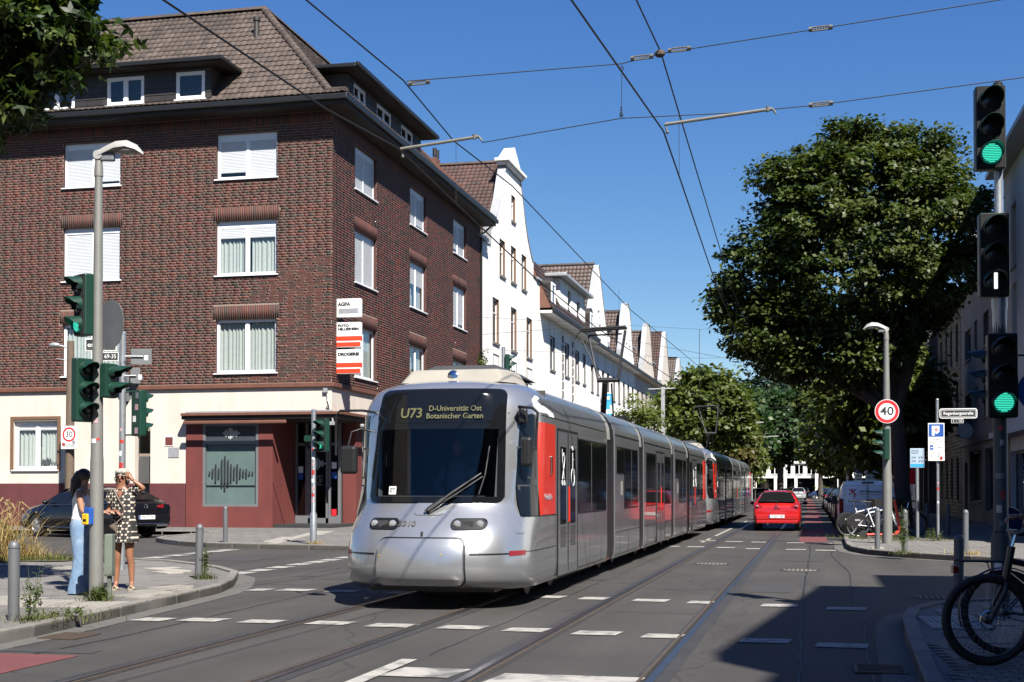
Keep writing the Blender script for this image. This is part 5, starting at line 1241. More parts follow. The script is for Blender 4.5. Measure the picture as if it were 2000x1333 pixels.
ZW = [(.24, 1.16), (.32, 1.19), (.45, 1.2), (2.34, 1.2), (2.5, 1.185), (2.62, 1.14), (2.72, 1.07), (2.80, .97), (2.86, .83), (2.90, .62), (2.92, .35), (2.925, .02)]
ZY = [(.24, .26), (.30, .10), (.40, .02), (.55, .0), (.75, .04), (.95, .15), (1.1, .28), (1.25, .42), (1.3, .46), (2.7, .86), (2.76, .93), (2.82, 1.06), (2.87, 1.3), (2.9, 1.6), (2.925, 2.1)]
def lerp(tab, z):
 if z <= tab[0][0]: return tab[0][1]
 for (a, va), (b, vb) in zip(tab, tab[1:]):
  if z <= b: return va + (vb - va) * (z - a) / (b - a)
 return tab[-1][1]
TNZ = [(.9, 2.5), (1.25, 2.4)]; TDZ = [(.9, 1.15), (1.25, 1.25), (2.4, .95)]
def TF(x, z):
 TN, TD = lerp(TNZ, z), lerp(TDZ, z); w = lerp(ZW, z); t = min(1, abs(x) / w); return lerp(ZY, z) + TD * (1 - (1 - t ** TN) ** (1 / TN))
def TX(y, z):
 TN, TD = lerp(TNZ, z), lerp(TDZ, z); w = lerp(ZW, z); q = (y - lerp(ZY, z)) / TD
 if q >= 1: return w
 q = max(0, q); return w * (1 - (1 - q) ** TN) ** (1 / TN)
def front_patch(rows, off, mx=24, inn=.0, flip=1, y_end=None):
 """rows: (z, xl, xr)"""
 b = MB(); V = []; n = mx + 1
 for o in (off, inn):
  for z, xl, xr in rows:
   for i in range(n):
    x = xl + (xr - xl) * i / mx; y = TF(x, z) - o
    V.append((x, y, z))
 k = len(rows); F = []
 for i in range(k - 1):
  for j in range(mx): F.append((i * n + j, i * n + j + 1, (i + 1) * n + j + 1, (i + 1) * n + j))
 s = k * n
 for i in range(k - 1): F += [(i * n, (i + 1) * n, s + (i + 1) * n, s + i * n), (i * n + mx, (i + 1) * n + mx, s + (i + 1) * n + mx, s + i * n + mx)]
 for j in range(mx): F += [(j, j + 1, s + j + 1, s + j), ((k - 1) * n + j, (k - 1) * n + j + 1, s + (k - 1) * n + j + 1, s + (k - 1) * n + j)]
 return b.add(V, F)
def side_patch(rows, off, sx=1, my=10, mirror_y=None):
 """rows: (z, y0, y1) on the side; sx = side"""
 V = []; n = my + 1; b = MB()
 for o in (off, -.004):
  for z, ya, yb_ in rows:
   for i in range(n):
    y = ya + (yb_ - ya) * i / my; x = TX(y if mirror_y is None else mirror_y - y, z) + o; V.append((sx * x, y, z))
 k = len(rows); F = []
 for i in range(k - 1):
  for j in range(my): F.append((i * n + j, i * n + j + 1, (i + 1) * n + j + 1, (i + 1) * n + j))
 s = k * n
 for i in range(k - 1): F += [(i * n, (i + 1) * n, s + (i + 1) * n, s + i * n), (i * n + my, (i + 1) * n + my, s + (i + 1) * n + my, s + i * n + my)]
 for j in range(my): F += [(j, j + 1, s + j + 1, s + j), ((k - 1) * n + j, (k - 1) * n + j + 1, s + (k - 1) * n + j + 1, s + (k - 1) * n + j)]
 return b.add(V, F)
def rr_rows(z0, z1, fl, fr_, r, n=6, mid=6):
 """rows of a rounded rectangle; fl/fr_ give left/right at z"""
 R_ = []
 for i in range(n + 1):
  a = math.pi / 2 * i / n; z = z0 + r * (1 - math.cos(a)); q = r * (1 - math.sin(a)); R_.append((z, fl(z) + q, fr_(z) - q))
 for i in range(1, mid): z = z0 + r + (z1 - z0 - 2 * r) * i / mid; R_.append((z, fl(z), fr_(z)))
 for i in range(n + 1):
  a = math.pi / 2 * i / n; z = z1 - r * (1 - math.sin(a)); q = r * (1 - math.cos(a)); R_.append((z, fl(z) + q, fr_(z) - q))
 return R_
def cab_shell(yend, rev=None):
 zl = [.24, .27, .32, .38, .46, .55, .65, .75, .85, .95, 1.05, 1.15, 1.25, 1.31, 1.35, 1.6, 1.85, 2.1, 2.35, 2.5, 2.6, 2.66, 2.72, 2.77, 2.81, 2.84, 2.87, 2.89, 2.905, 2.918, 2.925]
 th = [90 * (i / 20) for i in range(-20, 21)]
 b = MB(); V = []; n = len(th) + 4
 for z in zl:
  TN, TD = lerp(TNZ, z), lerp(TDZ, z); w = lerp(ZW, z); y0 = lerp(ZY, z)
  V.append((-w, yend, z)); V.append((-w, 2.4, z))
  for t in th:
   s, c = math.sin(R(t)), math.cos(R(t)); x = w * math.copysign(abs(s) ** (2 / TN), s); y = y0 + TD - TD * c ** (2 / TN); V.append((x, y, z))
  V.append((w, 2.4, z)); V.append((w, yend, z))
 F = []
 for i in range(len(zl) - 1):
  for j in range(n - 1):
   a, c, d, e = i * n + j, i * n + j + 1, (i + 1) * n + j + 1, (i + 1) * n + j
   mxx = (V[a][0] + V[d][0]) / 2; mz = (V[a][2] + V[d][2]) / 2
   if rev is None and abs(mxx) < .80 and 1.35 <= mz <= 2.6 and 0 < j < n - 1: continue
   F.append((a, c, d, e))
 b.add(V, F)
 if rev is not None: b.v = [(x, rev - y, z) for x, y, z in b.v]
 return b
def roofband(b, zc=2.43):
 b.m = [1 if sum(b.v[i][2] for i in f) / len(f) > zc else 0 for f in b.f]; return b
def module(y0, y1):
 prof = [(ZWw, z) for z, ZWw in ZW]; P_ = [(x, z) for x, z in prof] + [(-x, z) for x, z in prof[::-1]]
 b = MB(); b.prism(P_, lambda u, v, d: (u, d, v), y0, y1); return roofband(b)

def icons(parent, ya, yb_, z, s=1.2065):
 b = MB(); r = .0055
 X = s
 def P(y, zz): return (X, y, zz)
 def circ(cy, cz, rad, n=14, a0=0, a1=360): b.tube([P(cy + rad * math.cos(R(a0 + (a1 - a0) * i / n)), cz + rad * math.sin(R(a0 + (a1 - a0) * i / n))) for i in range(n + 1)], r, 5)
 # pram
 c = (ya + yb_) / 2
 b.tube([P(c - .09, z + .30), P(c - .06, z + .12), P(c + .08, z + .12), P(c + .09, z + .2)], r, 5); b.tube([P(c - .06, z + .12), P(c + .07, z - .12)], r, 5); b.tube([P(c + .07, z + .12), P(c - .07, z - .12)], r, 5)
 circ(c - .08, z - .17, .035); circ(c + .08, z - .17, .035); circ(c + .03, z + .2, .05, a0=0, a1=180)
 b.build('pram_icon', 'decal_white', parent)
def wheel_icon(parent, c, z, s=1.2065):
 b = MB(); r = .0055
 def P(y, zz): return (s, y, zz)
 def circ(cy, cz, rad, n=14, a0=0, a1=360): b.tube([P(cy + rad * math.cos(R(a0 + (a1 - a0) * i / n)), cz + rad * math.sin(R(a0 + (a1 - a0) * i / n))) for i in range(n + 1)], r, 5)
 circ(c - .03, z + .33, .03); b.tube([P(c - .03, z + .27), P(c - .03, z + .03), P(c + .07, z + .03), P(c + .09, z - .12)], r, 5); b.tube([P(c - .03, z + .17), P(c + .06, z + .17)], r, 5); circ(c - .01, z - .08, .13, a0=120, a1=370)
 b.build('wheelchair_icon', 'decal_white', parent)

def make_tram():
 t = thing('tram', 'leading silver articulated tram with red door panel, route U73, coming towards the camera', 'tram', (-4.66, 15.35, 0), group='coupled silver trams')
 body = cab_shell(7.0)
 body.m = [1 if (sum(body.v[i][2] for i in f) / len(f) > 2.5 and min(body.v[i][1] for i in f) > 2.35) else 0 for f in body.f]
 body = body.build('front_body', ['tram_silver', 'tram_roof'], t, smooth=35)
 # ---- windscreen with black border
 fl = lambda z: -.87 + (z - 1.3) * .05; fr_ = lambda z: .885 - (z - 1.3) * .03
 outer = rr_rows(1.30, 2.74, fl, fr_, .10)
 ws = MB()
 # border ring: outer rows minus inner rectangle, built as four strips on the surface
 def strip(rows): ws.add(*(lambda q: (q.v, q.f))(front_patch(rows, .022, inn=.0)))
 strip([r for r in outer if r[0] <= 1.37] + [(1.37, fl(1.37), fr_(1.37))])
 strip([(2.22, fl(2.22), fr_(2.22))] + [r for r in outer if r[0] > 2.22])
 for sg in (-1, 1):
  rows = [(z, *((fl(z), fl(z) + .085) if sg < 0 else (fr_(z) - .08, fr_(z)))) for z in (1.37, 1.6, 1.8, 2.0, 2.22)]
  q = front_patch(rows, .022, mx=5); ws.add(q.v, q.f)
 wso = ws.build('windscreen_frame', 'tram_glass', t, smooth=35)
 front_patch([(z, fl(z) + .08, fr_(z) - .075) for z in (1.36, 1.6, 1.8, 2.0, 2.23)], .018, inn=.010).build('windscreen', 'windscreen', t, smooth=35)
 # destination display
 d = front_patch(rr_rows(2.30, 2.57, lambda z: -.55, lambda z: .70, .05, mid=3), .026, inn=.015).build('destination_display', 'tram_glass', t, smooth=40)
 def onf(x, z, off=.035, rot=0):
  y = TF(x, z) - off; sl = (TF(x, z + .1) - TF(x, z)) / .1
  return frame((x, y, z), (1, (TF(x + .1, z) - TF(x - .1, z)) / .2, 0), Vector((0, sl, 1)) - Vector((1, (TF(x + .1, z) - TF(x - .1, z)) / .2, 0)).normalized() * (sl * (TF(x + .1, z) - TF(x - .1, z)) / .2 / math.hypot(1, (TF(x + .1, z) - TF(x - .1, z)) / .2)))
 text('route_number', 'U73', .13, d, onf(-.33, 2.42, .034), 'led_amber', bold=.003)
 text('destination_text', 'D-Universität Ost\nBotanischer Garten', .072, d, onf(.24, 2.43, .036), 'led_amber', bold=.001, wmax=.72)
 b = front_patch([(1.40, -.56, -.46), (1.50, -.56, -.46)], .024, mx=3).build('placard', 'sign_white', t); text('placard_print', '07', .055, b, onf(-.51, 1.455, .03), 'decal_black')
 # ---- inside the cab
 MB().box(-1.08, 1.08, 2.3, 2.32, .9, 2.8).build('cab_rear_wall', 'tram_dark', t)
 b = MB(); b.box(-.9, .9, 1.05, 1.5, 1.0, 1.38); b.build('dashboard', 'tram_dark', t, bevel=.05)
 b = MB(); b.box(-.25, .3, 1.9, 2.05, 1.1, 2.0); b.box(-.25, .3, 1.5, 1.95, 1.05, 1.15); b.build('driver_seat', 'seat_blue', t, bevel=.05)
 b = MB(); b.ball((.02, 1.75, 2.02), (.09, .10, .12), 12); b.build('driver_head', 'driver_skin', t, smooth=60)
 b = MB(); b.tube([(.02, 1.78, 1.88), (.02, 1.8, 1.75), (.02, 1.85, 1.2)], [.06, .17, .20], 12); b.tube([(-.17, 1.75, 1.72), (-.24, 1.6, 1.5), (-.1, 1.4, 1.42)], [.06, .05, .035], 8); b.tube([(.21, 1.75, 1.72), (.28, 1.6, 1.5), (.14, 1.4, 1.42)], [.06, .05, .035], 8); b.build('driver_shirt', 'driver_blue', t, smooth=60)
 b = MB(); b.box(-.95, -.9, 1.3, 2.3, 1.3, 2.5); b.box(.6, .98, 2.25, 2.29, 1.4, 2.4); b.box(-.6, -.55, 1.45, 1.5, 1.4, 2.6); b.build('cab_partition', 'galv', t)
 # ---- front bonnet details
 cov = rr_rows(.29, .885, lambda z: -.56 + .02 * (z - .3), lambda z: .56 - .02 * (z - .3), .1, mid=4)
 front_patch(cov, .018, inn=-.02).build('cover_joint', 'tram_black', t)
 cov = rr_rows(.30, .87, lambda z: -.545 + .02 * (z - .3), lambda z: .545 - .02 * (z - .3), .1, mid=4)
 front_patch(cov, .075, inn=.0).build('coupler_cover', 'tram_silver', t, smooth=60, bevel=.028, bseg=3)
 b = MB(); b.tube([(.0, .12, .90), (.0, .13, .95)], .014, 8); b.build('keyhole', 'tram_black', t)
 for sg in (-1, 1):
  a, c = (.60, 1.04) if sg > 0 else (-1.04, -.60)
  front_patch([(.672, a, c), (.69, a, c)], .006, mx=8).build('bumper_joint', 'tram_black', t)
  a, c = (1.02, 1.155) if sg > 0 else (-1.155, -1.02)
  front_patch([(.655, a, c), (.715, a, c)], .012, mx=6).build('marker_light', 'lamp_red', t)
  cx_ = .54 * sg
  hr = rr_rows(.975, 1.105, lambda z: cx_ - .205, lambda z: cx_ + .205, .063, mid=2)
  hl = front_patch(hr, .012, inn=-.02, mx=16).build('headlight', 'tram_black', t, smooth=50)
  hr = rr_rows(.968, 1.112, lambda z: cx_ - .213, lambda z: cx_ + .213, .07, mid=2); front_patch(hr, .006, inn=-.02, mx=16).build('headlight_bezel', 'tram_black', t, smooth=50)
  for k, m_ in ((-.13, 'lamp_lens'), (.0, 'tram_dark'), (.13, 'lamp_lens')):
   y = TF(cx_ + k, 1.04) - .014
   if m_ == 'lamp_lens':
    b = MB(); b.lathe([(.047, 0), (.044, .012), (.025, .02), (.005, .024)], (cx_ + k, y, 1.04), 16, ax=(0, -1, 0)); b.build('lamp', m_, hl, smooth=40)
   else:
    b = MB(); b.box(cx_ + k - .062, cx_ + k + .062, y - .014, y + .01, 1.0, 1.08)
    for q in range(6): b.box(cx_ + k - .055 + q * .02, cx_ + k - .047 + q * .02, y - .018, y - .012, 1.003, 1.077)
    b.build('indicator_lens', 'tram_dark', hl)
 text('fleet_number', '3310', .085, t, onf(-.22, 1.045, .014), 'window_frame_grey', ext=.002, bold=.003)
 front_patch(rr_rows(1.15, 1.30, lambda z: -.17, lambda z: .22, .05, mid=2), .012).build('wiper_base_plate', 'tram_silver', t)
 # wiper
 def sp(x, z, off): return Vector((x, TF(x, z) - off, z))
 b = MB(); b.tube([sp(.02, 1.2, .05), sp(.3, 1.42, .10), sp(.62, 1.66, .07)], [.028, .02, .012], 8); b.tube([sp(-.02, 1.19, .05), sp(.3, 1.37, .09), sp(.64, 1.62, .07)], [.02, .012, .009], 8)
 b.tube([sp(.02, 1.2, .05), sp(.2, 1.34, .08)], .04, 8); b.build('wiper_arm', 'black', t, smooth=40)
 b = MB(); b.tube([sp(.60, 1.40, .04), sp(.66, 1.64, .05), sp(.69, 2.0, .045)], .011, 6); b.build('wiper_blade', 'black', t)
 # silver pillars outside the screen and mirrors
 b = MB();
 for sg in (-1, 1):
  lab = 'mirror_arm'
  m_ = MB()
  if sg > 0:
   m_.tube([(.98, 1.25, 2.46), (1.02, .95, 2.5), (1.2, .90, 2.48), (1.26, .95, 2.42), (1.24, .92, 1.95)], .018, 8); m_.build(lab, 'black', t, smooth=40)
   q = MB(); q.box(1.06, 1.2, .86, .98, 1.75, 2.12); q.build('mirror', 'black', t, bevel=.04, bseg=3)
   q = MB(); q.box(1.0, 1.1, 1.0, 1.12, 2.3, 2.48); q.build('camera_pod', 'black', t, bevel=.02)
  else:
   m_.tube([(-.86, 1.1, 2.45), (-1.0, .82, 2.47), (-1.3, .8, 2.47), (-1.36, .82, 2.4), (-1.36, .82, 1.9)], .016, 8); m_.tube([(-.92, 1.1, 2.2), (-1.05, .9, 2.24), (-1.16, .85, 2.2), (-1.2, .82, 2.0)], .012, 8); m_.build(lab, 'black', t, smooth=40)
   q = MB(); q.box(-1.3, -1.08, .78, .90, 1.66, 2.02); q.build('mirror', 'black', t, bevel=.04, bseg=3)
 # side cab window and red panel, both sides
 for sg in (1, -1):
  rows = [(z, .83 + .22 * (z - 1.13), 1.36) for z in (1.13, 1.5, 1.9, 2.2, 2.42)]
  w = side_patch(rows, .010, sg).build('cab_side_window', 'tram_glass', t, smooth=35)
  for za, zb, ya, yb_ in ((1.2, 1.52, .93, 1.3), (1.6, 2.0, 1.0, 1.3)):
   for z0, z1, y0, y1 in ((za, za + .02, ya, yb_), (zb - .02, zb, ya, yb_), (za + .02, zb - .02, ya, ya + .02), (za + .02, zb - .02, yb_ - .02, yb_)):
    side_patch([(z0, y0, y1), (z1, y0, y1)], .016, sg, my=3).build('window_rail', 'tram_dark', w)
  rows = [(z, 1.38, 2.36) for z in (1.13, 1.6, 2.1, 2.33)]
  rp = side_patch(rows, .012, sg).build('red_panel', 'tram_red', t, smooth=35)
  q = MB(); q.box(sg * 1.205, sg * 1.235, 1.98, 2.06, 1.66, 1.9); q.build('grab_handle', 'chrome', rp, bevel=.008)
  ff = frame((sg * 1.215, 1.87, 1.36), (0, 1 if sg > 0 else -1, 0), (0, 0, 1)); text('operator_name', 'Rheinbahn', .085, rp, ff, 'zinc')
  side_patch([(.69, .75, 2.45), (.70, .75, 2.45)], .004, sg).build('side_joint', 'tram_black', t)
  side_patch([(1.118, .85, 2.45), (1.128, .85, 2.45)], .006, sg).build('waist_joint', 'tram_black', t)
  side_patch([(2.42, 1.0, 6.9), (2.43, 1.0, 6.9)], .005, sg, my=20).build('roof_joint', 'tram_black', t)
  side_patch(rr_rows(.92, 1.06, lambda z: .62, lambda z: .78, .03, mid=2), .006, sg).build('flap', 'tram_silver', t)
 side_patch([(2.46, 1.5, 2.1), (2.5, 1.42, 2.2), (2.54, 1.38, 1.9), (2.58, 1.4, 1.6), (2.62, 1.42, 1.55), (2.65, 1.5, 1.72), (2.68, 1.58, 1.68)], .003, 1).build('worn_paint_patch', 'worn_white', t)
 side_patch([(2.43, 2.0, 2.36), (2.46, 1.95, 2.34), (2.49, 2.1, 2.3)], .004, 1).build('worn_paint_patch', 'worn_white', t)
 for sg in (1, -1):
  for ya, yb_ in ((2.5, 6.9), (7.95, 11.15), (12.0, 17.15), (18.0, 21.1), (22.0, 26.5)):
   MB().box(sg * 1.2, sg * 1.2035, ya, yb_, .255, .285).build('skirt_grime', 'tram_grime', t)
   for k in range(int((yb_ - ya) / 1.1)): MB().box(sg * 1.2, sg * 1.2025, ya + .55 + k * 1.1, ya + .558 + k * 1.1, .29, .685).build('panel_gap', 'tram_black', t)
 for x_, z_ in ((-.5, .66), (.28, .68)):
  b = MB(); b.lathe([(.012, 0), (.009, .006)], (x_, TF(x_, z_) - .076, z_), 8, ax=(0, -1, 0)); b.build('cover_bolt', 'button_yellow2', t)
 # roof fairing and equipment
 b = MB()
 def fair(z, hw, ya, yb_): return [(-hw, ya + .28, z), (-hw * .85, ya, z), (hw * .85, ya, z), (hw, ya + .28, z), (hw, yb_, z), (-hw, yb_, z)]
 L1, L2 = fair(2.86, .80, 1.45, 2.5), fair(3.05, .68, 1.65, 2.5)
 b.add(L1 + L2, [(0, 1, 7, 6), (1, 2, 8, 7), (2, 3, 9, 8), (3, 4, 10, 9), (4, 5, 11, 10), (5, 0, 6, 11), (6, 7, 8, 9, 10, 11)]); b.build('roof_fairing', 'tram_beige', t, smooth=30, bevel=.03)
 b = MB(); b.lathe([(.075, 0), (.07, .02), (.03, .035)], (.0, 1.55, 2.96), 16, ax=(0, -1, .3)); b.build('roof_lamp', 'chrome', t, smooth=40)
 b = MB(); b.add([(-.62, 2.0, 3.03), (.62, 2.0, 3.03), (.62, 3.9, 3.03), (-.62, 3.9, 3.03), (-.42, 2.15, 3.15), (.42, 2.15, 3.15), (.42, 3.8, 3.15), (-.42, 3.8, 3.15)], [(0, 1, 5, 4), (1, 2, 6, 5), (2, 3, 7, 6), (3, 0, 4, 7), (4, 5, 6, 7)])
 b.box(-.5, .5, 2.6, 3.9, 2.9, 3.02); b.build('air_conditioner', 'tram_dark', t, bevel=.01)
 for ya, yb_ in ((12.4, 13.6), (8.3, 10.8)): MB().box(-.45, .45, ya, yb_, 2.9, 2.97).build('roof_box', 'tram_roof', t, bevel=.02)
 # ---- passenger modules
 mods = [(7.9, 11.2), (11.95, 17.2), (17.95, 21.15)]
 for a, c in mods: module(a, c).build('passenger_module', ['tram_silver', 'tram_roof'], t, smooth=35)
 rear = cab_shell(29.0 - 21.9, rev=29.0); rear = roofband(rear).build('rear_body', ['tram_silver', 'tram_roof'], t, smooth=35)
 for a in (7.0, 11.2, 17.2, 21.15):
  hi = {7.0: 7.9, 11.2: 11.95, 17.2: 17.95, 21.15: 21.9}[a]
  q = MB(); P_ = [(ZWw * .985, z) for z, ZWw in ZW]; q.prism(P_ + [(-x, z) for x, z in P_[::-1]], lambda u, v, d: (u, d, v), a, hi); q.build('bellows', 'tram_black', t)
  q = MB(); P_ = [(ZWw * 1.003, z + .003) for z, ZWw in [(2.3, 1.2)] + [r for r in ZW if r[0] > 2.31]]; q.prism(P_ + [(-x, z) for x, z in P_[::-1]], lambda u, v, d: (u, d, v), a + .04, a + .30); q.build('joint_portal', 'portal_grey', t, smooth=35)
  for sg in (-1, 1): MB().box(sg * 1.13, sg * 1.17, a + .30, a + .34, .25, 2.3).build('joint_strip', 'brown_trim', t)
 def pane(ya, yb_, z0=1.12, z1=2.2, div=(), sgs=(1, -1)):
  for sg in sgs:
   w = MB(); w.box(sg * 1.2, sg * 1.208, ya, yb_, z0, z1); w = w.build('window', 'tram_glass', t)
   for dd in div: MB().box(sg * 1.208, sg * 1.211, dd - .02, dd + .02, z0, z1).build('window_divider', 'tram_dark', w)
   q = MB(); g = .02
   for bb_ in ((ya - g, ya, z0 - g, z1 + g), (yb_, yb_ + g, z0 - g, z1 + g), (ya, yb_, z0 - g, z0), (ya, yb_, z1, z1 + g)): q.box(sg * 1.2, sg * 1.206, *bb_)
   q.build('window_seal', 'tram_black', w)
 def door(ya, yb_, icon=False):
  for sg in (1, -1):
   dd = MB(); dd.box(sg * 1.2, sg * 1.21, ya, yb_, .27, 2.27); dd = dd.build('double_door', 'tram_silver', t)
   q = MB()
   for y_ in (ya - .03, yb_): q.box(sg * 1.2, sg * 1.214, y_, y_ + .03, .27, 2.3)
   q.box(sg * 1.2, sg * 1.214, ya, yb_, 2.27, 2.3); q.box(sg * 1.21, sg * 1.216, (ya + yb_) / 2 - .018, (ya + yb_) / 2 + .018, .3, 2.26); q.build('door_seal', 'tram_black', dd)
   w = (yb_ - ya) / 2
   for k in range(2):
    a = ya + k * w + w * .22; c = ya + (k + 1) * w - w * .22
    g_ = MB(); g_.box(sg * 1.21, sg * 1.215, a, c, .98, 2.05); g_ = g_.build('door_pane', 'tram_glass', dd)
    q = MB()
    for j in range(9): q.box(sg * 1.21, sg * 1.214, a, c, .66 + j * .033, .66 + j * .033 + .02)
    q.build('door_grille', 'tram_dark', dd)
   q = MB(); q.box(sg * 1.21, sg * 1.214, ya + .02, yb_ - .02, .28, .42); q.build('kick_plate', 'door_frame_grey', dd)
   q = MB(); q.box(sg * 1.21, sg * 1.225, (ya + yb_) / 2 + .06, (ya + yb_) / 2 + .10, 1.0, 1.5); q.build('door_handle', 'tram_red', dd)
   if icon and sg > 0: icons(dd, ya, ya + w, 1.72, 1.216); wheel_icon(dd, ya + w * 1.5, 1.72, 1.216)
 door(2.55, 4.05, True); pane(4.15, 6.85, div=(5.35,))
 pane(8.1, 9.0, 1.75, 2.2); pane(9.05, 10.9, 1.12, 2.2, div=(10.0,)); pane(12.3, 13.95, div=()); door(14.1, 15.6); pane(15.75, 17.0)
 pane(18.2, 19.0, 1.75, 2.2); pane(19.05, 20.9, div=(20.0,)); pane(22.0, 22.6); door(22.75, 24.2, True); pane(24.35, 26.4, div=(25.4,))
 for ya, yb_ in ((7.93, 11.17), (11.98, 17.17), (17.98, 21.12), (21.93, 27.4)):
  for sg in (1, -1):
   MB().box(sg * 1.199, sg * 1.204, ya, yb_, 2.415, 2.43).build('roof_joint', 'tram_black', t)
   MB().box(sg * 1.199, sg * 1.203, ya, yb_, .69, .70).build('side_joint', 'tram_black', t)
 for yy in (8.55, 18.6):
  MB().box(1.203, 1.208, yy + .1, yy + .25, 1.35, 1.6).build('side_sticker', 'tram_beige', t)
 for sg in (1, -1):
  side_patch([(z, 26.6, 27.6) for z in (1.13, 1.6, 2.1, 2.33)], .012, sg, mirror_y=29.0).build('red_panel', 'tram_red', t)
 # running gear
 for yc in (3.4, 9.6, 14.6, 19.6, 25.2):
  bg = MB(); bg.box(-.95, .95, yc - 1.2, yc + 1.2, .2, .5); bg = bg.build('bogie', 'tram_black', t)
  for y_ in (yc - .8, yc + .8):
   for sg in (-1, 1):
    w_ = MB(); w_.lathe([(.29, -.05), (.3, .03), (.32, .04), (.32, .06)], (sg * .72, y_, .305), 20, ax=(-sg, 0, 0)); w_.build('wheel', 'rail_steel', bg, smooth=40)
 b = MB(); b.box(-1.05, 1.05, 1.0, 28, .3, .36); b.box(-.8, .8, .55, 1.0, .2, .3); b.build('underframe', 'tram_black', t)
 # pantograph
 p = MB(); py = 14.5; p.box(-.5, .5, py - .6, py + .3, 2.92, 3.08); p = p.build('pantograph', 'black', t)
 b = MB(); b.tube([(-.10, py + .3, 3.1), (.04, py - .3, 3.86)], .065, 8); b.tube([(.14, py + .3, 3.05), (.18, py - .25, 3.82)], .02, 6); b.tube([(-.14, py - .3, 3.9), (.34, py - .3, 3.9)], .055, 8); b.build('lower_arm', 'black', p)
 b = MB(); b.tube([(-.12, py - .3, 3.9), (-.46, py + .4, 5.02)], .026, 6); b.tube([(.33, py - .3, 3.9), (.40, py + .4, 5.08)], .034, 6); b.tube([(-.04, py - .3, 3.92), (-.58, py + .2, 4.88)], .014, 5); b.build('upper_arm', 'black', p)
 b = MB(); b.tube([(-.60, py + .4, 5.10), (.44, py + .4, 5.14)], .036, 6); b.tube([(-.44, py + .3, 4.98), (.34, py + .3, 5.0)], .02, 6)
 b.tube([(-.60, py + .4, 5.10), (-.68, py + .4, 5.06), (-.76, py + .4, 4.94)], .016, 5); b.tube([(-.58, py + .2, 5.08), (-.66, py + .2, 5.02), (-.72, py + .2, 4.90)], .016, 5); b.tube([(-.58, py + .2, 5.12), (.44, py + .2, 5.15)], .03, 6)
 b.build('contact_strip', 'black', p)
 return t
tram = make_tram()
t2 = copy_tree(tram); t2.location = (-4.66, 45.1, 0); t2['label'] = 'second silver tram coupled directly behind the leading one, farther down the street'
# ================================================================== VEHICLES
defm('car_red', (.50, .012, .012), .25, var=.02, coat=1.0)
defm('car_black', (.006, .006, .008), .25, var=.02, coat=.35, spec=.35)
defm('car_silver', (.45, .46, .47), .3, metal=.6, var=.03, coat=.7)
defm('car_grey', (.10, .105, .11), .3, metal=.4, var=.03, coat=.7)
defm('car_blue', (.02, .04, .12), .25, var=.02, coat=.8)
defm('van_white', (.92, .93, .95), .3, var=.02, coat=.7)
defm('tail_red', (.30, .008, .01), .15, var=.05, coat=1.0)
defm('tail_clear', (.5, .4, .4), .12, metal=.4, var=.1)
defm('plate_white', (.75, .75, .73), .4, var=.02)
defm('rim_alloy', (.40, .41, .42), .3, metal=.8, var=.05)
M['car_glass'] = mat('car_glass', (.010, .011, .012), .05, var=0, spec=.5)
defm('plastic_trim', (.02, .02, .021), .6, var=.1)
M['print_white'] = mat('print_white', (.7, .7, .7), .5, var=0)

def ringpts(s):
 y, zl, zs, zb, zt, wl, wb, wt = s
 return [(wl * .86, zl), (wl, zl + .12), (wl * 1.0, (zl + zb) * .5), (wb, zb), (wb * .35 + wt * .65, zb * .3 + zt * .7), (wt * .93, zt - .03), (wt * .5, zt - .005), (0, zt)]
def carbody(st, arches, wr=.31):
 """st: stations front to back: (y, z_low, z_sill, z_belt, z_top, w_low, w_belt, w_top)"""
 # refine stations
 S = []
 for a, b in zip(st, st[1:]):
  for k in range(3): S.append(tuple(a[i] + (b[i] - a[i]) * k / 3 for i in range(8)))
 S.append(st[-1])
 b = MB(); V = []; k = 8
 for s in S:
  r = ringpts(s)
  r2 = []
  for x, z in r:
   if z < .62:
    for ay in arches:
     d = abs(s[0] - ay)
     if d < wr + .06: z = max(z, wr + math.sqrt(max(0, (wr + .06) ** 2 - d * d)) * .92)
   r2.append((x, z))
  V += [(-x, s[0], z) for x, z in r2] + [(x, s[0], z) for x, z in r2[-2::-1]]
 n = 2 * k - 1; F = []
 for i in range(len(S) - 1):
  for j in range(n - 1): F.append((i * n + j, i * n + j + 1, (i + 1) * n + j + 1, (i + 1) * n + j))
 F += [tuple(range(n)), tuple((len(S) - 1) * n + j for j in range(n))]
 return b.add(V, F)
def patch(a, b, c, d, off, n=3, thick=.006):
 """thin bent panel a,b,c,d pushed out along its normal"""
 a, b, c, d = map(Vector, (a, b, c, d)); nrm = (b - a).cross(d - a).normalized(); m = MB(); V = []
 for o in (off, off - thick):
  V += [p + nrm * o for p in (a, b, c, d)]
 return m.add(V, [(0, 1, 2, 3), (7, 6, 5, 4), (0, 4, 5, 1), (1, 5, 6, 2), (2, 6, 7, 3), (3, 7, 4, 0)])
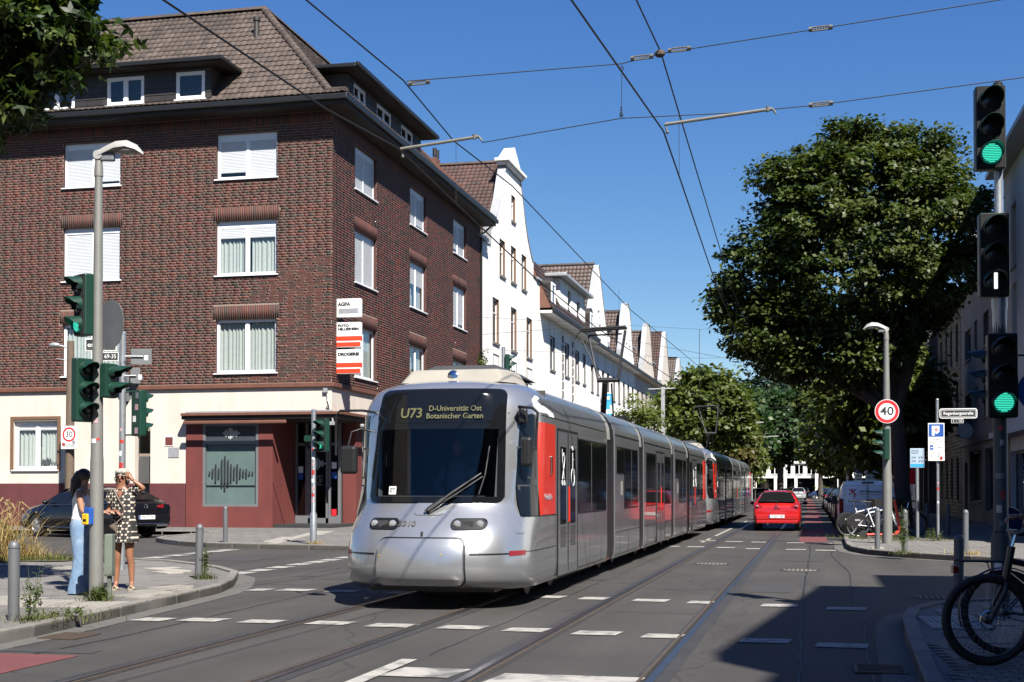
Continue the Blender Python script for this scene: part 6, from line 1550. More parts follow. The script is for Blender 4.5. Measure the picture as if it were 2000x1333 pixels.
def wheel_set(t, ys, wx, r, w=.2, rim='rim_alloy'):
 for y in ys:
  for sg in (-1, 1):
   b = MB(); b.lathe([(r * .62, -w / 2), (r * .93, -w / 2), (r, -w / 2 + .03), (r, w / 2 - .03), (r * .93, w / 2), (r * .62, w / 2)], (sg * wx, y, r), 24, ax=(sg, 0, 0), cap=False); wo = b.build('wheel', 'rubber', t, smooth=40)
   b = MB(); b.lathe([(r * .64, w / 2 - .03), (r * .6, w / 2 - .012), (r * .56, w / 2 - .04), (r * .1, w / 2 - .05)], (sg * wx, y, r), 24, ax=(sg, 0, 0))
   for k in range(5):
    an = 2 * math.pi * k / 5; mw = Matrix.Translation((sg * (wx + w / 2 - .02), y + math.cos(an) * r * .33, r + math.sin(an) * r * .33)) @ Matrix.Rotation(an, 4, 'X'); b.xbox(mw, .02, r * .55, r * .14)
   b.build('rim', rim, wo, smooth=40)

def hatchback(t, paint, plate=None, L=3.9, W=.84, H=1.46, detail=True):
 """front at -L/2 ... rear at +L/2 reversed: rear faces -y"""
 w = W
 st = [(-1.93, .30, .3, .62, .74, w * .86, w * .88, w * .84), (-1.90, .26, .3, .78, .90, w * .93, w * .95, w * .90), (-1.80, .24, .3, .90, 1.00, w * .98, w * .97, w * .84), (-1.62, .22, .3, .95, 1.27, w * 1.0, w * .97, w * .68),
   (-1.40, .20, .3, .96, 1.39, w, w * .985, w * .63), (-.9, .2, .3, .95, H, w, w * .99, w * .62), (-.1, .2, .3, .93, H + .01, w, w * .99, w * .62), (.45, .2, .3, .92, H - .05, w, w * .98, w * .61),
   (1.15, .2, .3, .90, 1.02, w, w * .97, w * .80), (1.6, .2, .3, .78, .88, w * .99, w * .94, w * .80), (1.88, .22, .3, .62, .70, w * .9, w * .86, w * .7), (1.95, .28, .3, .5, .55, w * .7, w * .7, w * .6)]
 carbody(st, (-1.25, 1.25), .30).build('body', paint, t, smooth=50)
 wheel_set(t, (-1.25, 1.25), w - .10, .30)
 # rear window
 patch((-w * .80, -1.80 + .0, 1.02), (w * .80, -1.80, 1.02), (w * .58, -1.48, 1.36), (-w * .58, -1.48, 1.36), .05).build('rear_window', 'car_glass', t, bevel=.01)
 for sg in (-1, 1):
  pts = lambda y, f: (sg * (w * .985 * (1 - f) + w * .655 * f), y, .97 * (1 - f) + 1.40 * f)
  for (y0, y1, y2, y3) in ((-1.35, -.45, -.45, -1.2), (-.38, .75, .35, -.38)):
   q = [pts(y0, .05), pts(y1, .05), pts(y2, .85), pts(y3, .85)]
   if sg > 0: q = q[::-1]
   p_ = patch(*(q if sg < 0 else q), .012)
   cen = sum((Vector(v) for v in p_.v), Vector()) / 8
   p_.build('side_window', 'car_glass', t)
  b = MB(); b.ball((sg * (w + .13), .62, .98), (.10, .07, .065), 10); b.tube([(sg * w * .95, .62, .93), (sg * (w + .08), .62, .96)], .02, 6); b.build('mirror', 'plastic_trim' if paint != 'car_red' else 'plastic_trim', t, smooth=60)
 patch((-w * .60, .55, 1.37), (w * .60, .55, 1.37), (w * .74, 1.12, 1.04), (-w * .74, 1.12, 1.04), .015).build('windscreen', 'car_glass', t)
 if not detail: return
 b = MB(); b.box(-w * .86, w * .86, -2.0, -1.86, .28, .40); b.build('bumper_skirt', paint, t, bevel=.03)
 b = MB(); b.box(-w * .88, w * .88, -1.985, -1.8, .40, .60); b.build('rear_bumper', paint, t, bevel=.04, bseg=3)
 for sg in (-1, 1):
  b = MB(); P_ = [(w * .56, .86), (w * .93, .80), (w * .97, 1.02), (w * .86, 1.06), (w * .74, .98)]
  b.prism([(sg * x, z) for x, z in P_], lambda u, v, d: (u, -1.90 + (v - .8) * .42 + abs(u) * .03 - d, v), -.06, .06); lo = b.build('tail_light', 'tail_red', t, bevel=.012)
  b = MB(); b.ball((sg * w * .82, -1.95, .90), (.05, .03, .035), 10); b.build('lens', 'tail_clear', lo, smooth=60)
 b = MB(); b.box(-.27, .27, -2.0, -1.988, .48, .59); pl = b.build('number_plate', 'plate_white', t)
 MB().box(-.27, -.235, -2.003, -2.0, .48, .59).build('plate_band', 'sign_blue', pl)
 if plate: text('plate_print', plate, .075, pl, frame((.02, -2.002, .535), (1, 0, 0), (0, 0, 1)), 'decal_black', wmax=.42)
 b = MB(); b.ring((0, -1.935, .93), (0, 1, 0), .05, .009, 20, 5); b.tube([(-.05, -1.94, .925), (.0, -1.945, .935), (.05, -1.94, .93)], .008, 5); b.build('badge', 'chrome', t)
 MB().box(-.12, .12, -1.94, -1.90, .80, .82).build('boot_handle', 'plastic_trim', t)
 b = MB(); b.tube([(.0, -1.86, 1.03), (-.02, -1.82, 1.07), (-.28, -1.80, 1.1)], .01, 5); b.build('rear_wiper', 'plastic_trim', t)
 b = MB(); b.box(-.46, .46, -1.52, -1.30, 1.41, 1.445); b.build('roof_spoiler', paint, t, bevel=.012)
 b = MB(); b.lathe([(.035, 0), (.035, .12), (.028, .121), (.028, .02)], (-.32, -1.93, .27), 12, ax=(0, -1, 0)); b.build('exhaust', 'chrome', t)
 b = MB(); b.tube([(.0, -.9, 1.47), (.0, -1.05, 1.62)], .006, 5); b.build('aerial', 'plastic_trim', t)

t = thing('hatchback_car', 'small red hatchback driving away on the right hand track', 'car', (-1.33, 48.2, 0), scale=.955)
hatchback(t, 'car_red', 'D QW 458')

def estate(t, paint, L=4.86, W=.93, H=1.42):
 w = W
 st = [(-2.43, .34, .3, .66, .80, w * .84, w * .86, w * .80), (-2.38, .28, .3, .86, .98, w * .93, w * .94, w * .86), (-2.2, .26, .3, .92, 1.06, w * .97, w * .96, w * .82), (-1.75, .22, .3, .94, 1.26, w, w * .97, w * .70),
   (-1.25, .2, .3, .93, 1.38, w, w * .98, w * .67), (-.4, .2, .3, .91, H, w, w * .98, w * .66), (.3, .2, .3, .90, H - .02, w, w * .98, w * .66), (.75, .2, .3, .89, 1.27, w, w * .97, w * .70), (1.25, .2, .3, .87, .98, w, w * .96, w * .80),
   (1.9, .2, .3, .74, .86, w * .98, w * .93, w * .80), (2.3, .24, .3, .60, .70, w * .9, w * .86, w * .7), (2.42, .30, .3, .48, .55, w * .7, w * .7, w * .6)]
 carbody(st, (-1.42, 1.42), .34).build('body', paint, t, smooth=50)
 wheel_set(t, (-1.42, 1.42), w - .12, .335)
 for sg in (-1, 1):
  pts = lambda y, f: (sg * (w * .975 * (1 - f) + w * .70 * f), y, .95 * (1 - f) + 1.37 * f)
  for (y0, y1, y2, y3) in ((-1.9, -1.0, -1.0, -1.35), (-.94, -.05, -.05, -.94), (.02, 1.05, .5, .02)):
   q = [pts(y0, .06), pts(y1, .06), pts(y2, .82), pts(y3, .82)]
   if sg > 0: q = q[::-1]
   patch(*q, .014).build('side_window', 'car_glass', t)
  b = MB(); b.tube([(sg * (w * .99), 1.15, .925), (sg * (w * .985), .2, .945), (sg * (w * .985), -1.0, .96), (sg * (w * .97), -1.95, .985)], .010, 5); b.build('chrome_strip', 'chrome', t)
  b = MB(); b.tube([(sg * (w * 1.0), 1.0, .30), (sg * (w * 1.0), -1.0, .30)], .012, 5); b.build('sill_strip', 'chrome', t)
  b = MB(); b.ball((sg * (w + .12), .75, 1.0), (.10, .08, .07), 10); b.tube([(sg * w * .95, .72, .95), (sg * (w + .08), .75, .98)], .02, 6); b.build('mirror', paint, t, smooth=60)
  b = MB(); b.tube([(sg * (w + .02), -.3, .80), (sg * (w + .025), -.5, .80)], .014, 5); b.build('door_handle', paint, t)
  b = MB(); b.tube([(sg * w * .6, -1.4, 1.41), (sg * w * .6, .2, 1.445)], .012, 5); b.build('roof_rail', 'plastic_trim', t)
  P_ = [(w * .42, .86), (w * .96, .84), (w * .98, .93), (w * .9, .97), (w * .42, .92)]
  b = MB(); b.prism([(sg * x, z) for x, z in P_], lambda u, v, d: (u, -2.415 + (v - .8) * .25 + max(0, abs(u) - w * .6) * .35 - d, v), -.06, .06); b.build('tail_light', 'tail_red', t, bevel=.008)
  b = MB(); b.box(sg * .35, sg * .75, -2.45, -2.43, .33, .40); b.build('exhaust_trim', 'chrome', t, bevel=.01)
 patch((-w * .70, -2.22, 1.06), (w * .70, -2.22, 1.06), (w * .58, -1.55, 1.335), (-w * .58, -1.55, 1.335), .025).build('rear_window', 'car_glass', t)
 patch((-w * .60, .45, 1.38), (w * .60, .45, 1.38), (w * .74, 1.2, 1.02), (-w * .74, 1.2, 1.02), .015).build('windscreen', 'car_glass', t)
 b = MB(); b.box(-w * .9, w * .9, -2.46, -2.3, .42, .66); b.build('rear_bumper', paint, t, bevel=.05, bseg=3)
 b = MB(); b.tube([(-w * .9, -2.40, .42), (-w * .5, -2.475, .42), (w * .5, -2.475, .42), (w * .9, -2.40, .42)], .009, 5); b.build('bumper_strip', 'chrome', t)
 b = MB(); b.box(-.27, .27, -2.475, -2.462, .54, .65); pl = b.build('number_plate', 'plate_white', t); MB().box(-.27, -.23, -2.478, -2.475, .54, .65).build('plate_band', 'sign_blue', pl)
 text('plate_print', 'W·STIII', .075, pl, frame((.02, -2.477, .595), (1, 0, 0), (0, 0, 1)), 'decal_black', wmax=.42)
 b = MB(); b.ring((0, -2.42, .90), (0, 1, 0), .055, .008, 20, 5); b.build('badge', 'chrome', t)
hd = math.atan2(.40, -.916)      # heading
t = thing('estate_car', 'black estate car parked in front of the brick building, behind the two women', 'car', (-21.45, 36.6, 0), rz=hd - math.pi / 2, scale=1.05)
estate(t, 'car_black')

def van(t):
 w = .95; H = 1.90
 st = [(-2.5, .35, .3, 1.0, 1.72, w * .96, w * .97, w * .80), (-2.46, .28, .3, 1.05, 1.86, w, w, w * .84), (-2.2, .25, .3, 1.05, H, w, w, w * .85), (0, .25, .3, 1.05, H + .01, w, w, w * .85), (1.2, .25, .3, 1.05, H - .02, w, w, w * .82), (1.55, .25, .3, 1.02, 1.62, w, w, w * .8), (1.95, .25, .3, 1.0, 1.16, w, w * .98, w * .85), (2.4, .28, .3, .85, .95, w * .94, w * .92, w * .8), (2.5, .35, .3, .6, .65, w * .8, w * .8, w * .7)]
 carbody(st, (-1.55, 1.6), .34).build('body', 'van_white', t, smooth=45)
 wheel_set(t, (-1.55, 1.6), w - .12, .335, rim='rim_alloy')
 b = MB(); b.box(-.006, .006, -2.52, -2.49, .55, 1.78); b.build('door_gap', 'plastic_trim', t)
 b = MB(); b.box(-.2, .2, -2.515, -2.46, 1.80, 1.85); b.build('brake_light', 'plastic_trim', t)
 for sg in (-1, 1):
  b = MB(); b.box(sg * w * .84, sg * w * .995, -2.525, -2.42, .78, 1.28); b.build('tail_light', 'tail_red', t, bevel=.02)
  b = MB(); b.box(sg * (w - .01), sg * (w + .015), -2.0, .3, 1.10, 1.12); b.build('side_groove', 'plastic_trim', t)
  for y0, y1 in ((.55, 1.3),):
   q = [(sg * w * 1.0, y0, 1.12), (sg * w * 1.0, y1 + .2, 1.12), (sg * w * .9, y1 - .05, 1.68), (sg * w * .9, y0, 1.68)]
   if sg > 0: q = q[::-1]
   patch(*q, .012).build('side_window', 'car_glass', t)
  b = MB(); b.box(sg * w, sg * (w + .2), 1.3, 1.4, 1.05, 1.35); b.build('mirror', 'plastic_trim', t, bevel=.03)
 b = MB()
 for q in ((-w * .80, -.03, 1.02, 1.03), (.03, w * .80, 1.02, 1.03), (-w * .80, -.03, 1.72, 1.73), (.03, w * .80, 1.72, 1.73), (-w * .80, -w * .79, 1.03, 1.72), (w * .79, w * .80, 1.03, 1.72), (-.04, -.03, 1.03, 1.72), (.03, .04, 1.03, 1.72)): b.box(q[0], q[1], -2.512, -2.49, q[2], q[3])
 b.build('rear_panel_groove', 'zinc', t)
 b = MB(); b.box(-w * .9, w * .9, -2.56, -2.45, .30, .52); b.build('rear_bumper', 'plastic_trim', t, bevel=.03)
 b = MB(); b.box(-.27, .27, -2.535, -2.51, .60, .71); pl = b.build('number_plate', 'plate_white', t); text('plate_print', 'D HP 2', .075, pl, frame((0, -2.537, .655), (1, 0, 0), (0, 0, 1)), 'decal_black', wmax=.4)
 text('van_lettering', 'HWP Elektrotechnik GmbH', .065, t, frame((.22, -2.515, 1.52), (1, 0, 0), (0, 0, 1)), 'decal_black', bold=.002, wmax=.98)
 b = MB()
 for a0, a1 in (((-.62, 1.60), (-.38, 1.40)), ((-.40, 1.60), (-.62, 1.42)), ((-.52, 1.62), (-.44, 1.3))):
  b.tube([(a0[0], -2.515, a0[1]), ((a0[0] + a1[0]) / 2 + .03, -2.515, (a0[1] + a1[1]) / 2), (a1[0], -2.515, a1[1])], [.022, .014, .02], 6)
 b.build('company_emblem', 'sign_red', t)
 MB().box(-.26, .68, -2.514, -2.51, 1.425, 1.435).build('sub_line', 'sign_red', t)
 patch((-w * .76, 1.28, 1.84), (w * .76, 1.28, 1.84), (w * .82, 1.9, 1.2), (-w * .82, 1.9, 1.2), .02).build('windscreen', 'car_glass', t)
t = thing('delivery_van', 'white panel van with HWP Elektrotechnik lettering parked behind the rental bicycles', 'van', (1.52, 44.35, 0), scale=.90)
van(t)

# row of parked cars ahead of the van
rowcars = [(1.45, 50.6, 'car_black', 'black hatchback parked directly ahead of the white van'), (1.45, 56.2, 'car_grey', 'dark grey hatchback parked second ahead of the white van'), (1.42, 62, 'car_blue', 'dark blue hatchback parked third ahead of the white van'),
   (1.4, 68.5, 'car_grey', 'grey parked car fourth ahead of the white van'), (1.35, 76, 'car_black', 'black parked car fifth ahead of the white van'), (1.3, 85, 'car_blue', 'small blue parked car far along the right kerb'), (1.2, 98, 'car_grey', 'last visible parked grey car far along the right kerb')]
for x, y, p, lab in rowcars:
 t = thing('parked_car', lab, 'car', (x, y, 0), group='cars parked along the right kerb'); hatchback(t, p, None)
t = thing('silver_suv', 'silver car driving away far ahead of the red hatchback', 'car', (-2.1, 163, 0), group='distant cars', scale=1.05); hatchback(t, 'car_silver', None)
for x, y, rz, p, lab in ((.9, 181, math.pi / 2, 'car_blue', 'blue car crossing in front of the far white office'), (-7.6, 176, math.pi / 2, 'car_black', 'dark car crossing at the far junction beside the trams'), (-4.6, 183, .2, 'car_grey', 'distant grey car below the far office building')):
 t = thing('distant_car', lab, 'car', (x, y, 0), rz=rz, group='distant cars'); hatchback(t, p, None, detail=False)

# ================================================================== BICYCLES
def bicycle(t, fm, r=.34, fender=True, rack=False, basket=False, thick=.02, battery=False, spokes=28, tyre=.022, rear_cover=None):
 """rear wheel at x=-.52, front wheel at x=.56; wheels in the x-z plane"""
 xr, xf = -.52, .56
 for x in (xr, xf):
  b = MB(); b.ring((x, 0, r), (0, 1, 0), r - tyre, tyre, 40, 8); wo = b.build('wheel', 'rubber', t, smooth=60)
  b = MB(); b.ring((x, 0, r), (0, 1, 0), r - tyre * 2.1, .010, 40, 5); b.lathe([(.02, -.05), (.035, -.03), (.035, .03), (.02, .05)], (x, 0, r), 12, ax=(0, 1, 0)); b.build('rim', 'rim_alloy' if fm != 'bike_black' else 'rim_dark', wo, smooth=50)
  b = MB()
  for k in range(spokes):
   an = 2 * math.pi * k / spokes; a2 = an + (.5 if k % 2 else -.5); rr = r - tyre * 2.1
   b.tube([(x + .03 * math.cos(a2), .03 * (1 if k % 4 < 2 else -1), r + .03 * math.sin(a2)), (x + rr * math.cos(an), 0, r + rr * math.sin(an))], .0013 if thick > .018 else .001, 3, cap=False)
  b.build('spokes', 'rim_alloy', wo, kind='stuff')
  b = MB(); b.ring((x, .045, r), (0, 1, 0), .07, .006, 20, 4); b.build('brake_disc', 'chrome', wo)
 bbx, bbz = -.08, .30; sx, sz = -.26, .80; hx, hz = .38, .86
 b = MB(); b.tube([(bbx, 0, bbz), (sx, 0, sz)], thick, 8); b.tube([(bbx, 0, bbz), (hx + .03, 0, hz - .16)], thick * 1.35, 8); b.tube([(sx + .04, 0, sz - .12), (hx, 0, hz - .05)], thick, 8); b.tube([(hx + .045, 0, hz - .22), (hx - .01, 0, hz + .06)], thick * 1.2, 8)
 for s in (-.05, .05): b.tube([(xr, s, r), (bbx, s * .6, bbz)], .011, 6); b.tube([(xr, s, r), (sx + .04, s * .4, sz - .12)], .009, 6)
 b.build('frame', fm, t, smooth=50)
 b = MB()
 for s in (-.06, .06): b.tube([(xf, s, r), (hx + .06, s, hz - .28), (hx + .045, s * .5, hz - .22)], .016, 6)
 b.build('fork', fm if not battery else 'black', t, smooth=50)
 b = MB(); b.tube([(sx, 0, sz), (sx - .05, 0, sz + .16)], .014, 8); b.tube([(hx - .01, 0, hz + .06), (hx - .04, 0, hz + .16)], .015, 8); b.build('seat_post', 'chrome', t)
 b = MB(); b.add([(sx - .2, -.08, sz + .18), (sx - .2, .08, sz + .18), (sx + .12, .02, sz + .17), (sx + .12, -.02, sz + .17), (sx - .2, -.07, sz + .22), (sx - .2, .07, sz + .22), (sx + .12, .02, sz + .20), (sx + .12, -.02, sz + .20)], [(3, 2, 1, 0), (4, 5, 6, 7), (0, 1, 5, 4), (1, 2, 6, 5), (2, 3, 7, 6), (3, 0, 4, 7)]); b.build('saddle', 'black', t, bevel=.02, bseg=2)
 b = MB(); b.tube([(hx - .16, -.30, hz + .17), (hx - .05, -.2, hz + .18), (hx - .03, 0, hz + .16), (hx - .05, .2, hz + .18), (hx - .16, .30, hz + .17)], .012, 8); b.tube([(hx - .02, -.2, hz + .17), (hx + .04, -.24, hz + .16)], .006, 4); b.tube([(hx - .02, .2, hz + .17), (hx + .04, .24, hz + .16)], .006, 4); b.build('handlebar', 'black', t, smooth=50)
 b = MB(); b.ring((bbx, .05, bbz), (0, 1, 0), .09, .006, 22, 4); b.tube([(bbx, .06, bbz), (bbx + .12, .06, bbz - .12)], .009, 5); b.tube([(bbx, -.06, bbz), (bbx - .12, -.06, bbz + .12)], .009, 5); b.box(bbx + .07, bbx + .17, .06, .14, bbz - .13, bbz - .11); b.box(bbx - .17, bbx - .07, -.14, -.06, bbz + .11, bbz + .13); b.build('crank', 'black', t)
 b = MB(); b.tube([(bbx, .05, bbz + .09), (xr, .05, r + .045)], .004, 4); b.tube([(bbx, .05, bbz - .09), (xr, .05, r - .045)], .004, 4); b.build('chain', 'rail_rust', t)
 if fender:
  for x, a0, a1 in ((xr, 20, 200), (xf, 10, 165)):
   b = MB(); V = []; n = 16
   for i in range(n + 1):
    an = R(a0 + (a1 - a0) * i / n)
    for yy, dr in ((-.03, .012), (-.018, .022), (.018, .022), (.03, .012)): V.append((x + (r + dr) * math.cos(an), yy, r + (r + dr) * math.sin(an)))
   b.add(V, [(i * 4 + j, i * 4 + j + 1, (i + 1) * 4 + j + 1, (i + 1) * 4 + j) for i in range(n) for j in range(3)]); b.tube([(x, .04, r), (x + (r + .01) * math.cos(R(a1)), .03, r + (r + .01) * math.sin(R(a1)))], .003, 4); b.build('mudguard', 'black', t, smooth=50)
 if rack:
  b = MB(); z = .76
  for s in (-.07, .07): b.tube([(sx + .05, s, z), (xr - .38, s, z + .01)], .008, 6); b.tube([(xr, s, r), (xr - .12, s, z)], .006, 5)
  for k in range(4): b.tube([(xr - .34 + k * .18, -.07, z), (xr - .34 + k * .18, .07, z)], .006, 5)
  b.build('luggage_rack', 'black', t); b = MB(); b.box(xr - .42, xr - .37, -.05, .05, z - .09, z - .03); b.build('rear_light', 'tail_red', t, bevel=.008)
 if rear_cover:
  b = MB(); b.lathe([(r * .98, -.03), (r * .98, .03)], (xr, 0, r), 24, ax=(0, 1, 0))
  b2 = MB(); V = [(xr, -.045, r)]
  for i in range(13): an = R(30 + 150 * i / 12); V.append((xr + r * .93 * math.cos(an), -.045, r + r * .93 * math.sin(an)))
  b2.add(V, [(0, i, i + 1) for i in range(1, 13)]); b2.build('skirt_guard', 'black', t); text('guard_print', rear_cover, .05, t, frame((xr - .02, -.052, r + .14), (1, 0, 0), (0, 0, 1)), 'print_white')
 if basket:
  b = MB(); b.box(hx + .06, hx + .38, -.17, .17, hz - .02, hz + .0)
  for q in ((hx + .06, hx + .08, -.17, .17), (hx + .36, hx + .38, -.17, .17), (hx + .08, hx + .36, -.17, -.15), (hx + .08, hx + .36, .15, .17)): b.box(*q, hz, hz + .2)
  b.build('basket', 'black', t)
 if battery: b = MB(); b.tube([(bbx + .08, 0, bbz + .12), (hx - .06, 0, hz - .26)], .045, 8); b.build('battery', 'black', t, smooth=50)
defm('bike_black', (.012, .012, .014), .35, var=.1, coat=.3)
defm('rim_dark', (.06, .06, .06), .3, metal=.7, var=.05)
defm('bike_white', (.62, .63, .64), .35, var=.04, coat=.3)
defm('scooter_red', (.62, .05, .03), .4, var=.05)
defm('bag_green', (.03, .10, .05), .8, var=.15)
t = thing('rental_bicycle', 'white rental bicycle with black skirt guard, leftmost beside the white van', 'bicycle', (1.3, 39.3, Z0), rz=R(28), group='parked rental bicycles'); bicycle(t, 'bike_white', basket=True, rear_cover='BIKE')
t = thing('rental_bicycle', 'white rental bicycle standing just left of the speed limit lamp post', 'bicycle', (1.62, 38.2, Z0), rz=R(12), group='parked rental bicycles'); bicycle(t, 'bike_white', rear_cover='BIKE')
t = thing('dark_bicycle', 'dark bicycle parked right of the speed limit lamp post', 'bicycle', (2.25, 39.2, Z0), rz=R(200), group='parked rental bicycles'); bicycle(t, 'bike_black', basket=True)
t = thing('rental_bicycle', 'grey rental bicycle behind the red electric scooter', 'bicycle', (1.75, 40.1, Z0), rz=R(20), group='parked rental bicycles'); bicycle(t, 'rim_alloy', basket=True)
# red e-scooter
t = thing('electric_scooter', 'red electric scooter lying between the rental bicycles and the lamp post', 'scooter', (1.75, 37.35, Z0), rz=R(4))
b = MB(); b.box(-.45, .32, -.08, .08, .09, .14); b.build('deck', 'scooter_red', t, bevel=.03)
for x in (-.52, .46): b = MB(); b.lathe([(.06, -.03), (.105, -.03), (.115, -.01), (.115, .01), (.105, .03), (.06, .03)], (x, 0, .115), 20, ax=(0, 1, 0)); b.build('wheel', 'rubber', t, smooth=40)
b = MB(); b.tube([(.32, 0, .13), (.44, 0, .24), (.30, 0, 1.05)], [.05, .045, .03], 10); b.build('stem', 'scooter_red', t, smooth=50)
b = MB(); b.tube([(.29, -.26, 1.06), (.30, 0, 1.08), (.29, .26, 1.06)], .016, 8); b.build('handlebar', 'black', t)
b = MB(); b.box(.22, .34, -.06, .06, 1.06, 1.12); b.build('display', 'bag_green2', t, bevel=.02) if 'bag_green2' in M else b.build('display', 'signal_green', t, bevel=.02)
# near black bicycles at the right edge
t = thing('black_mountain_bike', 'black bicycle with suspension fork, its front wheel nearest at the lower right edge', 'bicycle', (1.83, 10.98, Z0), rz=R(192)); bicycle(t, 'bike_black', r=.355, fender=False, battery=True, tyre=.03, spokes=32, thick=.026)
t = thing('black_city_bicycle', 'black city bicycle with luggage rack and green bag, behind the nearest bicycle wheel', 'bicycle', (2.02, 11.65, Z0), rz=R(6)); bicycle(t, 'bike_black', r=.35, rack=True, tyre=.024, spokes=32)
bag = thing('green_pannier', 'dark green pannier bag hanging on the luggage rack at the right edge', 'bag', (1.92, 11.5, .72)); b = MB(); b.box(-.16, .16, -.06, .06, -.2, .14); b.build('bag_body', 'bag_green', bag, bevel=.04, bseg=3); b = MB(); b.box(-.1, .1, -.065, .065, .06, .16); b.build('flap', 'black', bag, bevel=.02)
# ================================================================== STREET FURNITURE
defm('signal_dark', (.006, .02, .016), .45, var=.1)
defm('lit_green_lens', (.005, .10, .075), .3, emis=.25, var=0)
defm('sticker_pink', (.55, .35, .36), .5, var=.3, sc=30)
defm('sticker_red', (.50, .05, .04), .5, var=.5, sc=30)
defm('button_yellow', (.75, .45, .02), .35, var=.03)
defm('cabinet_green', (.18, .21, .17), .55, var=.1)
defm('lamp_bowl', (.35, .34, .31), .15, metal=.2, var=.2, sc=20)
defm('wire', (.012, .012, .012), .6, var=0)
defm('insulator_grey', (.12, .115, .10), .6, var=.3, sc=20)
defm('arm_grey', (.20, .19, .165), .6, var=.15, sc=12)
def dirv(rz): return (math.sin(rz), -math.cos(rz))
def signal(lab, loc, rz, n=3, s=1.0, lit=None, litm='lit_green', shape='disc', arm=None, group='traffic signal heads', m='signal_green', vis=.24, stickers=0, name='traffic_signal', off=0.0):
 """housing centre at loc, facing local -Y"""
 t = thing(name, lab, 'traffic light', loc, rz=rz, group=group)
 W, c = .27 * s, .25 * s; H = n * c + .03 * s
 b = MB(); b.box(-W / 2, W / 2, 0, .13 * s, -H / 2, H / 2); b.build('housing', m, t, bevel=.02 * s, bseg=2)
 b = MB(); b.box(-W / 2 + .008, W / 2 - .008, -.012, 0, -H / 2 + .01, H / 2 - .01); b.build('front_board', 'matte_black' if lit is not None or m == 'signal_dark' else m, t, bevel=.006)
 for i in range(n):
  z = H / 2 - .015 * s - c * (i + .5)
  on = lit == i
  b = MB(); L_ = vis * s; r = .108 * s; V = []; k = 18
  for j in range(k + 1):
   a = R(-35 + 250 * j / k)
   cut = .25 + .75 * max(0, math.sin(a)) ** .8 if math.sin(a) > 0 else .25
   for rr in (r, r - .006 * s):
    V.append((rr * math.cos(a), -.012, z + rr * math.sin(a))); V.append((rr * math.cos(a) * .96, -.012 - L_ * cut, z + rr * math.sin(a) * .96 + (-.02 * s if math.sin(a) > .3 else 0)))
  F = []
  for j in range(k):
   o_ = j * 4; q = o_ + 4
   F += [(o_, q, q + 1, o_ + 1), (o_ + 2, o_ + 3, q + 3, q + 2), (o_ + 1, q + 1, q + 3, o_ + 3)]
  b.add(V, F); b.build('visor', m, t, smooth=50)
  b = MB(); b.lathe([(.098 * s, 0), (.098 * s, .006), (.07 * s, .018), (.02, .022)], (0, -.012, z), 22, ax=(0, -1, 0)); ln = b.build('lens', (litm + '_lens') if on and shape == 'disc' else 'lens_off', t, smooth=40)
  if on and shape == 'disc':
   b = MB()
   for q in range(-5, 6):
    zz = q * .016 * s; hw = math.sqrt(max(0, (.085 * s) ** 2 - zz * zz)); b.box(-hw, hw, -.040 * s, -.0385 * s, z + zz - .0045 * s, z + zz + .0045 * s)
   b.build('lit_rows', litm, ln)
  elif on and shape == 'bar': MB().box(-.018, .018, -.045 * s, -.04 * s, z - .075 * s, z + .075 * s).build('lit_bar', litm, ln)
  elif on and shape == 'man':
   b = MB(); y = -.04 * s; b.ball((0, y, z + .055 * s), (.014 * s, .004, .014 * s), 8); b.box(-.014 * s, .014 * s, y - .003, y, z - .01 * s, z + .038 * s); b.tube([(0, y, z - .01 * s), (-.035 * s, y, z - .07 * s)], .007, 4); b.tube([(0, y, z - .01 * s), (.03 * s, y, z - .07 * s)], .007, 4); b.tube([(0, y, z + .03 * s), (.035 * s, y, z - .01 * s)], .006, 4); b.tube([(0, y, z + .03 * s), (-.03 * s, y, z - .005 * s)], .006, 4); b.build('lit_figure', litm, ln)
 if arm:
  inv = WM[t.name].inverted(); a = Vector(arm)
  for zz in (H / 2 - .02, -H / 2 + .02):
   b = MB(); p0 = Vector((0, .06 * s, zz)); p1 = inv @ Vector((arm[0], arm[1], loc[2])); p1.z = zz
   b.tube([p0, p1], .016, 6); b.lathe([(.03, -.03), (.03, .03)], tuple(p1), 10); b.build('bracket', m, t)
 rr = random.Random(stickers)
 for k in range(stickers):
  x = rr.uniform(-.06, .06) * s; z = (-.3 + .2 * k) * s
  MB().box(x - .045, x + .045, .13 * s, .133 * s, z - .05, z + .05).build('sticker', rr.choice(['sticker_pink', 'sign_white', 'alu_grey']), t)
 return t

def stickers(t, r, spots, off=.0015, mats=('sticker_red', 'sticker_pink', 'sign_white')):
 """curved sticker patches on a pole of radius r(z) at (az, z, w, h)"""
 for i, (az, z, w, h) in enumerate(spots):
  rr = r(z) + off if callable(r) else r + off; V = []; n = 4
  for j in range(n + 1):
   a = R(az) + (j / n - .5) * w / rr
   V += [(rr * math.sin(a), -rr * math.cos(a), z - h / 2), (rr * math.sin(a), -rr * math.cos(a), z + h / 2)]
  MB().add(V, [(2 * j, 2 * j + 2, 2 * j + 3, 2 * j + 1) for j in range(n)]).build('sticker', mats[i % len(mats)], t)

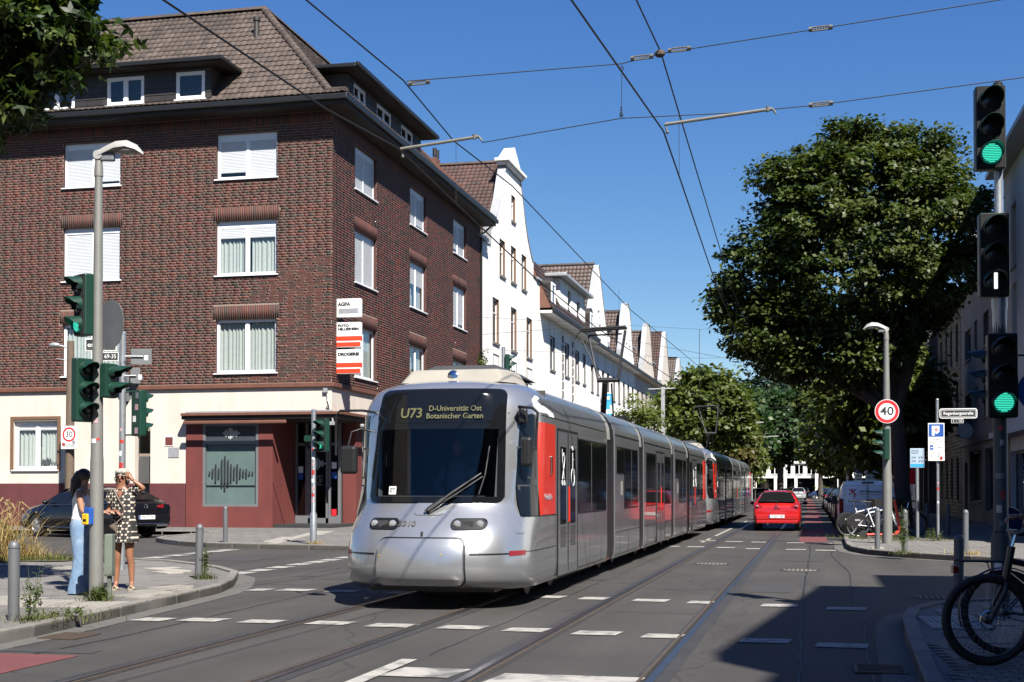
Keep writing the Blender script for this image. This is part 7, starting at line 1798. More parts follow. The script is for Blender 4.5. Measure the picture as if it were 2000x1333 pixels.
def lamp_post(lab, x, y, h, rz, r0=.08, r1=.048, m='pole_grey', flip=1):
 t = thing('street_lamp', lab, 'street lamp', (x, y, Z0), rz=rz, group='grey street lamps at the crossing')
 hh = h - Z0
 b = MB(); b.tube([(0, 0, 0), (0, 0, 1.7), (0, 0, 1.78), (0, 0, hh - .25)], [r0 * 1.08, r0, r0 * .93, r1], 20); b.build('post', m, t, smooth=40)
 b = MB(); b.tube([(0, 0, hh - .27), (0, 0, hh - .18), (0, 0, hh - .06)], [r1 * 1.15, r1 * 1.12, r1 * .9], 16); b.build('spigot', m, t, smooth=40)
 # cobra head pointing to +x
 b = MB(); V = []; st = [(-.02, .0, .055, .08), (.10, .05, .07, .095), (.22, .095, .095, .10), (.36, .105, .115, .10), (.48, .075, .095, .075), (.57, .02, .035, .02)]
 n = 12
 for xx, zz, hw, th in st:
  for j in range(n + 1):
   a = math.pi * j / n; V.append((xx, hw * math.cos(a), hh + zz - .03 + th * math.sin(a)))
 F = [(i * (n + 1) + j, i * (n + 1) + j + 1, (i + 1) * (n + 1) + j + 1, (i + 1) * (n + 1) + j) for i in range(len(st) - 1) for j in range(n)] + [tuple(range(n + 1)), tuple(i * (n + 1) + n for i in range(len(st))) + tuple(i * (n + 1) for i in range(len(st) - 1, -1, -1))]
 b.add(V, F); b.build('lamp_head', 'lamp_grey', t, smooth=40)
 b = MB(); b.lathe([(.058, -.055), (.058, .055)], (0, 0, hh - .01), 20, ax=(0, 1, 0)); b.build('hinge', 'lamp_grey', t, bevel=.006)
 b = MB(); b.ball((.37, 0, hh + .055), (.165, .095, .06), 14); b.build('lamp_glass', 'lamp_bowl', t, smooth=60)
 b = MB(); b.box(.0, .2, -.04, .04, hh - .08, hh + .02); b.build('arm', 'alu_grey', t, bevel=.015)
 return t
ALC = R(12.888)
t = lamp_post('grey street lamp beside the two women, its head above the left pavement', -8.64, 14.84, 5.6, R(10))
stickers(t, lambda z: .085 - .006 * z, [(0, 1.34, .07, .12), (20, 1.45, .07, .06), (-15, 1.95, .06, .05), (30, 1.97, .04, .03), (5, 2.2, .05, .06), (-20, 2.6, .05, .04), (20, 1.0, .03, .03)])
lampL = t
# press button, cabinet
t = thing('crossing_button', 'yellow and blue pedestrian push button box on the left lamp post', 'button', (-8.70, 14.735, 1.12), rz=R(-20))
b = MB(); b.box(-.055, .055, -.02, .07, -.09, .12); b.build('button_housing', 'sign_blue', t, bevel=.012)
b = MB(); b.box(-.058, .05, -.045, -.02, -.09, .045); b.build('button_cover', 'button_yellow', t, bevel=.015); MB().box(-.03, .025, -.048, -.045, -.05, -.02).build('button_print', 'black', t)
t = thing('control_cabinet', 'narrow grey green cabinet just right of the left lamp post', 'cabinet', (-8.55, 15.0, Z0), rz=R(10))
b = MB(); b.box(-.025, .025, -.03, .03, 0, .28); b.box(-.05, .05, -.06, .06, .28, .80); b.build('cabinet_body', 'cabinet_green', t, bevel=.01); b = MB(); b.box(-.045, .045, -.065, -.06, .30, .78); b.build('cabinet_door', 'cabinet_green', t, bevel=.004)
for z in (.35, .5, .65): MB().box(-.06, -.05, -.07, -.064, z, z + .03).build('hinge', 'black', t)
# signals on the left lamp post
signal('three lens signal high on the left lamp post, green lit, facing left of the camera', (-8.82, 14.72, 3.73), R(-32), lit=2, s=.98, vis=.19, arm=(-8.64, 14.84))
signal('three lens signal on the left lamp post with dark visors pointing right', (-8.72, 14.72, 2.68), R(62), s=1.0, vis=.2, arm=(-8.64, 14.84))
signal('small two lens pedestrian signal right of the left lamp post', (-8.45, 14.86, 2.80), R(80), n=2, s=.8, arm=(-8.64, 14.84), vis=.36)
# round sign seen from behind and street name
def disc_sign(name, lab, cat, loc, rz, r, face, group=None, back=True, rimm='sign_white'):
 t = thing(name, lab, cat, loc, rz=rz, group=group)
 b = MB(); b.lathe([(r, -.003), (r, .003)], n=36, ax=(0, -1, 0)); b.build('sign_plate', 'sign_back', t)
 return t
t = disc_sign('round_sign', 'round grey sign seen from behind, right of the left lamp post', 'sign', (-8.52, 14.93, 3.5), R(150), .31, None); MB().box(-.05, .05, -.008, -.003, -.05, .06).build('sticker', 'sign_white', t)
b = MB(); b.tube([(-.2, -.01, -.02), (.1, -.05, -.02)], .012, 6); b.build('clamp', 'black', t)
# galvanised pole with sign backs
t = thing('sign_pole', 'galvanised pole with stickers behind the white haired woman', 'pole', (-11.35, 20.3, Z0)); MB().tube([(0, 0, 0), (0, 0, 3.95)], .055, 16).build('tube', 'galv', t, smooth=40); b = MB(); b.lathe([(.06, 3.95), (.06, 3.98), (.03, 4.0)]); b.build('cap', 'galv', t)
stickers(t, .055, [(0, 1.75, .09, .09), (10, 1.6, .08, .07), (-20, 1.95, .07, .08), (15, 2.15, .08, .06), (0, 2.35, .05, .05), (-10, 1.45, .09, .1)])
t = thing('street_name_sign', 'black street name sign ending in erstraße, left of the galvanised pole', 'sign', (-11.62, 20.2, 3.88), rz=R(8))
MB().box(-.34, .2, -.012, .012, -.105, .105).build('sign_plate', 'sign_white', t, bevel=.004); MB().box(-.325, .185, -.0135, -.012, -.09, .09).build('sign_field', 'decal_black', t); MB().box(-.34, .2, -.0145, -.0137, -.07, -.068).build('inner_line', 'sign_white', t)
text('sign_lettering', 'erstraße', .085, t, frame((-.07, -.0155, 0), (1, 0, 0), (0, 0, 1)), 'sign_white', bold=.001, wmax=.46)
t = thing('house_number_sign', 'small black 69 to 35 number sign under the erstraße sign', 'sign', (-11.52, 20.2, 3.68), rz=R(8)); MB().box(-.14, .14, -.01, .01, -.07, .07).build('sign_plate', 'sign_white', t); MB().box(-.13, .13, -.0115, -.01, -.06, .06).build('sign_field', 'decal_black', t); text('sign_lettering', '69-35', .07, t, frame((0, -.0125, 0), (1, 0, 0), (0, 0, 1)), 'sign_white', wmax=.2)
for lab, x, z, w, h in (('rectangular grey sign seen from behind, upper right of the galvanised pole', -11.02, 3.68, .34, .26), ('small grey sign seen from behind below the larger one on the galvanised pole', -11.13, 3.36, .16, .26)):
 t = thing('rectangular_sign', lab, 'sign', (x, 20.32, z), rz=R(20)); MB().box(-w / 2, w / 2, -.004, .004, -h / 2, h / 2).build('sign_plate', 'sign_back', t, bevel=.003); b = MB(); b.tube([(-w / 2 - .1, -.02, 0), (w * .1, -.02, 0)], .012, 6); b.build('clamp', 'galv', t); MB().box(.05, .11, -.008, -.004, -.06, .02).build('sticker', 'sign_white', t)
t = thing('triangular_sign', 'inverted triangular sign seen from behind on the galvanised pole', 'sign', (-11.38, 20.42, 3.08), rz=R(10)); b = MB(); b.prism([(-.34, .3), (.34, .3), (0, -.28)], lambda u, v, d: (u, d, v), -.004, .004); b.build('sign_plate', 'sign_back', t)
signal('three lens signal with stickers on its back, on the galvanised pole', (-11.02, 20.35, 2.73), R(150), s=.98, arm=(-11.35, 20.3), stickers=4, vis=.2)
# wooden pole with zone 30 sign
t = thing('wooden_pole', 'old wooden utility pole behind the black estate car', 'pole', (-24.65, 40.6, Z0)); MB().tube([(0, 0, 0), (0, 0, 3), (0, 0, 6.35)], [.17, .145, .12], 14).build('shaft', 'wood_pole', t, smooth=40)
b = MB(); b.tube([(0, -.05, 6.1), (-.35, -.1, 6.2)], .03, 6); b.tube([(-.1, -.1, 5.7), (-.45, -.12, 5.75)], .02, 6); b.build('bracket', 'zinc', t); b = MB(); b.ball((-.55, -.1, 6.22), (.22, .1, .09), 10); b.build('old_lamp', 'zinc', t, smooth=60)
t = thing('zone_sign', 'square white zone 30 sign fixed to the wooden pole', 'sign', (-24.55, 40.38, 3.18))
MB().box(-.31, .31, -.01, .01, -.40, .40).build('sign_plate', 'sign_white', t, bevel=.01); b = MB()
for q in ((-.30, .30, .385, .395), (-.30, .30, -.395, -.385), (-.305, -.295, -.385, .385), (.295, .305, -.385, .385)): b.box(q[0], q[1], -.0125, -.0105, q[2], q[3])
b.build('border_line', 'decal_black', t); b = MB(); b.lathe([(.245, 0), (.245, .002), (.185, .002), (.185, 0)], (0, -.0105, .10), 36, ax=(0, -1, 0), cap=False); b.build('red_ring', 'sign_red', t)
text('number', '30', .19, t, frame((0, -.0125, .10), (1, 0, 0), (0, 0, 1)), 'decal_black', bold=.002, wmax=.25); text('zone_lettering', 'ZONE', .11, t, frame((0, -.0125, -.27), (1, 0, 0), (0, 0, 1)), 'decal_black', wmax=.42)
MB().box(-.26, -.15, -.0145, -.0125, -.28, -.18).build('sticker', 'sticker_red', t); MB().box(.12, .24, -.0145, -.0125, -.2, -.1).build('sticker', 'zinc', t)
# pole by the shop entrance
t = thing('signal_pole', 'sticker covered galvanised pole in front of the shop entrance', 'pole', (-11.92, 30.47, Z0)); MB().tube([(0, 0, 0), (0, 0, .72), (0, 0, .80), (0, 0, 3.25)], [.085, .085, .055, .055], 16).build('tube', 'galv', t, smooth=30); b = MB(); b.lathe([(.062, 3.24), (.062, 3.27), (.02, 3.3)]); b.build('cap', 'galv', t)
stickers(t, .055, [(0, 1.2, .08, .08), (10, 1.35, .07, .1), (-10, 1.55, .09, .09), (5, 1.75, .08, .12), (-15, 1.95, .08, .08), (12, 2.1, .07, .07), (0, 2.3, .06, .06), (-8, 1.05, .07, .07)])
signal('pedestrian and cycle signal with green walking figure by the shop entrance', (-11.68, 30.4, 2.76), R(-32), s=1.02, lit=2, shape='man', arm=(-11.92, 30.47))
t = thing('sign_box', 'small green box on the left of the shop entrance signal pole', 'sign', (-12.05, 30.42, 2.68)); MB().box(-.08, .08, -.06, .06, -.07, .07).build('box_body', 'signal_green', t, bevel=.01)
# pole and signal behind the tram roof
t = thing('signal_pole', 'thin galvanised pole rising behind the tram roof', 'pole', (-11.31, 48, Z0)); MB().tube([(0, 0, 0), (0, 0, 6.6)], .07, 12).build('tube', 'galv', t, smooth=40)
signal('green signal head seen from the side above the tram roof', (-11.08, 48, 6.0), R(95), s=1.1, arm=(-11.31, 48), vis=.2)
# bollards
b0 = thing('bollard', 'grey bollard at the lower left edge beside tall weeds', 'bollard', (-8.05, 12.22, Z0), group='grey steel bollards')
b = MB(); b.lathe([(.058, 0), (.058, .76), (.054, .79), (.040, .815), (.015, .828), (.002, .83)], n=20); b.build('post', 'bollard_grey', b0, smooth=35); b = MB(); b.lathe([(.0595, .80 - .05), (.0595, .80 - .045)], n=20, cap=False); b.build('groove', 'black', b0)
for x, y, sc_, lab in ((-9.11, 18.58, 1, 'grey bollard on the rounded tip of the left pavement, right of the women'), (-14.54, 31.14, 1.1, 'grey bollard in front of the large shop window'), (1.33, 31.23, 1.12, 'grey bollard left of the speed limit lamp post, nearest the ribbed slabs'), (1.78, 28.89, 1.12, 'grey bollard with weeds just right of the speed limit lamp post'), (2.97, 28.72, 1.12, 'grey bollard with dry yellow grass at its foot on the right pavement'),
     (1.6, 16.29, 1.0, 'dark shaded bollard beside the near bicycle wheels'), (3.75, 41.0, 1.1, 'dim bollard in the shade right of the parking sign pole'), (3.25, 42.2, 1.1, 'dim bollard in the shade left of the parking sign pole')):
 c = copy_tree(b0); c.location = (x, y, Z0); c.scale = (1, 1, sc_); c['label'] = lab; c.rotation_euler = (random.uniform(-.02, .02), random.uniform(-.02, .02), 0)

# right: lamp post with speed limit sign
t = lamp_post('grey street lamp carrying the round 40 speed limit sign on the right corner', 1.70, 34.21, 5.42, R(190), r0=.115, r1=.06)
stickers(t, lambda z: .12 - .01 * z, [(0, 1.2, .12, .14), (0, 1.42, .1, .1), (20, 1.6, .14, .1), (-10, 1.8, .13, .12), (10, 2.0, .1, .1), (0, 1.05, .08, .08)])
t = disc_sign('speed_limit_sign', 'round white 40 speed limit sign with red border', 'sign', (1.70, 34.07, 3.37), R(8), .30, None)
b = MB(); b.lathe([(.295, .003), (.295, .006)], n=40, ax=(0, -1, 0)); b.build('white_edge', 'sign_white', t)
b = MB(); b.lathe([(.283, .006), (.283, .009), (.205, .009), (.205, .006)], n=40, ax=(0, -1, 0), cap=False); b.build('red_border', 'sign_red', t)
text('number', '40', .215, t, frame((0, -.0105, 0), (1, 0, 0), (0, 0, 1)), 'decal_black', bold=.004, wmax=.33)
signal('three lens signal with visors pointing left under the 40 sign', (1.62, 34.02, 2.56), R(-88), s=1.0, arm=(1.70, 34.2), vis=.26, m='signal_green')
# street name pole
t = thing('sign_pole', 'grey pole carrying the Regenbergastraße sign and parking signs', 'pole', (3.07, 36.2, Z0)); MB().tube([(0, 0, 0), (0, 0, 3.66)], .038, 12).build('tube', 'galv', t, smooth=40); b = MB(); b.ball((0, 0, 3.66), .042, 10); b.build('cap', 'galv', t, smooth=60)
stickers(t, .038, [(0, 1.35, .06, .08), (0, 1.5, .05, .06), (0, 1.0, .05, .05)])
t = thing('street_name_sign', 'black and white Regenbergastraße street name sign', 'sign', (3.585, 36.17, 3.41), rz=R(3))
b = MB(); b.prism(rrect(.94, .26, .06, 4), lambda u, v, d: (u, d, v), -.012, .012); b.build('sign_plate', 'sign_white', t); b = MB(); b.prism(rrect(.90, .215, .045, 4), lambda u, v, d: (u, d, v), -.0145, -.0125); b.build('sign_field', 'decal_black', t)
b = MB(); b.prism(rrect(.86, .175, .04, 4), lambda u, v, d: (u, d, v), -.0155, -.0147); b.build('inner_line', 'sign_white', t); b = MB(); b.prism(rrect(.845, .16, .035, 4), lambda u, v, d: (u, d, v), -.0165, -.0157); b.build('inner_field', 'decal_black', t)
text('sign_lettering', 'Regenbergastraße', .078, t, frame((0, -.018, 0), (1, 0, 0), (0, 0, 1)), 'sign_white', bold=.001, wmax=.74)
t = thing('house_number_sign', 'small black 1 to 16 number sign under the Regenbergastraße sign', 'sign', (3.56, 36.17, 3.215)); MB().box(-.15, .15, -.01, .01, -.055, .055).build('sign_plate', 'sign_white', t); MB().box(-.14, .14, -.012, -.0105, -.045, .045).build('sign_field', 'decal_black', t); text('sign_lettering', '1 - 16', .06, t, frame((0, -.013, 0), (1, 0, 0), (0, 0, 1)), 'sign_white', wmax=.22)
t = thing('parking_sign', 'blue and white parking sign stack reading auf dem Seitenstreifen, 1 Std.', 'sign', (3.03, 36.12, 2.67), rz=R(2))
MB().box(-.205, .205, -.012, .012, -.49, .49).build('sign_plate', 'sign_white', t, bevel=.01)
MB().box(-.185, .185, -.0145, -.012, .14, .465).build('blue_field', 'sign_blue', t); b = MB(); b.prism([(-.09, .17), (-.04, .17), (-.04, .24), (.02, .21), (.08, .27), (.08, .42), (-.11, .42), (-.11, .17)], lambda u, v, d: (u, d, v), -.017, -.0148); b.build('covering_sticker', 'sign_white', t); b = MB(); b.lathe([(.05, 0), (.05, .002)], (0, -.017, .32), 16, ax=(0, -1, 0)); b.build('round_sticker', 'sticker_pink', t)
for z in (.125, -.055, -.22): MB().box(-.19, .19, -.0135, -.012, z - .002, z + .002).build('panel_line', 'alu_grey', t)
text('line_one', 'auf dem\nSeitenstreifen', .042, t, frame((0, -.0135, .035), (1, 0, 0), (0, 0, 1)), 'decal_black', wmax=.33)
MB().box(-.16, -.07, -.0145, -.012, -.2, -.08).build('disc_symbol', 'sign_blue', t); MB().box(-.14, -.09, -.016, -.0147, -.155, -.13).build('disc_print', 'sign_white', t)
text('line_two', '1 Std.', .055, t, frame((.06, -.0135, -.14), (1, 0, 0), (0, 0, 1)), 'decal_black', wmax=.17); text('line_three', 'Mo - Fr\n9 - 18 h', .055, t, frame((0, -.0135, -.33), (1, 0, 0), (0, 0, 1)), 'decal_black', wmax=.30)
b = MB(); b.lathe([(.045, 0), (.045, .002)], (.12, -.0135, -.42), 12, ax=(0, -1, 0)); b.build('red_sticker', 'sticker_red', t)
t = thing('sharing_station_sign', 'pale blue Sharing Station sign on its own pole behind the bollards', 'sign', (2.68, 37.9, Z0))
MB().tube([(0, 0.03, 0), (0, .03, 2.3)], .045, 12).build('pole', 'galv', t, smooth=40); MB().box(-.19, .19, -.015, .01, 1.92, 2.45).build('sign_plate', 'sign_pale', t, bevel=.012); MB().box(-.175, .175, -.017, -.0152, 1.94, 2.03).build('blue_band', 'sign_lightblue', t)
text('sign_title', 'Sharing\nStation', .045, t, frame((-.15, -.0165, 2.36), (1, 0, 0), (0, 0, 1)), 'decal_black', align='LEFT')
b = MB()
for cx_, cz_ in ((-.09, 2.2), (.09, 2.2), (-.09, 2.1), (.09, 2.1)):
 b.ring((cx_ - .035, -.018, cz_), (0, 1, 0), .02, .003, 12, 4); b.ring((cx_ + .035, -.018, cz_), (0, 1, 0), .02, .003, 12, 4); b.tube([(cx_ - .035, -.018, cz_), (cx_, -.018, cz_ + .03), (cx_ + .035, -.018, cz_)], .003, 4)
b.build('bicycle_pictograms', 'decal_black', t)

# P signs down the street
for x, y, z, w, lab in ((2.9, 62, 2.55, .42, 'blue P parking sign nearest beyond the white van'), (2.75, 72, 2.6, .55, 'blue P parking sign second along the right kerb, under the trees'), (2.6, 88, 2.6, .5, 'small blue P parking sign third along the right kerb'), (2.95, 71.8, 2.6, .4, 'blue sign partly hidden beside the second P parking sign')):
 t = thing('parking_sign', lab, 'sign', (x, y, Z0), group='blue parking signs along the right kerb'); MB().tube([(0, 0.03, 0), (0, .03, z + .3)], .035, 8).build('pole', 'galv', t)
 MB().box(-w / 2, w / 2, -.012, .012, z - .9, z - .3).build('lower_plate', 'sign_white', t); MB().box(-w / 2, w / 2, -.012, .012, z - .28, z + .3).build('blue_plate', 'sign_blue', t); text('letter', 'P', .36, t, frame((0, -.014, z), (1, 0, 0), (0, 0, 1)), 'sign_white', bold=.01)
 MB().box(-w * .3, w * .3, -.0135, -.0122, z - .5, z - .44).build('print_line', 'decal_black', t); MB().box(-w * .3, w * .3, -.0135, -.0122, z - .7, z - .64).build('print_line', 'decal_black', t)
# right foreground mast
t = thing('signal_mast', 'tall dark signal mast in the right foreground covered with stickers', 'pole', (1.90, 14.9, Z0))
b = MB(); b.tube([(0, 0, 0), (0, 0, .82), (0, 0, .93), (0, 0, 3.15)], [.105, .105, .075, .072], 20); b.build('lower_tube', 'dark_pole', t, smooth=30)
b = MB(); b.tube([(0, 0, 2.9), (0, 0, 3.25), (0, 0, 3.3), (0, 0, 3.48), (0, 0, 3.52), (0, 0, 5.62)], [.07, .075, .085, .075, .045, .043], 16); b.build('upper_tube', 'galv', t, smooth=30); b = MB(); b.lathe([(.05, 5.62), (.05, 5.68), (.02, 5.70)]); b.build('cap', 'black', t)
stickers(t, .074, [(-5, 2.0, .05, .05), (5, 1.85, .04, .06), (-10, 1.5, .10, .06), (10, 1.3, .05, .1), (-20, 1.15, .06, .08), (0, 1.0, .05, .05)], mats=('sticker_red', 'zinc', 'alu_grey'))
stickers(t, .106, [(-25, .55, .08, .09)], mats=('sign_white',))
signal('topmost signal on the right mast, round green light lit', (1.81, 14.76, 5.29), R(4), s=1.14, lit=2, arm=(1.9, 14.9), m='signal_green', vis=.2)
signal('tram signal in the middle of the right mast showing a white vertical bar', (1.84, 14.76, 3.94), R(4), s=1.14, lit=2, litm='lit_white', shape='bar', arm=(1.9, 14.9), m='signal_green', vis=.2)
signal('lowest signal on the right mast, green light lit in deep shade', (1.91, 14.72, 2.66), R(3), s=1.14, lit=2, arm=(1.9, 14.9), m='signal_dark', vis=.2)
signal('dark signal on the right mast with visors pointing left', (1.80, 15.02, 2.66), R(-98), s=.86, arm=(1.9, 14.9), m='signal_dark', vis=.24)
t = disc_sign('round_blue_sign', 'round blue sign at the very right edge beside the mast', 'sign', (2.27, 14.86, 2.50), R(4), .21, None); b = MB(); b.lathe([(.2, .003), (.2, .006)], n=32, ax=(0, -1, 0)); b.build('blue_face', 'sign_blue', t); b = MB(); b.tube([(-.35, .03, .0), (0, .02, 0)], .012, 6); b.tube([(-.35, .03, .38), (0, .02, .38)], .012, 6); b.build('bracket', 'black', t)
t = thing('round_back_sign', 'dark blue round disc low behind the right mast', 'sign', (2.02, 15.3, 1.12)); b = MB(); b.lathe([(.16, -.01), (.16, .01)], n=24, ax=(0, 1, .2)); b.build('disc', 'sign_blue_dark', t)
# mast with bracket arm along the tracks and old lantern
t = thing('catenary_mast', 'grey catenary mast with short cross arm left of the trees', 'pole', (-8.2, 73, Z0)); b = MB(); b.box(-.1, .1, -.1, .1, 0, 6.9); b.build('mast', 'zinc', t, bevel=.02); b = MB(); b.tube([(-.8, 0, 6.8), (.7, 0, 6.83)], .035, 6); b.build('cross_arm', 'zinc', t)
t = thing('old_lantern', 'old style lantern on a dark post above the second tram', 'street lamp', (-7.5, 95, Z0)); MB().tube([(0, 0, 0), (0, 0, 6.6)], .05, 8).build('post', 'black', t)
b = MB(); b.lathe([(.12, 6.6), (.26, 7.1), (.30, 7.12), (.2, 7.3), (.06, 7.42), (.03, 7.55)], n=8); b.build('lantern', 'zinc', t)
for x, y, d, lab in ((-7.4, 118, 1, 'distant street lamp arm left, under the dark trees'), (2.6, 120, -1, 'distant street lamp arm right, under the dark trees'), (-7.0, 150, 1, 'farthest street lamp on the left'), (2.4, 152, -1, 'farthest street lamp on the right'), (2.4, 168, -1, 'street lamp in front of the white office building')):
 t = thing('distant_street_lamp', lab, 'street lamp', (x, y, Z0), group='distant street lamps'); b = MB(); b.tube([(0, 0, 0), (0, 0, 6.6), (d * .3, 0, 6.9), (d * 2.4, 0, 7.1)], [.08, .06, .05, .04], 6); b.build('post', 'zinc', t); MB().box(d * 2.3, d * 2.9, -.1, .1, 7.05, 7.15).build('lamp_head', 'lamp_grey', t)
# small wall mounted items
t = thing('dead_end_sign', 'red sign panel on the far right houses beside the maple trunk', 'sign', (5.6, 84, 2.7)); MB().box(-.6, .6, -.05, .05, -1.0, 1.0).build('sign_panel', 'sign_red', t); MB().box(.6, .8, -.03, .03, -.05, .05).build('bracket', 'zinc', t)

# ================================================================== OVERHEAD WIRES
def wire(name, lab, pts, r, group='overhead tram wires', sag=0.0):
 t = thing(name, lab, 'wire', pts[0], group=group); P = []
 for a, b_ in zip(pts, pts[1:]):
  n = 8 if sag else 1
  for i in range(n):
   f = i / n; P.append(tuple(a[k] + (b_[k] - a[k]) * f - (sag * 4 * f * (1 - f) if k == 2 else 0) for k in range(3)))
 P.append(pts[-1])
 MB().tube(P, r, 6).build('strand', 'wire', t, w=True); return t
wire('contact_wire', 'lower wire above the tram track on the left', [(-5.9, -12, 5.8), (-5.62, 10.7, 5.8), (-5.43, 14.28, 5.8), (-5.17, 16.11, 5.8), (-5.2, 19, 5.70), (-5.12, 24, 5.42), (-4.95, 30, 5.19), (-4.75, 60, 5.3), (-5.1, 100, 5.5), (-4.7, 140, 5.5), (-5.0, 300, 5.5)], .011)
wire('messenger_wire', 'upper wire above the tram track on the left', [(-5.5, -12, 7.0), (-5.25, 13.17, 6.65), (-5.09, 16.05, 6.65), (-5.22, 18.95, 6.62), (-5.03, 22.0, 6.62), (-5.2, 37.7, 6.6), (-5.1, 60, 6.9), (-5.1, 80, 6.3), (-5.1, 100, 6.9), (-5.1, 300, 6.9)], .010)
wire('contact_wire', 'lower wire above the right hand track', [(-2.6, -12, 5.8), (-2.1, 11.5, 5.8), (-1.79, 16.05, 5.8), (-1.84, 18.44, 5.8), (-2.07, 28.7, 5.8), (-2.2, 56, 5.6), (-1.9, 100, 5.6), (-2.2, 300, 5.6)], .011)
wire('messenger_wire', 'upper wire above the right hand track', [(-2.2, -12, 7.3), (-1.93, 14.6, 6.9), (-1.86, 16.4, 6.88), (-1.83, 18.4, 6.65), (-2.1, 34.5, 6.6), (-2.17, 60, 6.9), (-2.2, 80, 6.3), (-2.2, 100, 6.9), (-2.2, 300, 6.9)], .010)
s1 = wire('span_wire', 'upper cross span wire with insulators above the crossing', [(-5.09, 16.2, 6.68), (-2.33, 16.3, 6.74), (-1.87, 16.3, 6.83), (.15, 16.3, 7.0), (2.09, 16.3, 7.17), (7.5, 16.3, 7.65)], .006)
s2 = wire('span_wire', 'lower cross span wire holding the two steady arms', [(-4.12, 16.3, 5.86), (-2.34, 16.3, 6.06), (-1.0, 16.3, 6.04), (.0, 16.3, 6.07), (2.31, 16.3, 6.24), (7.5, 16.3, 6.55)], .006)
def insul(parent, x, z, w=.24, ang=0.04):
 m_ = Matrix.Translation((x, 16.3, z)) @ Matrix.Rotation(-ang, 4, 'Y')
 b = MB(); b.tube([m_ @ Vector((-w / 2, 0, .022)), m_ @ Vector((w / 2, 0, .022))], .009, 6); b.tube([m_ @ Vector((-w / 2, 0, -.022)), m_ @ Vector((w / 2, 0, -.022))], .009, 6)
 for k in range(6): b.tube([m_ @ Vector((-w * .34 + k * w * .136, 0, -.03)), m_ @ Vector((-w * .34 + k * w * .136, 0, .03))], .008, 5)
 b.tube([m_ @ Vector((-w / 2 - .02, 0, 0)), m_ @ Vector((-w / 2 + .02, 0, 0))], .03, 6); b.tube([m_ @ Vector((w / 2 - .02, 0, 0)), m_ @ Vector((w / 2 + .02, 0, 0))], .03, 6)
 b.build('insulator', 'insulator_grey', parent, w=True)
for x, z in ((-2.08, 6.80), (-1.62, 6.865), (.07, 6.995), (-4.95, 6.68)): insul(s1, x, z)
insul(s2, .07, 6.08)
b = MB(); b.ball((-1.86, 16.3, 6.83), (.07, .05, .05), 10); b.build('clamp', 'rail_rust', s1, w=True)
b = MB(); b.tube([(-2.33, 16.3, 6.74), (-2.34, 16.3, 6.06)], .004, 5);
for k in range(6): b.tube([(-2.34, 16.3, 6.2 - k * .02), (-2.34, 16.3, 6.192 - k * .02)], .014, 6)
b.ring((-2.33, 16.3, 6.68), (0, 1, 0), .022, .005, 10, 4); b.ring((-2.34, 16.3, 6.1), (0, 1, 0), .022, .005, 10, 4); b.build('tie', 'wire', s1, w=True)
for lab, a, c in (('left steady arm holding the contact wire near the brick building', (-5.20, 16.3, 5.84), (-4.16, 16.3, 5.94)), ('right steady arm above the right hand track', (-1.80, 16.3, 5.95), (-.50, 16.3, 6.06))):
 t = thing('steady_arm', lab, 'wire fitting', a, group='steady arms on the lower span wire'); MB().tube([a, c], .021, 8).build('tube', 'arm_grey', t, w=True, smooth=40)
 b = MB(); b.tube([a, (a[0] + .03, a[1], a[2] - .09)], .012, 6); b.ball((a[0] + .03, a[1], a[2] - .1), .022, 8); b.tube([(c[0] - .06, c[1], c[2] + .03), (c[0] - .06, c[1], c[2] - .03)], .026, 6); b.tube([c, (c[0] + .04, c[1], c[2] - .06)], .014, 6); b.build('clamp', 'insulator_grey', t, w=True)
for lab, x, y, z0, z1 in (('dropper hanging from the left upper wire', -5.2, 19.0, 5.70, 6.62), ('dropper hanging from the right upper wire', -1.84, 18.44, 5.8, 6.65), ('farther dropper above the right hand track', -2.05, 30, 5.8, 6.61), ('farther dropper above the left track', -4.95, 34, 5.2, 6.6)):
 t = thing('dropper_wire', lab, 'wire', (x, y, z0), group='droppers between the overhead wires'); MB().tube([(x, y, z1), (x, y, z0)], .0035, 5).build('strand', 'wire', t, w=True)
for yy, z1, z2 in ((60, 8.9, 8.2), (100, 9.0, 8.3), (140, 8.6, 8.0)):
 wire('span_wire', 'upper cross span wire between the house fronts, %s' % {60: 'a third of the way down', 100: 'halfway down', 140: 'far down'}[yy], [(-16.1, yy, z1 + .6), (-5.1, yy, z1 - .3), (-2.2, yy, z1 - .3), (6.3, yy, z1 + .3)], .007)
 wire('span_wire', 'lower cross span wire between the house fronts, %s' % {60: 'a third of the way down', 100: 'halfway down', 140: 'far down'}[yy], [(-16.1, yy, z2 - .2), (-5.1, yy, z2 - .9), (-2.2, yy, z2 - .9), (6.3, yy, z2)], .007)
 for x in (-5.1, -2.2):
  t = thing('hanger', 'hanger between span wires above the %s track, %s' % ('left' if x < -4 else 'right', {60: 'a third of the way down the street', 100: 'halfway down the street', 140: 'far down the street'}[yy]), 'wire fitting', (x, yy, 6)); MB().tube([(x, yy, z1 - .3), (x, yy, 5.6)], .012, 5).build('rod', 'wire', t, w=True)
wire('wall_anchor_wire', 'thin anchor wire between the brick wall and the white gable', [(-16.1, 63.2, 9.0), (-12.5, 66.5, 9.6), (-5.1, 73, 8.6)], .01)

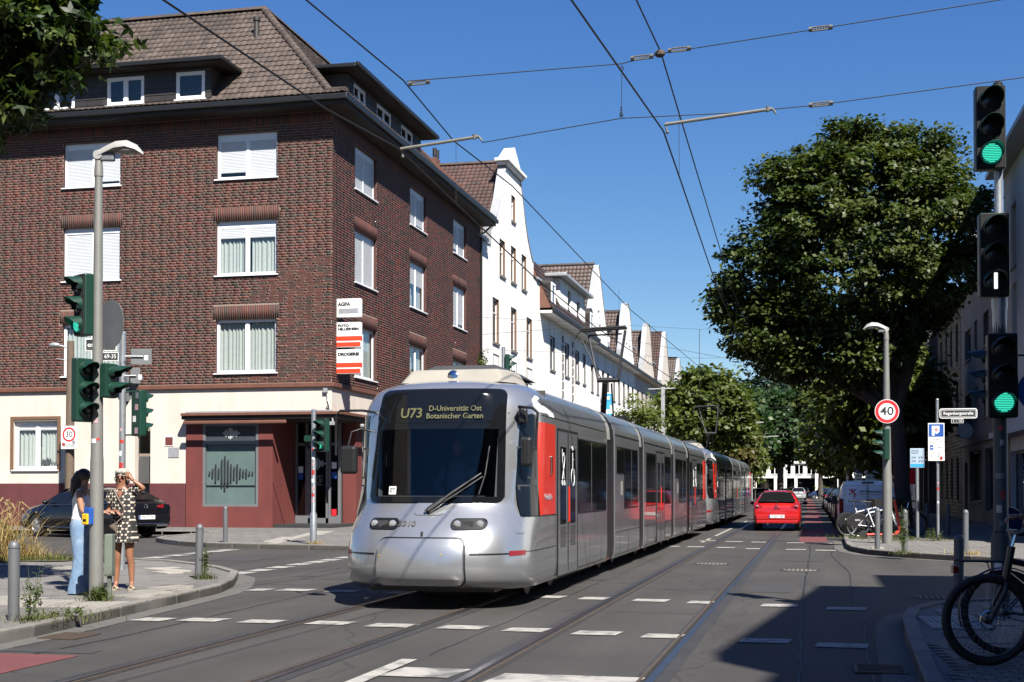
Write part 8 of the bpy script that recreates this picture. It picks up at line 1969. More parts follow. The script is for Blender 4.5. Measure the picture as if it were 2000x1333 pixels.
# ================================================================== TREES AND PLANTS
defm('weed_stem', (.07, .09, .025), .8, var=.1)
defm('straw', (.34, .24, .10), .8, var=.1)
M['leaf_maple'] = leaf_mat('leaf_maple', [(.012, .022, .005), (.024, .042, .008), (.040, .064, .011), (.066, .088, .016), (.050, .072, .013), (.12, .125, .028)], .28)
M['leaf_near'] = leaf_mat('leaf_near', [(.008, .018, .003), (.014, .030, .005), (.024, .046, .007), (.05, .078, .012), (.10, .12, .022)], .30)
M['leaf_mid'] = leaf_mat('leaf_mid', [(.022, .040, .008), (.045, .068, .013), (.075, .102, .020), (.11, .132, .028), (.06, .085, .016)], .35)
M['leaf_weed'] = leaf_mat('leaf_weed', [(.05, .075, .02), (.08, .11, .03), (.11, .13, .045)], .35)
M['leaf_pale'] = leaf_mat('leaf_pale', [(.07, .10, .022), (.11, .14, .035), (.15, .18, .05), (.09, .12, .03)], .45)
M['leaf_dark'] = leaf_mat('leaf_dark', [(.010, .028, .008), (.020, .046, .012), (.030, .064, .016), (.040, .078, .018)], .25)
M['leaf_brown'] = leaf_mat('leaf_brown', [(.05, .06, .015), (.08, .075, .02), (.11, .085, .025), (.045, .06, .015)], .3)
M['leaf_forest'] = leaf_mat('leaf_forest', [(.010, .026, .010), (.016, .036, .013), (.024, .046, .016)], .15)
def leaves(name, parent, blobs, nclump, per, size, material, seed, shell=.72, clump_r=.42, lobes=1, droop=.0, **tags):
 g = np.random.default_rng(seed)
 B = np.array([b for b in blobs], float)                         # cx cy cz rx ry rz
 wgt = (B[:, 3] * B[:, 4] * B[:, 5]) ** (2 / 3); wgt /= wgt.sum()
 k = g.choice(len(B), nclump, p=wgt); C = B[k]
 d = g.normal(size=(nclump, 3)); d /= np.linalg.norm(d, axis=1)[:, None]
 rad = shell + (1.02 - shell) * g.random(nclump) ** .6
 rad = np.where(g.random(nclump) < .15, g.random(nclump) * shell, rad)
 bump = 1 + .10 * np.sin(d[:, 0] * 7 + k) * np.cos(d[:, 1] * 6 + 2 * k) + .07 * np.sin(d[:, 2] * 11)
 P = C[:, :3] + d * C[:, 3:6] * (rad * bump)[:, None]
 # drop clumps deep inside another blob
 cr = clump_r * (.6 + .8 * g.random(nclump))
 ctone = g.random(nclump)
 n = nclump * per
 ci = np.repeat(np.arange(nclump), per)
 off = g.normal(size=(n, 3)) * np.array([1, 1, .55]) * .55
 c = P[ci] + off * cr[ci][:, None]
 out = d[ci]
 nrm = out * .45 + np.array([0, 0, .75]) + g.normal(size=(n, 3)) * .45
 nrm /= np.linalg.norm(nrm, axis=1)[:, None]
 t = np.cross(nrm, g.normal(size=(n, 3))); t /= np.linalg.norm(t, axis=1)[:, None]
 s = np.cross(nrm, t); sz = size * (.65 + .7 * g.random(n))
 V = []; rn = []
 for l in range(lobes):
  a = 0 if lobes == 1 else (l - (lobes - 1) / 2) * 1.15
  tt = t * math.cos(a) + s * math.sin(a); ss = -t * math.sin(a) + s * math.cos(a)
  wd = .38 if lobes == 1 else .2; ln = 1.0 if l == (lobes - 1) / 2 or lobes == 1 else .8
  q = sz[:, None]
  V.append(np.stack([c - tt * q * .1, c + tt * q * .42 * ln + ss * q * wd, c + tt * q * ln - nrm * q * .12, c + tt * q * .42 * ln - ss * q * wd], 1))
  rn.append(np.clip(ctone[ci] * .55 + g.random(n) * .45, 0, 1))
 V = np.concatenate(V).reshape(-1, 3); rn = np.concatenate(rn); F = np.arange(len(V)).reshape(-1, 4)
 if parent is not None:
  I = np.array(WM[parent.name].inverted()); V = V @ I[:3, :3].T + I[:3, 3]
 return np_mesh(name, V, F, material, parent, rnd=rn, **tags)
def limbs(parent, base, r, fork, targets, material='bark', lean=(0, 0), twigs=3, seed=1):
 g = random.Random(seed); b = MB(); bx, by, bz = base
 fx = (bx + lean[0], by + lean[1], fork)
 b.tube([(bx, by, bz - .05), (bx, by, bz + .25), (bx + lean[0] * .4, by + lean[1] * .4, (bz + fork) / 2), fx], [r * 1.35, r, r * .85, r * .75], 14)
 b.build('trunk', material, parent, w=True, smooth=50)
 b = MB()
 for t_ in targets:
  m_ = [(fx[k] * .45 + t_[k] * .55 + g.uniform(-.25, .25)) for k in range(3)]; m_[2] -= .1 * (t_[2] - fork)
  b.tube([(fx[0], fx[1], fork - .3), tuple(m_), t_], [r * .55, r * .34, r * .10], 8)
  for q in range(twigs):
   f = g.uniform(.35, .9); p = [m_[k] * (1 - f) + t_[k] * f for k in range(3)]
   b.tube([tuple(p), (p[0] + g.uniform(-1, 1), p[1] + g.uniform(-1, 1), p[2] + g.uniform(-.2, .9))], [r * .14, r * .03], 5)
 b.build('limbs', material, parent, w=True, smooth=50)
def tree(lab, x, y, h, cr, cz, material, nclump, per, size, seed, r=.2, fork=None, group='street trees', name='street_tree', blobs=None, lobes=1, clump_r=.42, shell=.7, zs=1.0):
 t = thing(name, lab, 'tree', (x, y, .1), group=group); g = random.Random(seed)
 if blobs is None:
  blobs = [(x, y, cz, cr * .8, cr * .8, (h - cz) * .95 * zs)]
  for k in range(7):
   a = k * 2 * math.pi / 7 + g.uniform(-.3, .3); rr = cr * g.uniform(.45, .62); zz = cz + g.uniform(-.45, .45) * (h - cz)
   q = cr * g.uniform(.38, .52); blobs.append((x + rr * math.cos(a), y + rr * math.sin(a), zz, q, q, q * .85))
 limbs(t, (x, y, .1), r, fork or cz * .55, [(b_[0], b_[1], b_[2] + b_[5] * .3) for b_ in blobs], seed=seed)
 leaves('crown', t, blobs, nclump, per, size, material, seed, lobes=lobes, clump_r=clump_r, shell=shell)
 return t
# the big maple on the right
bl = [(1.65, 46.7, 9.73, 3.6, 3.3, 3.4), (2.61, 47.13, 12.05, 2.01, 1.91, 1.85), (-0.05, 46.26, 10.77, 1.83, 1.74, 1.74), (-1.52, 46.71, 9.15, 1.66, 1.58, 1.58), (-2.95, 47.13, 7.83, 0.73, 0.7, 0.7), (-1.26, 46.26, 6.96, 1.4, 1.33, 1.2), (0.79, 46.72, 6.3, 1.83, 1.74, 1.4), (4.19, 46.26, 10.23, 1.48, 1.41, 1.41), (5.0, 46.73, 11.05, 0.79, 0.75, 0.75), (3.1, 47.12, 7.9, 1.48, 1.41, 1.41), (1.15, 46.25, 12.7, 1.22, 1.16, 1.16), (3.83, 46.73, 12.1, 1.22, 1.16, 1.16), (-2.16, 47.11, 6.91, 0.96, 0.91, 0.91), (2.2, 46.25, 6.2, 1.05, 0.99, 0.8), (-0.58, 46.74, 5.9, 1.0, 0.99, 0.7)]
g = random.Random(17)
for _ in range(46):
 q = bl[g.randrange(15)]; d = Vector((g.gauss(0, 1), g.gauss(0, 1) - .4, g.gauss(.3, 1))).normalized(); r_ = g.uniform(.35, .75); bl.append((q[0] + d.x * (q[3] + .15), q[1] + d.y * (q[4] + .1), max(5.7, q[2] + d.z * (q[5] + .15)), r_, r_, r_ * .8))
t = thing('maple_tree', 'very large dark green maple towering over the right pavement', 'tree', (2.88, 46.8, .1))
limbs(t, (2.88, 46.8, .1), .30, 4.2, [(b_[0], b_[1], b_[2] + .6) for b_ in bl[:15]], lean=(-.25, 0), seed=4, twigs=6)
leaves('crown', t, bl, 2500, 50, .155, 'leaf_maple', 21, shell=.84, clump_r=.33, lobes=1)
b = MB()
# tree whose crown hangs in at the top left, trunk left of the frame
nb = [(-9.15, 14.2, 6.95, .78, 1.0, .50), (-9.42, 14.1, 6.22, .34, .5, .34), (-8.85, 14.1, 6.84, .42, .6, .32), (-8.85, 14.0, 6.36, .20, .4, .2), (-10.3, 14.5, 7.2, 1.3, 1.5, 1.2), (-9.5, 14.5, 7.5, .9, 1.2, .5), (-12.2, 15, 7.6, 2.0, 2.2, 1.8)]
t = thing('maple_tree', 'maple whose dark lit edged foliage hangs into the top left corner', 'tree', (-12.6, 15.2, .1))
limbs(t, (-12.6, 15.2, .1), .22, 6.3, [(b_[0], b_[1], b_[2]) for b_ in nb], seed=9, twigs=5)
leaves('crown', t, nb, 560, 36, .125, 'leaf_near', 33, shell=.45, clump_r=.24, lobes=3)
# street trees
tree('mid green street tree on the left behind the tram pantograph', -6.9, 86, 9.4, 2.9, 6.6, 'leaf_mid', 900, 34, .30, 41, clump_r=.6)
tree('second mid green street tree on the left, farther than the first', -7.9, 97, 9.3, 3.6, 6.4, 'leaf_mid', 700, 30, .34, 42, clump_r=.65)
tree('small pale airy young tree in front of the white houses', -8.3, 64, 6.3, 1.25, 5.0, 'leaf_pale', 110, 16, .16, 43, r=.05, clump_r=.35, shell=.4)
tree('yellow brown tinted street tree near the far end on the left', -7.4, 112, 8.0, 2.6, 5.2, 'leaf_brown', 420, 28, .34, 44, clump_r=.6)
tree('green street tree near the far end on the left', -7.8, 128, 9.2, 3.2, 5.6, 'leaf_mid', 420, 26, .40, 45, clump_r=.7)
tree('thin young tree by the far left kerb', -7.0, 158, 6.5, 1.1, 4.2, 'leaf_pale', 80, 20, .34, 46, r=.08, clump_r=.5)
for i, (x, y, h_, cr, m_, lab) in enumerate(((3.0, 60, 8.2, 2.6, 'leaf_mid', 'street tree directly beyond the big maple'), (2.9, 74, 8.8, 2.9, 'leaf_maple', 'second street tree beyond the big maple'), (2.7, 89, 9.6, 3.3, 'leaf_mid', 'third street tree beyond the big maple'), (2.5, 105, 10, 3.5, 'leaf_maple', 'fourth street tree beyond the big maple'), (2.2, 124, 10.5, 3.6, 'leaf_mid', 'fifth street tree beyond the big maple'), (2.0, 146, 9.5, 3.2, 'leaf_mid', 'last street tree on the right before the far office'))):
 tree(lab, x, y, h_, cr, h_ * .64, m_, 620, 28, .26 + .0012 * y, 60 + i, clump_r=.55 + .001 * y, fork=h_ * .33)
tree('broad dark tree standing in front of the far white office', -4.6, 176, 14.5, 5.6, 9.6, 'leaf_dark', 900, 26, .55, 81, r=.45, clump_r=1.0, group='dark trees at the end of the street')
tree('dark tree right of the broad one in front of the far office', .5, 180, 13.5, 4.6, 9.2, 'leaf_dark', 620, 26, .55, 82, r=.35, clump_r=1.0, group='dark trees at the end of the street')
tree('dark tree left of the broad one near the side building', -9.5, 168, 12.5, 4.4, 8.2, 'leaf_dark', 560, 26, .55, 83, r=.35, clump_r=1.0, group='dark trees at the end of the street')
tree('tall dark tree rising behind the far office', -6.5, 214, 17, 6.5, 11, 'leaf_dark', 560, 26, .75, 84, r=.4, clump_r=1.3, group='dark trees at the end of the street')
tree('wide dark tree behind the right half of the office', 5, 218, 17.5, 7, 11, 'leaf_dark', 560, 26, .75, 85, r=.4, clump_r=1.3, group='dark trees at the end of the street')
for i, (x, y, lab) in enumerate(((-3.1, 190, 'small bush left in front of the far office ground floor'), (.9, 191, 'small bush in the middle in front of the far office'), (3.6, 191, 'small bush right in front of the far office'))):
 t = thing('bush', lab, 'bush', (x, y, 0), group='bushes in front of the far office'); leaves('foliage', t, [(x, y, .8, 1.1, .8, .8)], 30, 20, .3, 'leaf_mid', 90 + i, clump_r=.5); MB().tube([(0, 0, 0), (0, 0, .6)], .04, 5).build('stem', 'bark', t)
# wooded hill behind
hm = MB(); V = []; nx, ny = 26, 8
for j in range(ny + 1):
 for i in range(nx + 1):
  x = -220 + 440 * i / nx; y = 300 + 260 * j / ny
  V.append((x, y, -1 + 34 * math.sin(math.pi / 2 * j / ny) * (.72 + .28 * math.cos((x + 10) / 75))))
hm.add(V, [(j * (nx + 1) + i, j * (nx + 1) + i + 1, (j + 1) * (nx + 1) + i + 1, (j + 1) * (nx + 1) + i) for j in range(ny) for i in range(nx)]); hm.build('hill', 'earth', kind='structure')
hb = []; g = random.Random(5)
for j in range(ny + 1):
 for i in range(nx):
  x, y, z = V[j * (nx + 1) + i];
  if abs(x) < 90: hb += [(x + g.uniform(-7, 7), y + g.uniform(-12, 12), z + 4, 7, 7, 6 + g.random() * 3), (x + g.uniform(-7, 7), y + g.uniform(-12, 12), z + 3, 6, 6, 6)]
leaves('forest', None, hb, 5200, 16, 2.0, 'leaf_forest', 77, clump_r=2.4, kind='stuff')

# ------------------------------------------------------------------ ground plants
M['grass_green'] = leaf_mat('grass_green', [(.05, .075, .015), (.08, .10, .02), (.12, .12, .03), (.06, .085, .018)], .3, .7)
M['grass_dry'] = leaf_mat('grass_dry', [(.28, .19, .075), (.36, .25, .10), (.42, .31, .13), (.24, .17, .06)], .3, .7)
def blades(name, parent, spots, h, w, material, seed, bend=.5, seg=4, **tags):
 """spots: list of (x,y,z)"""
 g = np.random.default_rng(seed); n = len(spots); P = np.array(spots, float)
 hh = h * (.5 + .7 * g.random(n)); az = g.random(n) * 2 * np.pi; bd = bend * (.3 + g.random(n)); ww = w * (.6 + .8 * g.random(n))
 dx, dy = np.cos(az), np.sin(az); px_, py_ = -dy, dx
 rows = []
 for k in range(seg + 1):
  f = k / seg; lean = bd * f * f * hh; zz = hh * (f - .35 * bd * f * f)
  wk = ww * (1 - f * .85)
  for sg in (-1, 1): rows.append(np.stack([P[:, 0] + dx * lean + sg * px_ * wk, P[:, 1] + dy * lean + sg * py_ * wk, P[:, 2] + zz], 1))
 V = np.stack(rows, 1)                       # n, 2*(seg+1), 3
 base = np.arange(n)[:, None] * (2 * (seg + 1))
 F = np.concatenate([base + np.array([[2 * k, 2 * k + 1, 2 * k + 3, 2 * k + 2]]) for k in range(seg)]);
 rn = np.tile(g.random(n), seg)
 V = V.reshape(-1, 3)
 if parent is not None:
  I = np.array(WM[parent.name].inverted()); V = V @ I[:3, :3].T + I[:3, 3]
 return np_mesh(name, V, F, material, parent, rnd=rn, **tags)
def scatter(n, poly, z, seed):
 g = random.Random(seed); xs = [p[0] for p in poly]; ys = [p[1] for p in poly]; P = []
 while len(P) < n:
  p = (g.uniform(min(xs), max(xs)), g.uniform(min(ys), max(ys)))
  if inside(p, poly): P.append((p[0], p[1], z))
 return P
ZG = Z0 + .012
blades('low_grass', None, scatter(5200, [(-22, 23.4), (-13.05, 23.4), (-13.25, 22.6), (-14.8, 21.75), (-22, 21.75)], ZG, 1), .16, .006, 'grass_green', 2, bend=1.0, seg=3, kind='stuff')
blades('dry_grass', None, scatter(3400, [(-22, 23.3), (-14.2, 23.2), (-14.4, 22.4), (-15.0, 21.9), (-22, 21.9)], ZG, 3), .42, .006, 'grass_dry', 4, bend=1.1, seg=4, kind='stuff')
t = thing('tall_dry_grass', 'clump of tall arching dry golden grass at the left edge', 'grass', (-15.2, 22.6, ZG)); blades('stalks', t, scatter(520, [(-17.2, 23.0), (-14.6, 23.0), (-14.6, 22.2), (-17.2, 22.2)], ZG, 5), 1.12, .009, 'grass_dry', 6, bend=.9, seg=8, kind='stuff')
g = random.Random(8); b = MB()
for k in range(46):
 x, y = g.uniform(-17.0, -14.6), g.uniform(22.2, 23.0); hh = g.uniform(.75, 1.2); a = g.uniform(0, 6.28); l = g.uniform(.15, .45)
 p = [(x, y, ZG), (x + math.cos(a) * l * .3, y + math.sin(a) * l * .3, ZG + hh * .8), (x + math.cos(a) * l * .8, y + math.sin(a) * l * .8, ZG + hh), (x + math.cos(a) * l * 1.25, y + math.sin(a) * l * 1.25, ZG + hh * .88)]
 b.tube(p, [.004, .004, .005, .003], 4); b.tube(p[2:], [.016, .008], 5)
b.build('seed_heads', 'straw', t, w=True, kind='stuff')
t = thing('wild_shrub', 'dark green wild shrub with reddish tips behind the dry grass', 'bush', (-17.0, 23.3, ZG)); leaves('foliage', t, [(-16.4, 23.2, .62, 1.0, .35, .45), (-17.4, 23.3, .85, .9, .4, .6), (-17.0, 23.3, 1.5, .35, .25, .5)], 190, 22, .07, 'leaf_mid', 12, clump_r=.2, shell=.3)
b = MB()
for k in range(9): b.tube([(-.3 + k * .08, 0, 0), (-.6 + k * .16, 0, .6 + .1 * (k % 4))], .008, 4)
b.build('stems', 'bark', t)
def weed(lab, x, y, stems, h, seed, dry=False, z=Z0, spread=.12, name='weed', mat_='grass_green', leafy=True, group='weeds growing in the pavement joints'):
 t = thing(name, lab, 'weed', (x, y, z), group=group); g = random.Random(seed); b = MB(); L_ = []
 for k in range(stems):
  a = g.uniform(0, 6.28); hh = h * g.uniform(.6, 1.05); q = spread * g.uniform(.2, 1)
  tip = (math.cos(a) * q, math.sin(a) * q, hh); b.tube([(math.cos(a) * .02, math.sin(a) * .02, 0), (tip[0] * .4, tip[1] * .4, hh * .5), tip], [.006, .004, .002], 4)
  if leafy: L_.append((x + tip[0] * .6, y + tip[1] * .6, z + hh * .55, .03, .03, hh * .45))
 b.build('stems', 'weed_stem', t)
 if leafy: leaves('leaves', t, L_, stems * 12, 6, .026, 'leaf_weed' if not dry else 'grass_dry', seed, shell=.1, clump_r=.035)
 blades('tuft', t, [(x + g.gauss(0, spread), y + g.gauss(0, spread), z) for _ in range(130)], .16, .0045, mat_, seed, bend=1.2, seg=3, kind='stuff')
 return t
weed('tall flowering weeds around the bollard at the lower left edge', -7.88, 12.28, 6, .60, 1, spread=.16)
weed('low green and yellow weeds between the setts by the lower left bollard', -7.7, 12.6, 3, .14, 2, spread=.3)
weed('small bushy weed at the foot of the left lamp post', -8.52, 14.7, 10, .20, 3, spread=.12)
weed('slim weed beside the bollard on the left pavement tip', -9.0, 18.55, 5, .62, 4, spread=.07)
weed('tall slim weed around the bollard right of the lamp post', 1.74, 28.75, 8, 1.0, 5, spread=.13)
weed('dry yellow grass tuft at the foot of the rightmost sunlit bollard', 3.03, 28.65, 2, .1, 6, spread=.16, mat_='grass_dry', leafy=False)
weed('low weeds along the kerb beneath the rental bicycles', .95, 37.2, 4, .15, 7, spread=.35)
weed('weeds at the foot of the Regenbergastraße sign pole', 2.95, 36.1, 8, .35, 8, spread=.35)
weed('low weeds between the lamp post and the sign pole', 2.3, 36.6, 4, .18, 9, spread=.5)
weed('green weed patch at the right edge of the bicycles', 1.95, 35.9, 5, .3, 10, spread=.3)
weed('small weed at the foot of the pole by the shop entrance', -11.85, 30.4, 2, .08, 11, spread=.1, mat_='grass_dry', leafy=False)
t = thing('climbing_ivy', 'bit of green ivy climbing at the join of brick and white houses', 'ivy', (-16.1, 63.5, 6.0)); leaves('foliage', t, [(-16.0, 63.4, 7.3, .15, .5, 1.1), (-16.0, 62.5, 6.2, .15, 1.0, .4)], 60, 18, .14, 'leaf_mid', 14, clump_r=.2, shell=.2); MB().tube([(0, 0, -2), (0, 0, 1.8)], .02, 5).build('stem', 'bark', t)
# fallen leaves and litter on the road edge
g = np.random.default_rng(3)
# ================================================================== PEOPLE
defm('cloth_dark', (.015, .015, .018), .9, var=.2)
defm('skin', (.42, .22, .14), .5, var=.06, sc=20, spec=.4)
defm('skin_tan', (.33, .15, .085), .45, var=.08, sc=20, spec=.45)
defm('hair_white', (.42, .39, .34), .6, var=.2, sc=40, bump=.6, bsc=90)
defm('hair_dark', (.012, .009, .008), .45, var=.3, sc=40, bump=.6, bsc=90)
defm('jeans', (.17, .27, .42), .85, var=.2, sc=14, col2=(.30, .40, .52), mask=5, bump=.4, bsc=60)
defm('top_white', (.85, .85, .85), .85, var=.08, sc=20, bump=.6, bsc=60)
defm('sandal', (.40, .33, .24), .6, var=.1)
defm('bag_taupe', (.16, .12, .10), .6, var=.1)
defm('shades', (.06, .01, .008), .08, var=0, spec=.8)
defm('lips', (.35, .09, .08), .4, var=0)
defm('eye_white', (.6, .6, .58), .3, var=0)
def dress_mat():
 m = bpy.data.materials.new('dress_pattern'); m.use_nodes = True; nt = m.node_tree; N = nt.nodes; L = nt.links; b = N['Principled BSDF']
 tc = N.new('ShaderNodeTexCoord'); sp = N.new('ShaderNodeSeparateXYZ'); L.new(tc.outputs['Object'], sp.inputs[0])
 def mth(op, a, c=None):
  q = N.new('ShaderNodeMath'); q.operation = op
  for i, v in enumerate((a, c)):
   if v is None: continue
   if isinstance(v, (int, float)): q.inputs[i].default_value = v
   else: L.new(v, q.inputs[i])
  return q.outputs[0]
 yx = mth('SUBTRACT', sp.outputs[0], mth('MULTIPLY', sp.outputs[1], .6))
 u = mth('MULTIPLY', yx, 92.0); v = mth('MULTIPLY', sp.outputs[2], 80.0)
 c1 = mth('COSINE', mth('MULTIPLY', u, 1.155)); c2 = mth('COSINE', mth('ADD', mth('MULTIPLY', u, .577), v)); c3 = mth('COSINE', mth('SUBTRACT', mth('MULTIPLY', u, .577), v))
 f = mth('ADD', mth('ADD', c1, c2), c3)
 on = mth('MULTIPLY', mth('GREATER_THAN', f, -1.6), mth('LESS_THAN', f, -1.08))
 mx = N.new('ShaderNodeMix'); mx.data_type = 'RGBA'; L.new(on, mx.inputs[0]); mx.inputs[6].default_value = (.015, .014, .014, 1); mx.inputs[7].default_value = (.50, .42, .34, 1)
 L.new(mx.outputs[2], b.inputs['Base Color']); b.inputs['Roughness'].default_value = .8; return m
M['dress_pattern'] = dress_mat()
def skinned(name, parent, J, E_, m, sub=2, root=None):
 """J: name -> (x,y,z,radius); one continuous skinned surface"""
 ks = list(J); ix = {k: i for i, k in enumerate(ks)}
 me = bpy.data.meshes.new(name); me.from_pydata([J[k][:3] for k in ks], [(ix[a], ix[b]) for a, b in E_], []); me.update()
 o = bpy.data.objects.new(name, me); COL.objects.link(o)
 o.modifiers.new('skin', 'SKIN')
 for i, k in enumerate(ks):
  v = me.skin_vertices[0].data[i]; r = J[k][3]; v.radius = (r, r) if not isinstance(r, tuple) else r; v.use_root = (k == root)
 s = o.modifiers.new('sub', 'SUBSURF'); s.levels = sub; s.render_levels = sub
 bpy.context.view_layer.update()
 me2 = bpy.data.meshes.new_from_object(o.evaluated_get(bpy.context.evaluated_depsgraph_get())); me2.name = name
 bpy.data.objects.remove(o); bpy.data.meshes.remove(me)
 me2.materials.clear(); me2.materials.append(M[m]); me2.polygons.foreach_set('use_smooth', [True] * len(me2.polygons))
 return link(name, me2, parent)
def chain(*k): return list(zip(k, k[1:]))
def loft(rows, n=28, folds=0.0, nf=7, open_=True):
 """rows: (z, cx, cy, rx, ry)"""
 b = MB(); V = []
 for i, (z, cx, cy, rx, ry) in enumerate(rows):
  f = folds * (i / (len(rows) - 1)) ** 1.5
  for j in range(n):
   a = 2 * math.pi * j / n; q = 1 + f * math.sin(nf * a + i * .25); V.append((cx + rx * math.cos(a) * q, cy + ry * math.sin(a) * q, z))
 return b.add(V, [(i * n + j, i * n + (j + 1) % n, (i + 1) * n + (j + 1) % n, (i + 1) * n + j) for i in range(len(rows) - 1) for j in range(n)])
def hand(parent, wrist, direction, palm_n, m, curl=.5, scale=1.0, side=1):
 """palm and five separate bent fingers"""
 w = Vector(wrist); d = Vector(direction).normalized(); nn = Vector(palm_n); nn = (nn - d * nn.dot(d)).normalized(); s = d.cross(nn) * side
 b = MB(); L_ = .085 * scale
 P0 = w; P1 = w + d * L_
 b.tube([P0, P0 + d * L_ * .5, P1], [.022 * scale, .030 * scale, .028 * scale], 8)
 for k, ln in enumerate((.062, .070, .066, .052)):
  o = (k - 1.5) * .018 * scale; q = P1 - d * .012 + s * o; a = curl
  p1 = q + (d * math.cos(a * .5) - nn * math.sin(a * .5)) * ln * .5 * scale; p2 = p1 + (d * math.cos(a * 1.3) - nn * math.sin(a * 1.3)) * ln * .38 * scale; p3 = p2 + (d * math.cos(a * 2.1) - nn * math.sin(a * 2.1)) * ln * .3 * scale
  b.tube([q, p1, p2, p3], [.0095 * scale, .0088 * scale, .008 * scale, .006 * scale], 6)
 q = P0 + d * L_ * .25 + s * (-.026 * scale); p1 = q + (d * .7 - s * .8).normalized() * .034 * scale; p2 = p1 + (d * 1.0 - s * .15 - nn * .3).normalized() * .03 * scale
 b.tube([q, p1, p2], [.012 * scale, .010 * scale, .008 * scale], 6)
 return b.build('hand', m, parent, smooth=60)

# ---- white haired woman in patterned dress
pw = thing('person', 'white haired woman in black and white patterned dress, one hand raised to her sunglasses', 'person', (-9.10, 16.35, Z0), rz=ALC, group='two women waiting at the crossing')
J = dict(pel=(-.02, 0, .90, (.125, .10)), bel=(-.02, 0, 1.04, (.12, .10)), che=(-.025, 0, 1.20, (.125, .095)), nb=(-.03, .01, 1.335, .065), nk=(-.035, 0, 1.40, .046), hd=(-.04, -.015, 1.475, (.066, .074)), ht=(-.04, -.005, 1.565, (.058, .066)),
   sl=(-.155, 0, 1.30, .048), el=(-.225, .03, 1.06, .036), wl=(-.125, -.15, 1.045, .024), sr=(.10, 0, 1.315, .048), er=(.285, -.08, 1.365, .037), wr=(.135, -.10, 1.475, .024),
   hl=(-.095, 0, .82, .085), kl=(-.09, -.02, .46, .052), cl=(-.105, .01, .32, .050), al=(-.11, 0, .08, .031), tl=(-.105, -.10, .035, .024), hr=(.065, 0, .82, .085), kr=(.075, -.02, .46, .052), cr=(.09, .01, .32, .050), ar=(.10, 0, .08, .031), tr=(.125, -.10, .035, .024))
skinned('body', pw, J, chain('pel', 'bel', 'che', 'nb', 'nk', 'hd', 'ht') + chain('nb', 'sl', 'el', 'wl') + chain('nb', 'sr', 'er', 'wr') + chain('pel', 'hl', 'kl', 'cl', 'al', 'tl') + chain('pel', 'hr', 'kr', 'cr', 'ar', 'tr'), 'skin_tan', root='pel')
hand(pw, (-.125, -.15, 1.045), (.9, -.35, .1), (0, .3, 1), 'skin_tan', curl=.7); hand(pw, (.135, -.10, 1.475), (-.62, .12, .75), (.3, -1, .2), 'skin_tan', curl=.3)
dr = loft([(1.36, -.03, .0, .075, .065), (1.33, -.03, 0, .155, .085), (1.27, -.03, 0, .19, .115), (1.16, -.025, 0, .165, .125), (1.02, -.02, 0, .15, .12), (.92, -.02, 0, .17, .135), (.80, -.015, 0, .185, .15), (.70, -.01, 0, .195, .155), (.64, -.01, -.0, .20, .16)], folds=.05, n=40, nf=8)
dr.build('dress', 'dress_pattern', pw, smooth=70)
for sx, tip in ((-1, (-.235, .0, 1.19)), (1, (.24, -.04, 1.355))):
 s0 = (-.13, 0, 1.31) if sx < 0 else (.08, 0, 1.325); MB().tube([s0, tuple((s0[k] + tip[k]) / 2 for k in range(3)), tip], [.06, .066, .072], 14, cap=False).build('sleeve', 'dress_pattern', pw, smooth=60)
b = MB(); b.add([(-.075, -.118, 1.335), (.015, -.118, 1.335), (-.03, -.128, 1.23)], [(0, 1, 2)]); b.build('neckline', 'skin_tan', pw)
# hair, face
hc = Vector((-.04, 0, 1.535)); b = MB(); b.ball((hc.x, hc.y + .03, hc.z + .016), (.102, .092, .092), 16); g = random.Random(3)
for k in range(26):
 a = g.uniform(.2, 2.95); zz = g.uniform(-.10, .03); q = Vector((hc.x + .088 * math.cos(a), hc.y + .0 + .085 * math.sin(a), hc.z + zz)); b.ball(tuple(q), (.028, .028, .032), 8)
b.ball((hc.x - .03, hc.y - .035, hc.z + .055), (.055, .045, .035), 12); b.ball((hc.x + .035, hc.y - .035, hc.z + .05), (.045, .045, .035), 12)
b.build('hair', 'hair_white', pw, smooth=60)
f0 = Vector((-.04, -.085, 1.515))
b = MB(); b.tube([f0 + Vector((0, .005, .02)), f0 + Vector((0, -.014, -.022))], [.008, .013], 8); b.build('nose', 'skin_tan', pw, smooth=60)
b = MB(); b.ball((f0.x - .03, f0.y + .0, f0.z + .008), (.024, .008, .018), 10); b.ball((f0.x + .03, f0.y + .0, f0.z + .008), (.024, .008, .018), 10); b.tube([f0 + Vector((-.055, .01, .014)), f0 + Vector((.055, .01, .014))], .004, 5); b.tube([f0 + Vector((-.058, .01, .014)), f0 + Vector((-.07, .07, .016))], .003, 5); b.tube([f0 + Vector((.058, .01, .014)), f0 + Vector((.07, .07, .016))], .003, 5); b.build('sunglasses', 'shades', pw, smooth=60)
b = MB(); b.ball((f0.x, f0.y + .008, f0.z - .048), (.020, .007, .006), 8); b.build('mouth', 'lips', pw, smooth=60)
b = MB(); b.ball((f0.x - .068, f0.y + .075, f0.z), (.01, .018, .026), 8); b.ball((f0.x + .068, f0.y + .075, f0.z), (.01, .018, .026), 8); b.build('ears', 'skin_tan', pw, smooth=60)
b = MB(); b.lathe([(.034, -.012), (.036, 0), (.034, .012)], (-.135, -.13, 1.046), 14, ax=(.6, -.8, 0)); b.build('bracelet', 'chrome', pw)
for x, y in ((-.105, -.06), (.115, -.06)):
 b = MB(); b.prism(rrect(.075, .21, .034, 4, x, y), lambda u, v, d: (u, v, d), .0, .022); b.tube([(x - .036, y - .035, .02), (x, y - .04, .062), (x + .036, y - .035, .02)], .012, 6); b.tube([(x - .036, y + .015, .02), (x, y + .01, .075), (x + .036, y + .015, .02)], .012, 6); b.build('sandal', 'sandal', pw, smooth=50)
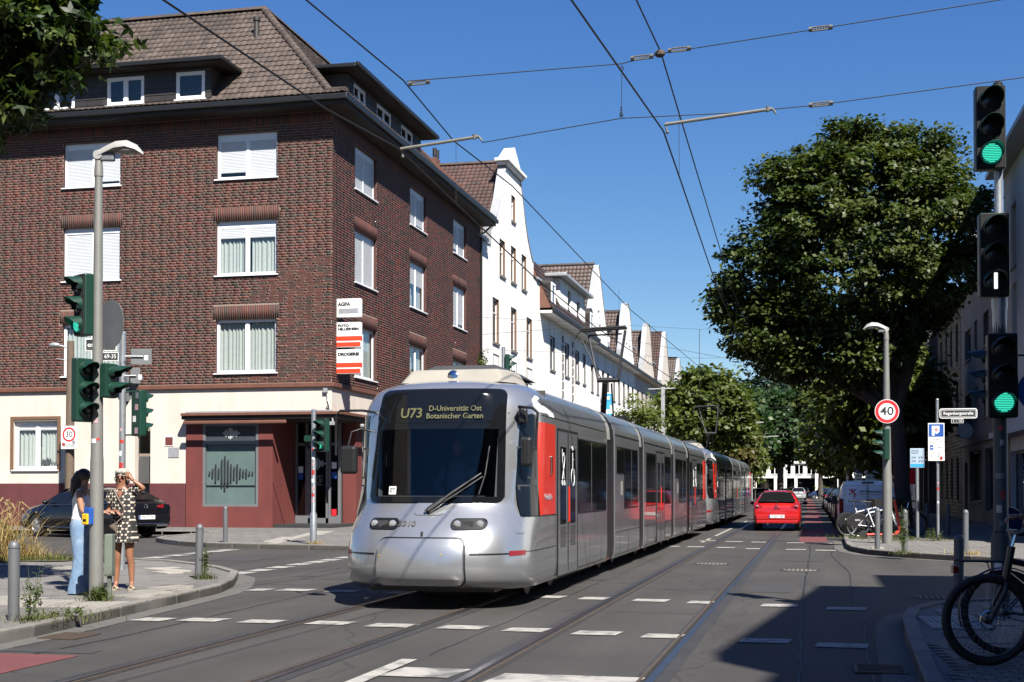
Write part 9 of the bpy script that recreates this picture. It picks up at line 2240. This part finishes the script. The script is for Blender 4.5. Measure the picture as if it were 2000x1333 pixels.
bg = thing('shoulder_bag', 'taupe shoulder bag hanging at the side of the white haired woman', 'bag', (-9.10, 16.35, Z0), rz=ALC)
b = MB(); b.box(-.24, -.06, -.17, -.10, .72, .90); b.build('bag_body', 'bag_taupe', bg, bevel=.02, bseg=3)
b = MB(); P_ = [(-.13, -.07, 1.345), (-.06, -.13, 1.25), (.03, -.145, 1.10), (.02, -.155, .98), (-.08, -.17, .89)]; b.tube(P_, .011, 6); b.build('strap', 'bag_taupe', bg, smooth=60)

# ---- dark haired woman in jeans, half behind the lamp post
pj = thing('person', 'woman with long dark hair, white sleeveless top and pale flared jeans behind the lamp post', 'person', (-9.27, 15.53, Z0), rz=ALC, group='two women waiting at the crossing')
J = dict(pel=(.0, 0, .92, (.105, .115)), bel=(.0, 0, 1.05, (.085, .10)), che=(.01, 0, 1.22, (.09, .115)), nb=(.03, 0, 1.345, .06), nk=(.04, 0, 1.40, .044), hd=(.05, 0, 1.475, (.07, .064)), ht=(.045, 0, 1.56, (.062, .058)),
   sl=(.02, -.14, 1.30, .047), el=(.08, -.17, 1.06, .035), wl=(.26, -.10, 1.04, .023), sr=(.03, .14, 1.30, .047), er=(.09, .17, 1.06, .035), wr=(.27, .10, 1.05, .023),
   hl=(-.0, -.075, .84, .08), kl=(.02, -.08, .48, .052), al=(-.02, -.08, .09, .034), tl=(.08, -.09, .035, .026), hr=(.0, .075, .84, .08), kr=(.02, .08, .48, .052), ar=(-.01, .08, .09, .034), tr=(.09, .09, .035, .026))
skinned('body', pj, J, chain('pel', 'bel', 'che', 'nb', 'nk', 'hd', 'ht') + chain('nb', 'sl', 'el', 'wl') + chain('nb', 'sr', 'er', 'wr') + chain('pel', 'hl', 'kl', 'al', 'tl') + chain('pel', 'hr', 'kr', 'ar', 'tr'), 'skin', root='pel')
hand(pj, (.26, -.10, 1.04), (1, .2, .2), (0, 0, 1), 'skin'); hand(pj, (.27, .10, 1.05), (1, -.2, .2), (0, 0, 1), 'skin')
loft([(1.36, .01, 0, .035, .10), (1.31, .01, 0, .075, .135), (1.22, .005, 0, .105, .145), (1.10, 0, 0, .098, .125), (1.02, 0, 0, .100, .125), (.97, 0, 0, .112, .135)], folds=.03, nf=11).build('sleeveless_top', 'top_white', pj, smooth=70)
loft([(1.03, 0, 0, .088, .112), (.98, 0, 0, .105, .128), (.90, -.005, 0, .125, .145), (.82, -.005, 0, .125, .15), (.76, 0, 0, .11, .145)], folds=.0).build('jeans_waist', 'jeans', pj, smooth=70)
for sy in (-1, 1):
 loft([(.85, -.0, sy * .07, .115, .088), (.70, .005, sy * .075, .10, .085), (.48, .015, sy * .08, .078, .072), (.30, .0, sy * .085, .085, .078), (.12, -.015, sy * .09, .105, .09), (.02, -.02, sy * .09, .115, .095)], folds=.05, nf=5).build('jeans_leg', 'jeans', pj, smooth=70)
 b = MB(); b.prism(rrect(.24, .085, .04, 4, .04, sy * .09), lambda u, v, d: (u, v, d), 0, .035); b.build('shoe', 'black', pj)
b = MB(); b.ball((.035, 0, 1.535), (.095, .088, .09), 16); b.tube([(.01, 0, 1.56), (-.045, 0, 1.46), (-.06, 0, 1.33), (-.065, .01, 1.22)], [.075, .085, .078, .035], 14); g = random.Random(6)
for k in range(16):
 y = g.uniform(-.07, .07); b.tube([(-.01, y, 1.50), (-.07, y * 1.2, 1.36), (-.08 + g.uniform(-.03, .02), y * 1.3, 1.20 + g.uniform(-.03, .05))], [.03, .024, .006], 6)
b.build('hair', 'hair_dark', pj, smooth=60)
b = MB(); b.tube([(.122, 0, 1.54), (.138, 0, 1.50)], [.007, .012], 8); b.build('nose', 'skin', pj, smooth=60)
b = MB(); b.ball((.112, -.028, 1.53), (.008, .014, .008), 8); b.ball((.112, .028, 1.53), (.008, .014, .008), 8); b.build('eyes', 'eye_white', pj); b = MB(); b.ball((.116, 0, 1.463), (.008, .02, .007), 8); b.build('mouth', 'lips', pj, smooth=60)

# ---- person at the right edge holding the bicycle
pc = thing('person', 'person in dark clothes and cap at the right frame edge holding a bicycle handlebar', 'person', (2.12, 13.15, Z0), rz=ALC)
J = dict(pel=(.05, 0, .95, (.12, .12)), bel=(.04, 0, 1.10, (.12, .12)), che=(.02, 0, 1.28, (.12, .14)), nb=(.0, 0, 1.42, .07), nk=(-.03, 0, 1.48, .05), hd=(-.04, 0, 1.56, (.07, .068)), ht=(-.035, 0, 1.65, (.062, .06)),
   sl=(-.01, -.16, 1.36, .055), el=(-.10, -.22, 1.12, .045), wl=(-.24, -.26, 1.10, .028), sr=(-.01, .16, 1.36, .055), er=(-.10, .22, 1.12, .045), wr=(-.24, .18, 1.10, .028),
   hl=(.05, -.09, .86, .09), kl=(.02, -.10, .48, .065), al=(.05, -.10, .09, .045), tl=(-.06, -.11, .04, .035), hr=(.05, .09, .86, .09), kr=(.03, .10, .48, .065), ar=(.07, .10, .09, .045), tr=(-.04, .11, .04, .035))
skinned('body', pc, J, chain('pel', 'bel', 'che', 'nb', 'nk', 'hd', 'ht') + chain('nb', 'sl', 'el', 'wl') + chain('nb', 'sr', 'er', 'wr') + chain('pel', 'hl', 'kl', 'al', 'tl') + chain('pel', 'hr', 'kr', 'ar', 'tr'), 'skin', root='pel')
hand(pc, (-.24, -.26, 1.10), (-1, .0, -.05), (0, 0, 1), 'skin', curl=.7); hand(pc, (-.24, .18, 1.10), (-1, .0, -.05), (0, 0, 1), 'skin', curl=.7)
loft([(1.47, -.01, 0, .075, .085), (1.42, 0, 0, .11, .16), (1.30, .015, 0, .145, .185), (1.12, .04, 0, .145, .165), (.95, .05, 0, .15, .17), (.86, .05, 0, .15, .17)], folds=.03).build('jacket', 'cloth_dark', pc, smooth=70)
for sy in (-1, 1):
 MB().tube([(-.01, sy * .16, 1.36), (-.10, sy * .22, 1.12), (-.19, -.24 if sy < 0 else .19, 1.105)], [.07, .058, .045], 12).build('sleeve', 'cloth_dark', pc, smooth=60)
 MB().tube([(.05, sy * .09, .90), (.025, sy * .10, .48), (.055, sy * .10, .10)], [.11, .08, .065], 12).build('trouser_leg', 'cloth_dark', pc, smooth=60)
 b = MB(); b.box(-.11, .14, sy * .105 - .045, sy * .105 + .045, 0, .08); b.build('shoe', 'black', pc, bevel=.02)
b = MB(); b.ball((-.03, 0, 1.66), (.09, .08, .06), 14); b.box(-.17, -.08, -.06, .06, 1.64, 1.655); b.build('cap', 'cloth_dark', pc, smooth=60)
b = MB(); b.tube([(-.105, 0, 1.61), (-.125, 0, 1.57)], [.008, .013], 8); b.build('nose', 'skin', pc, smooth=60)
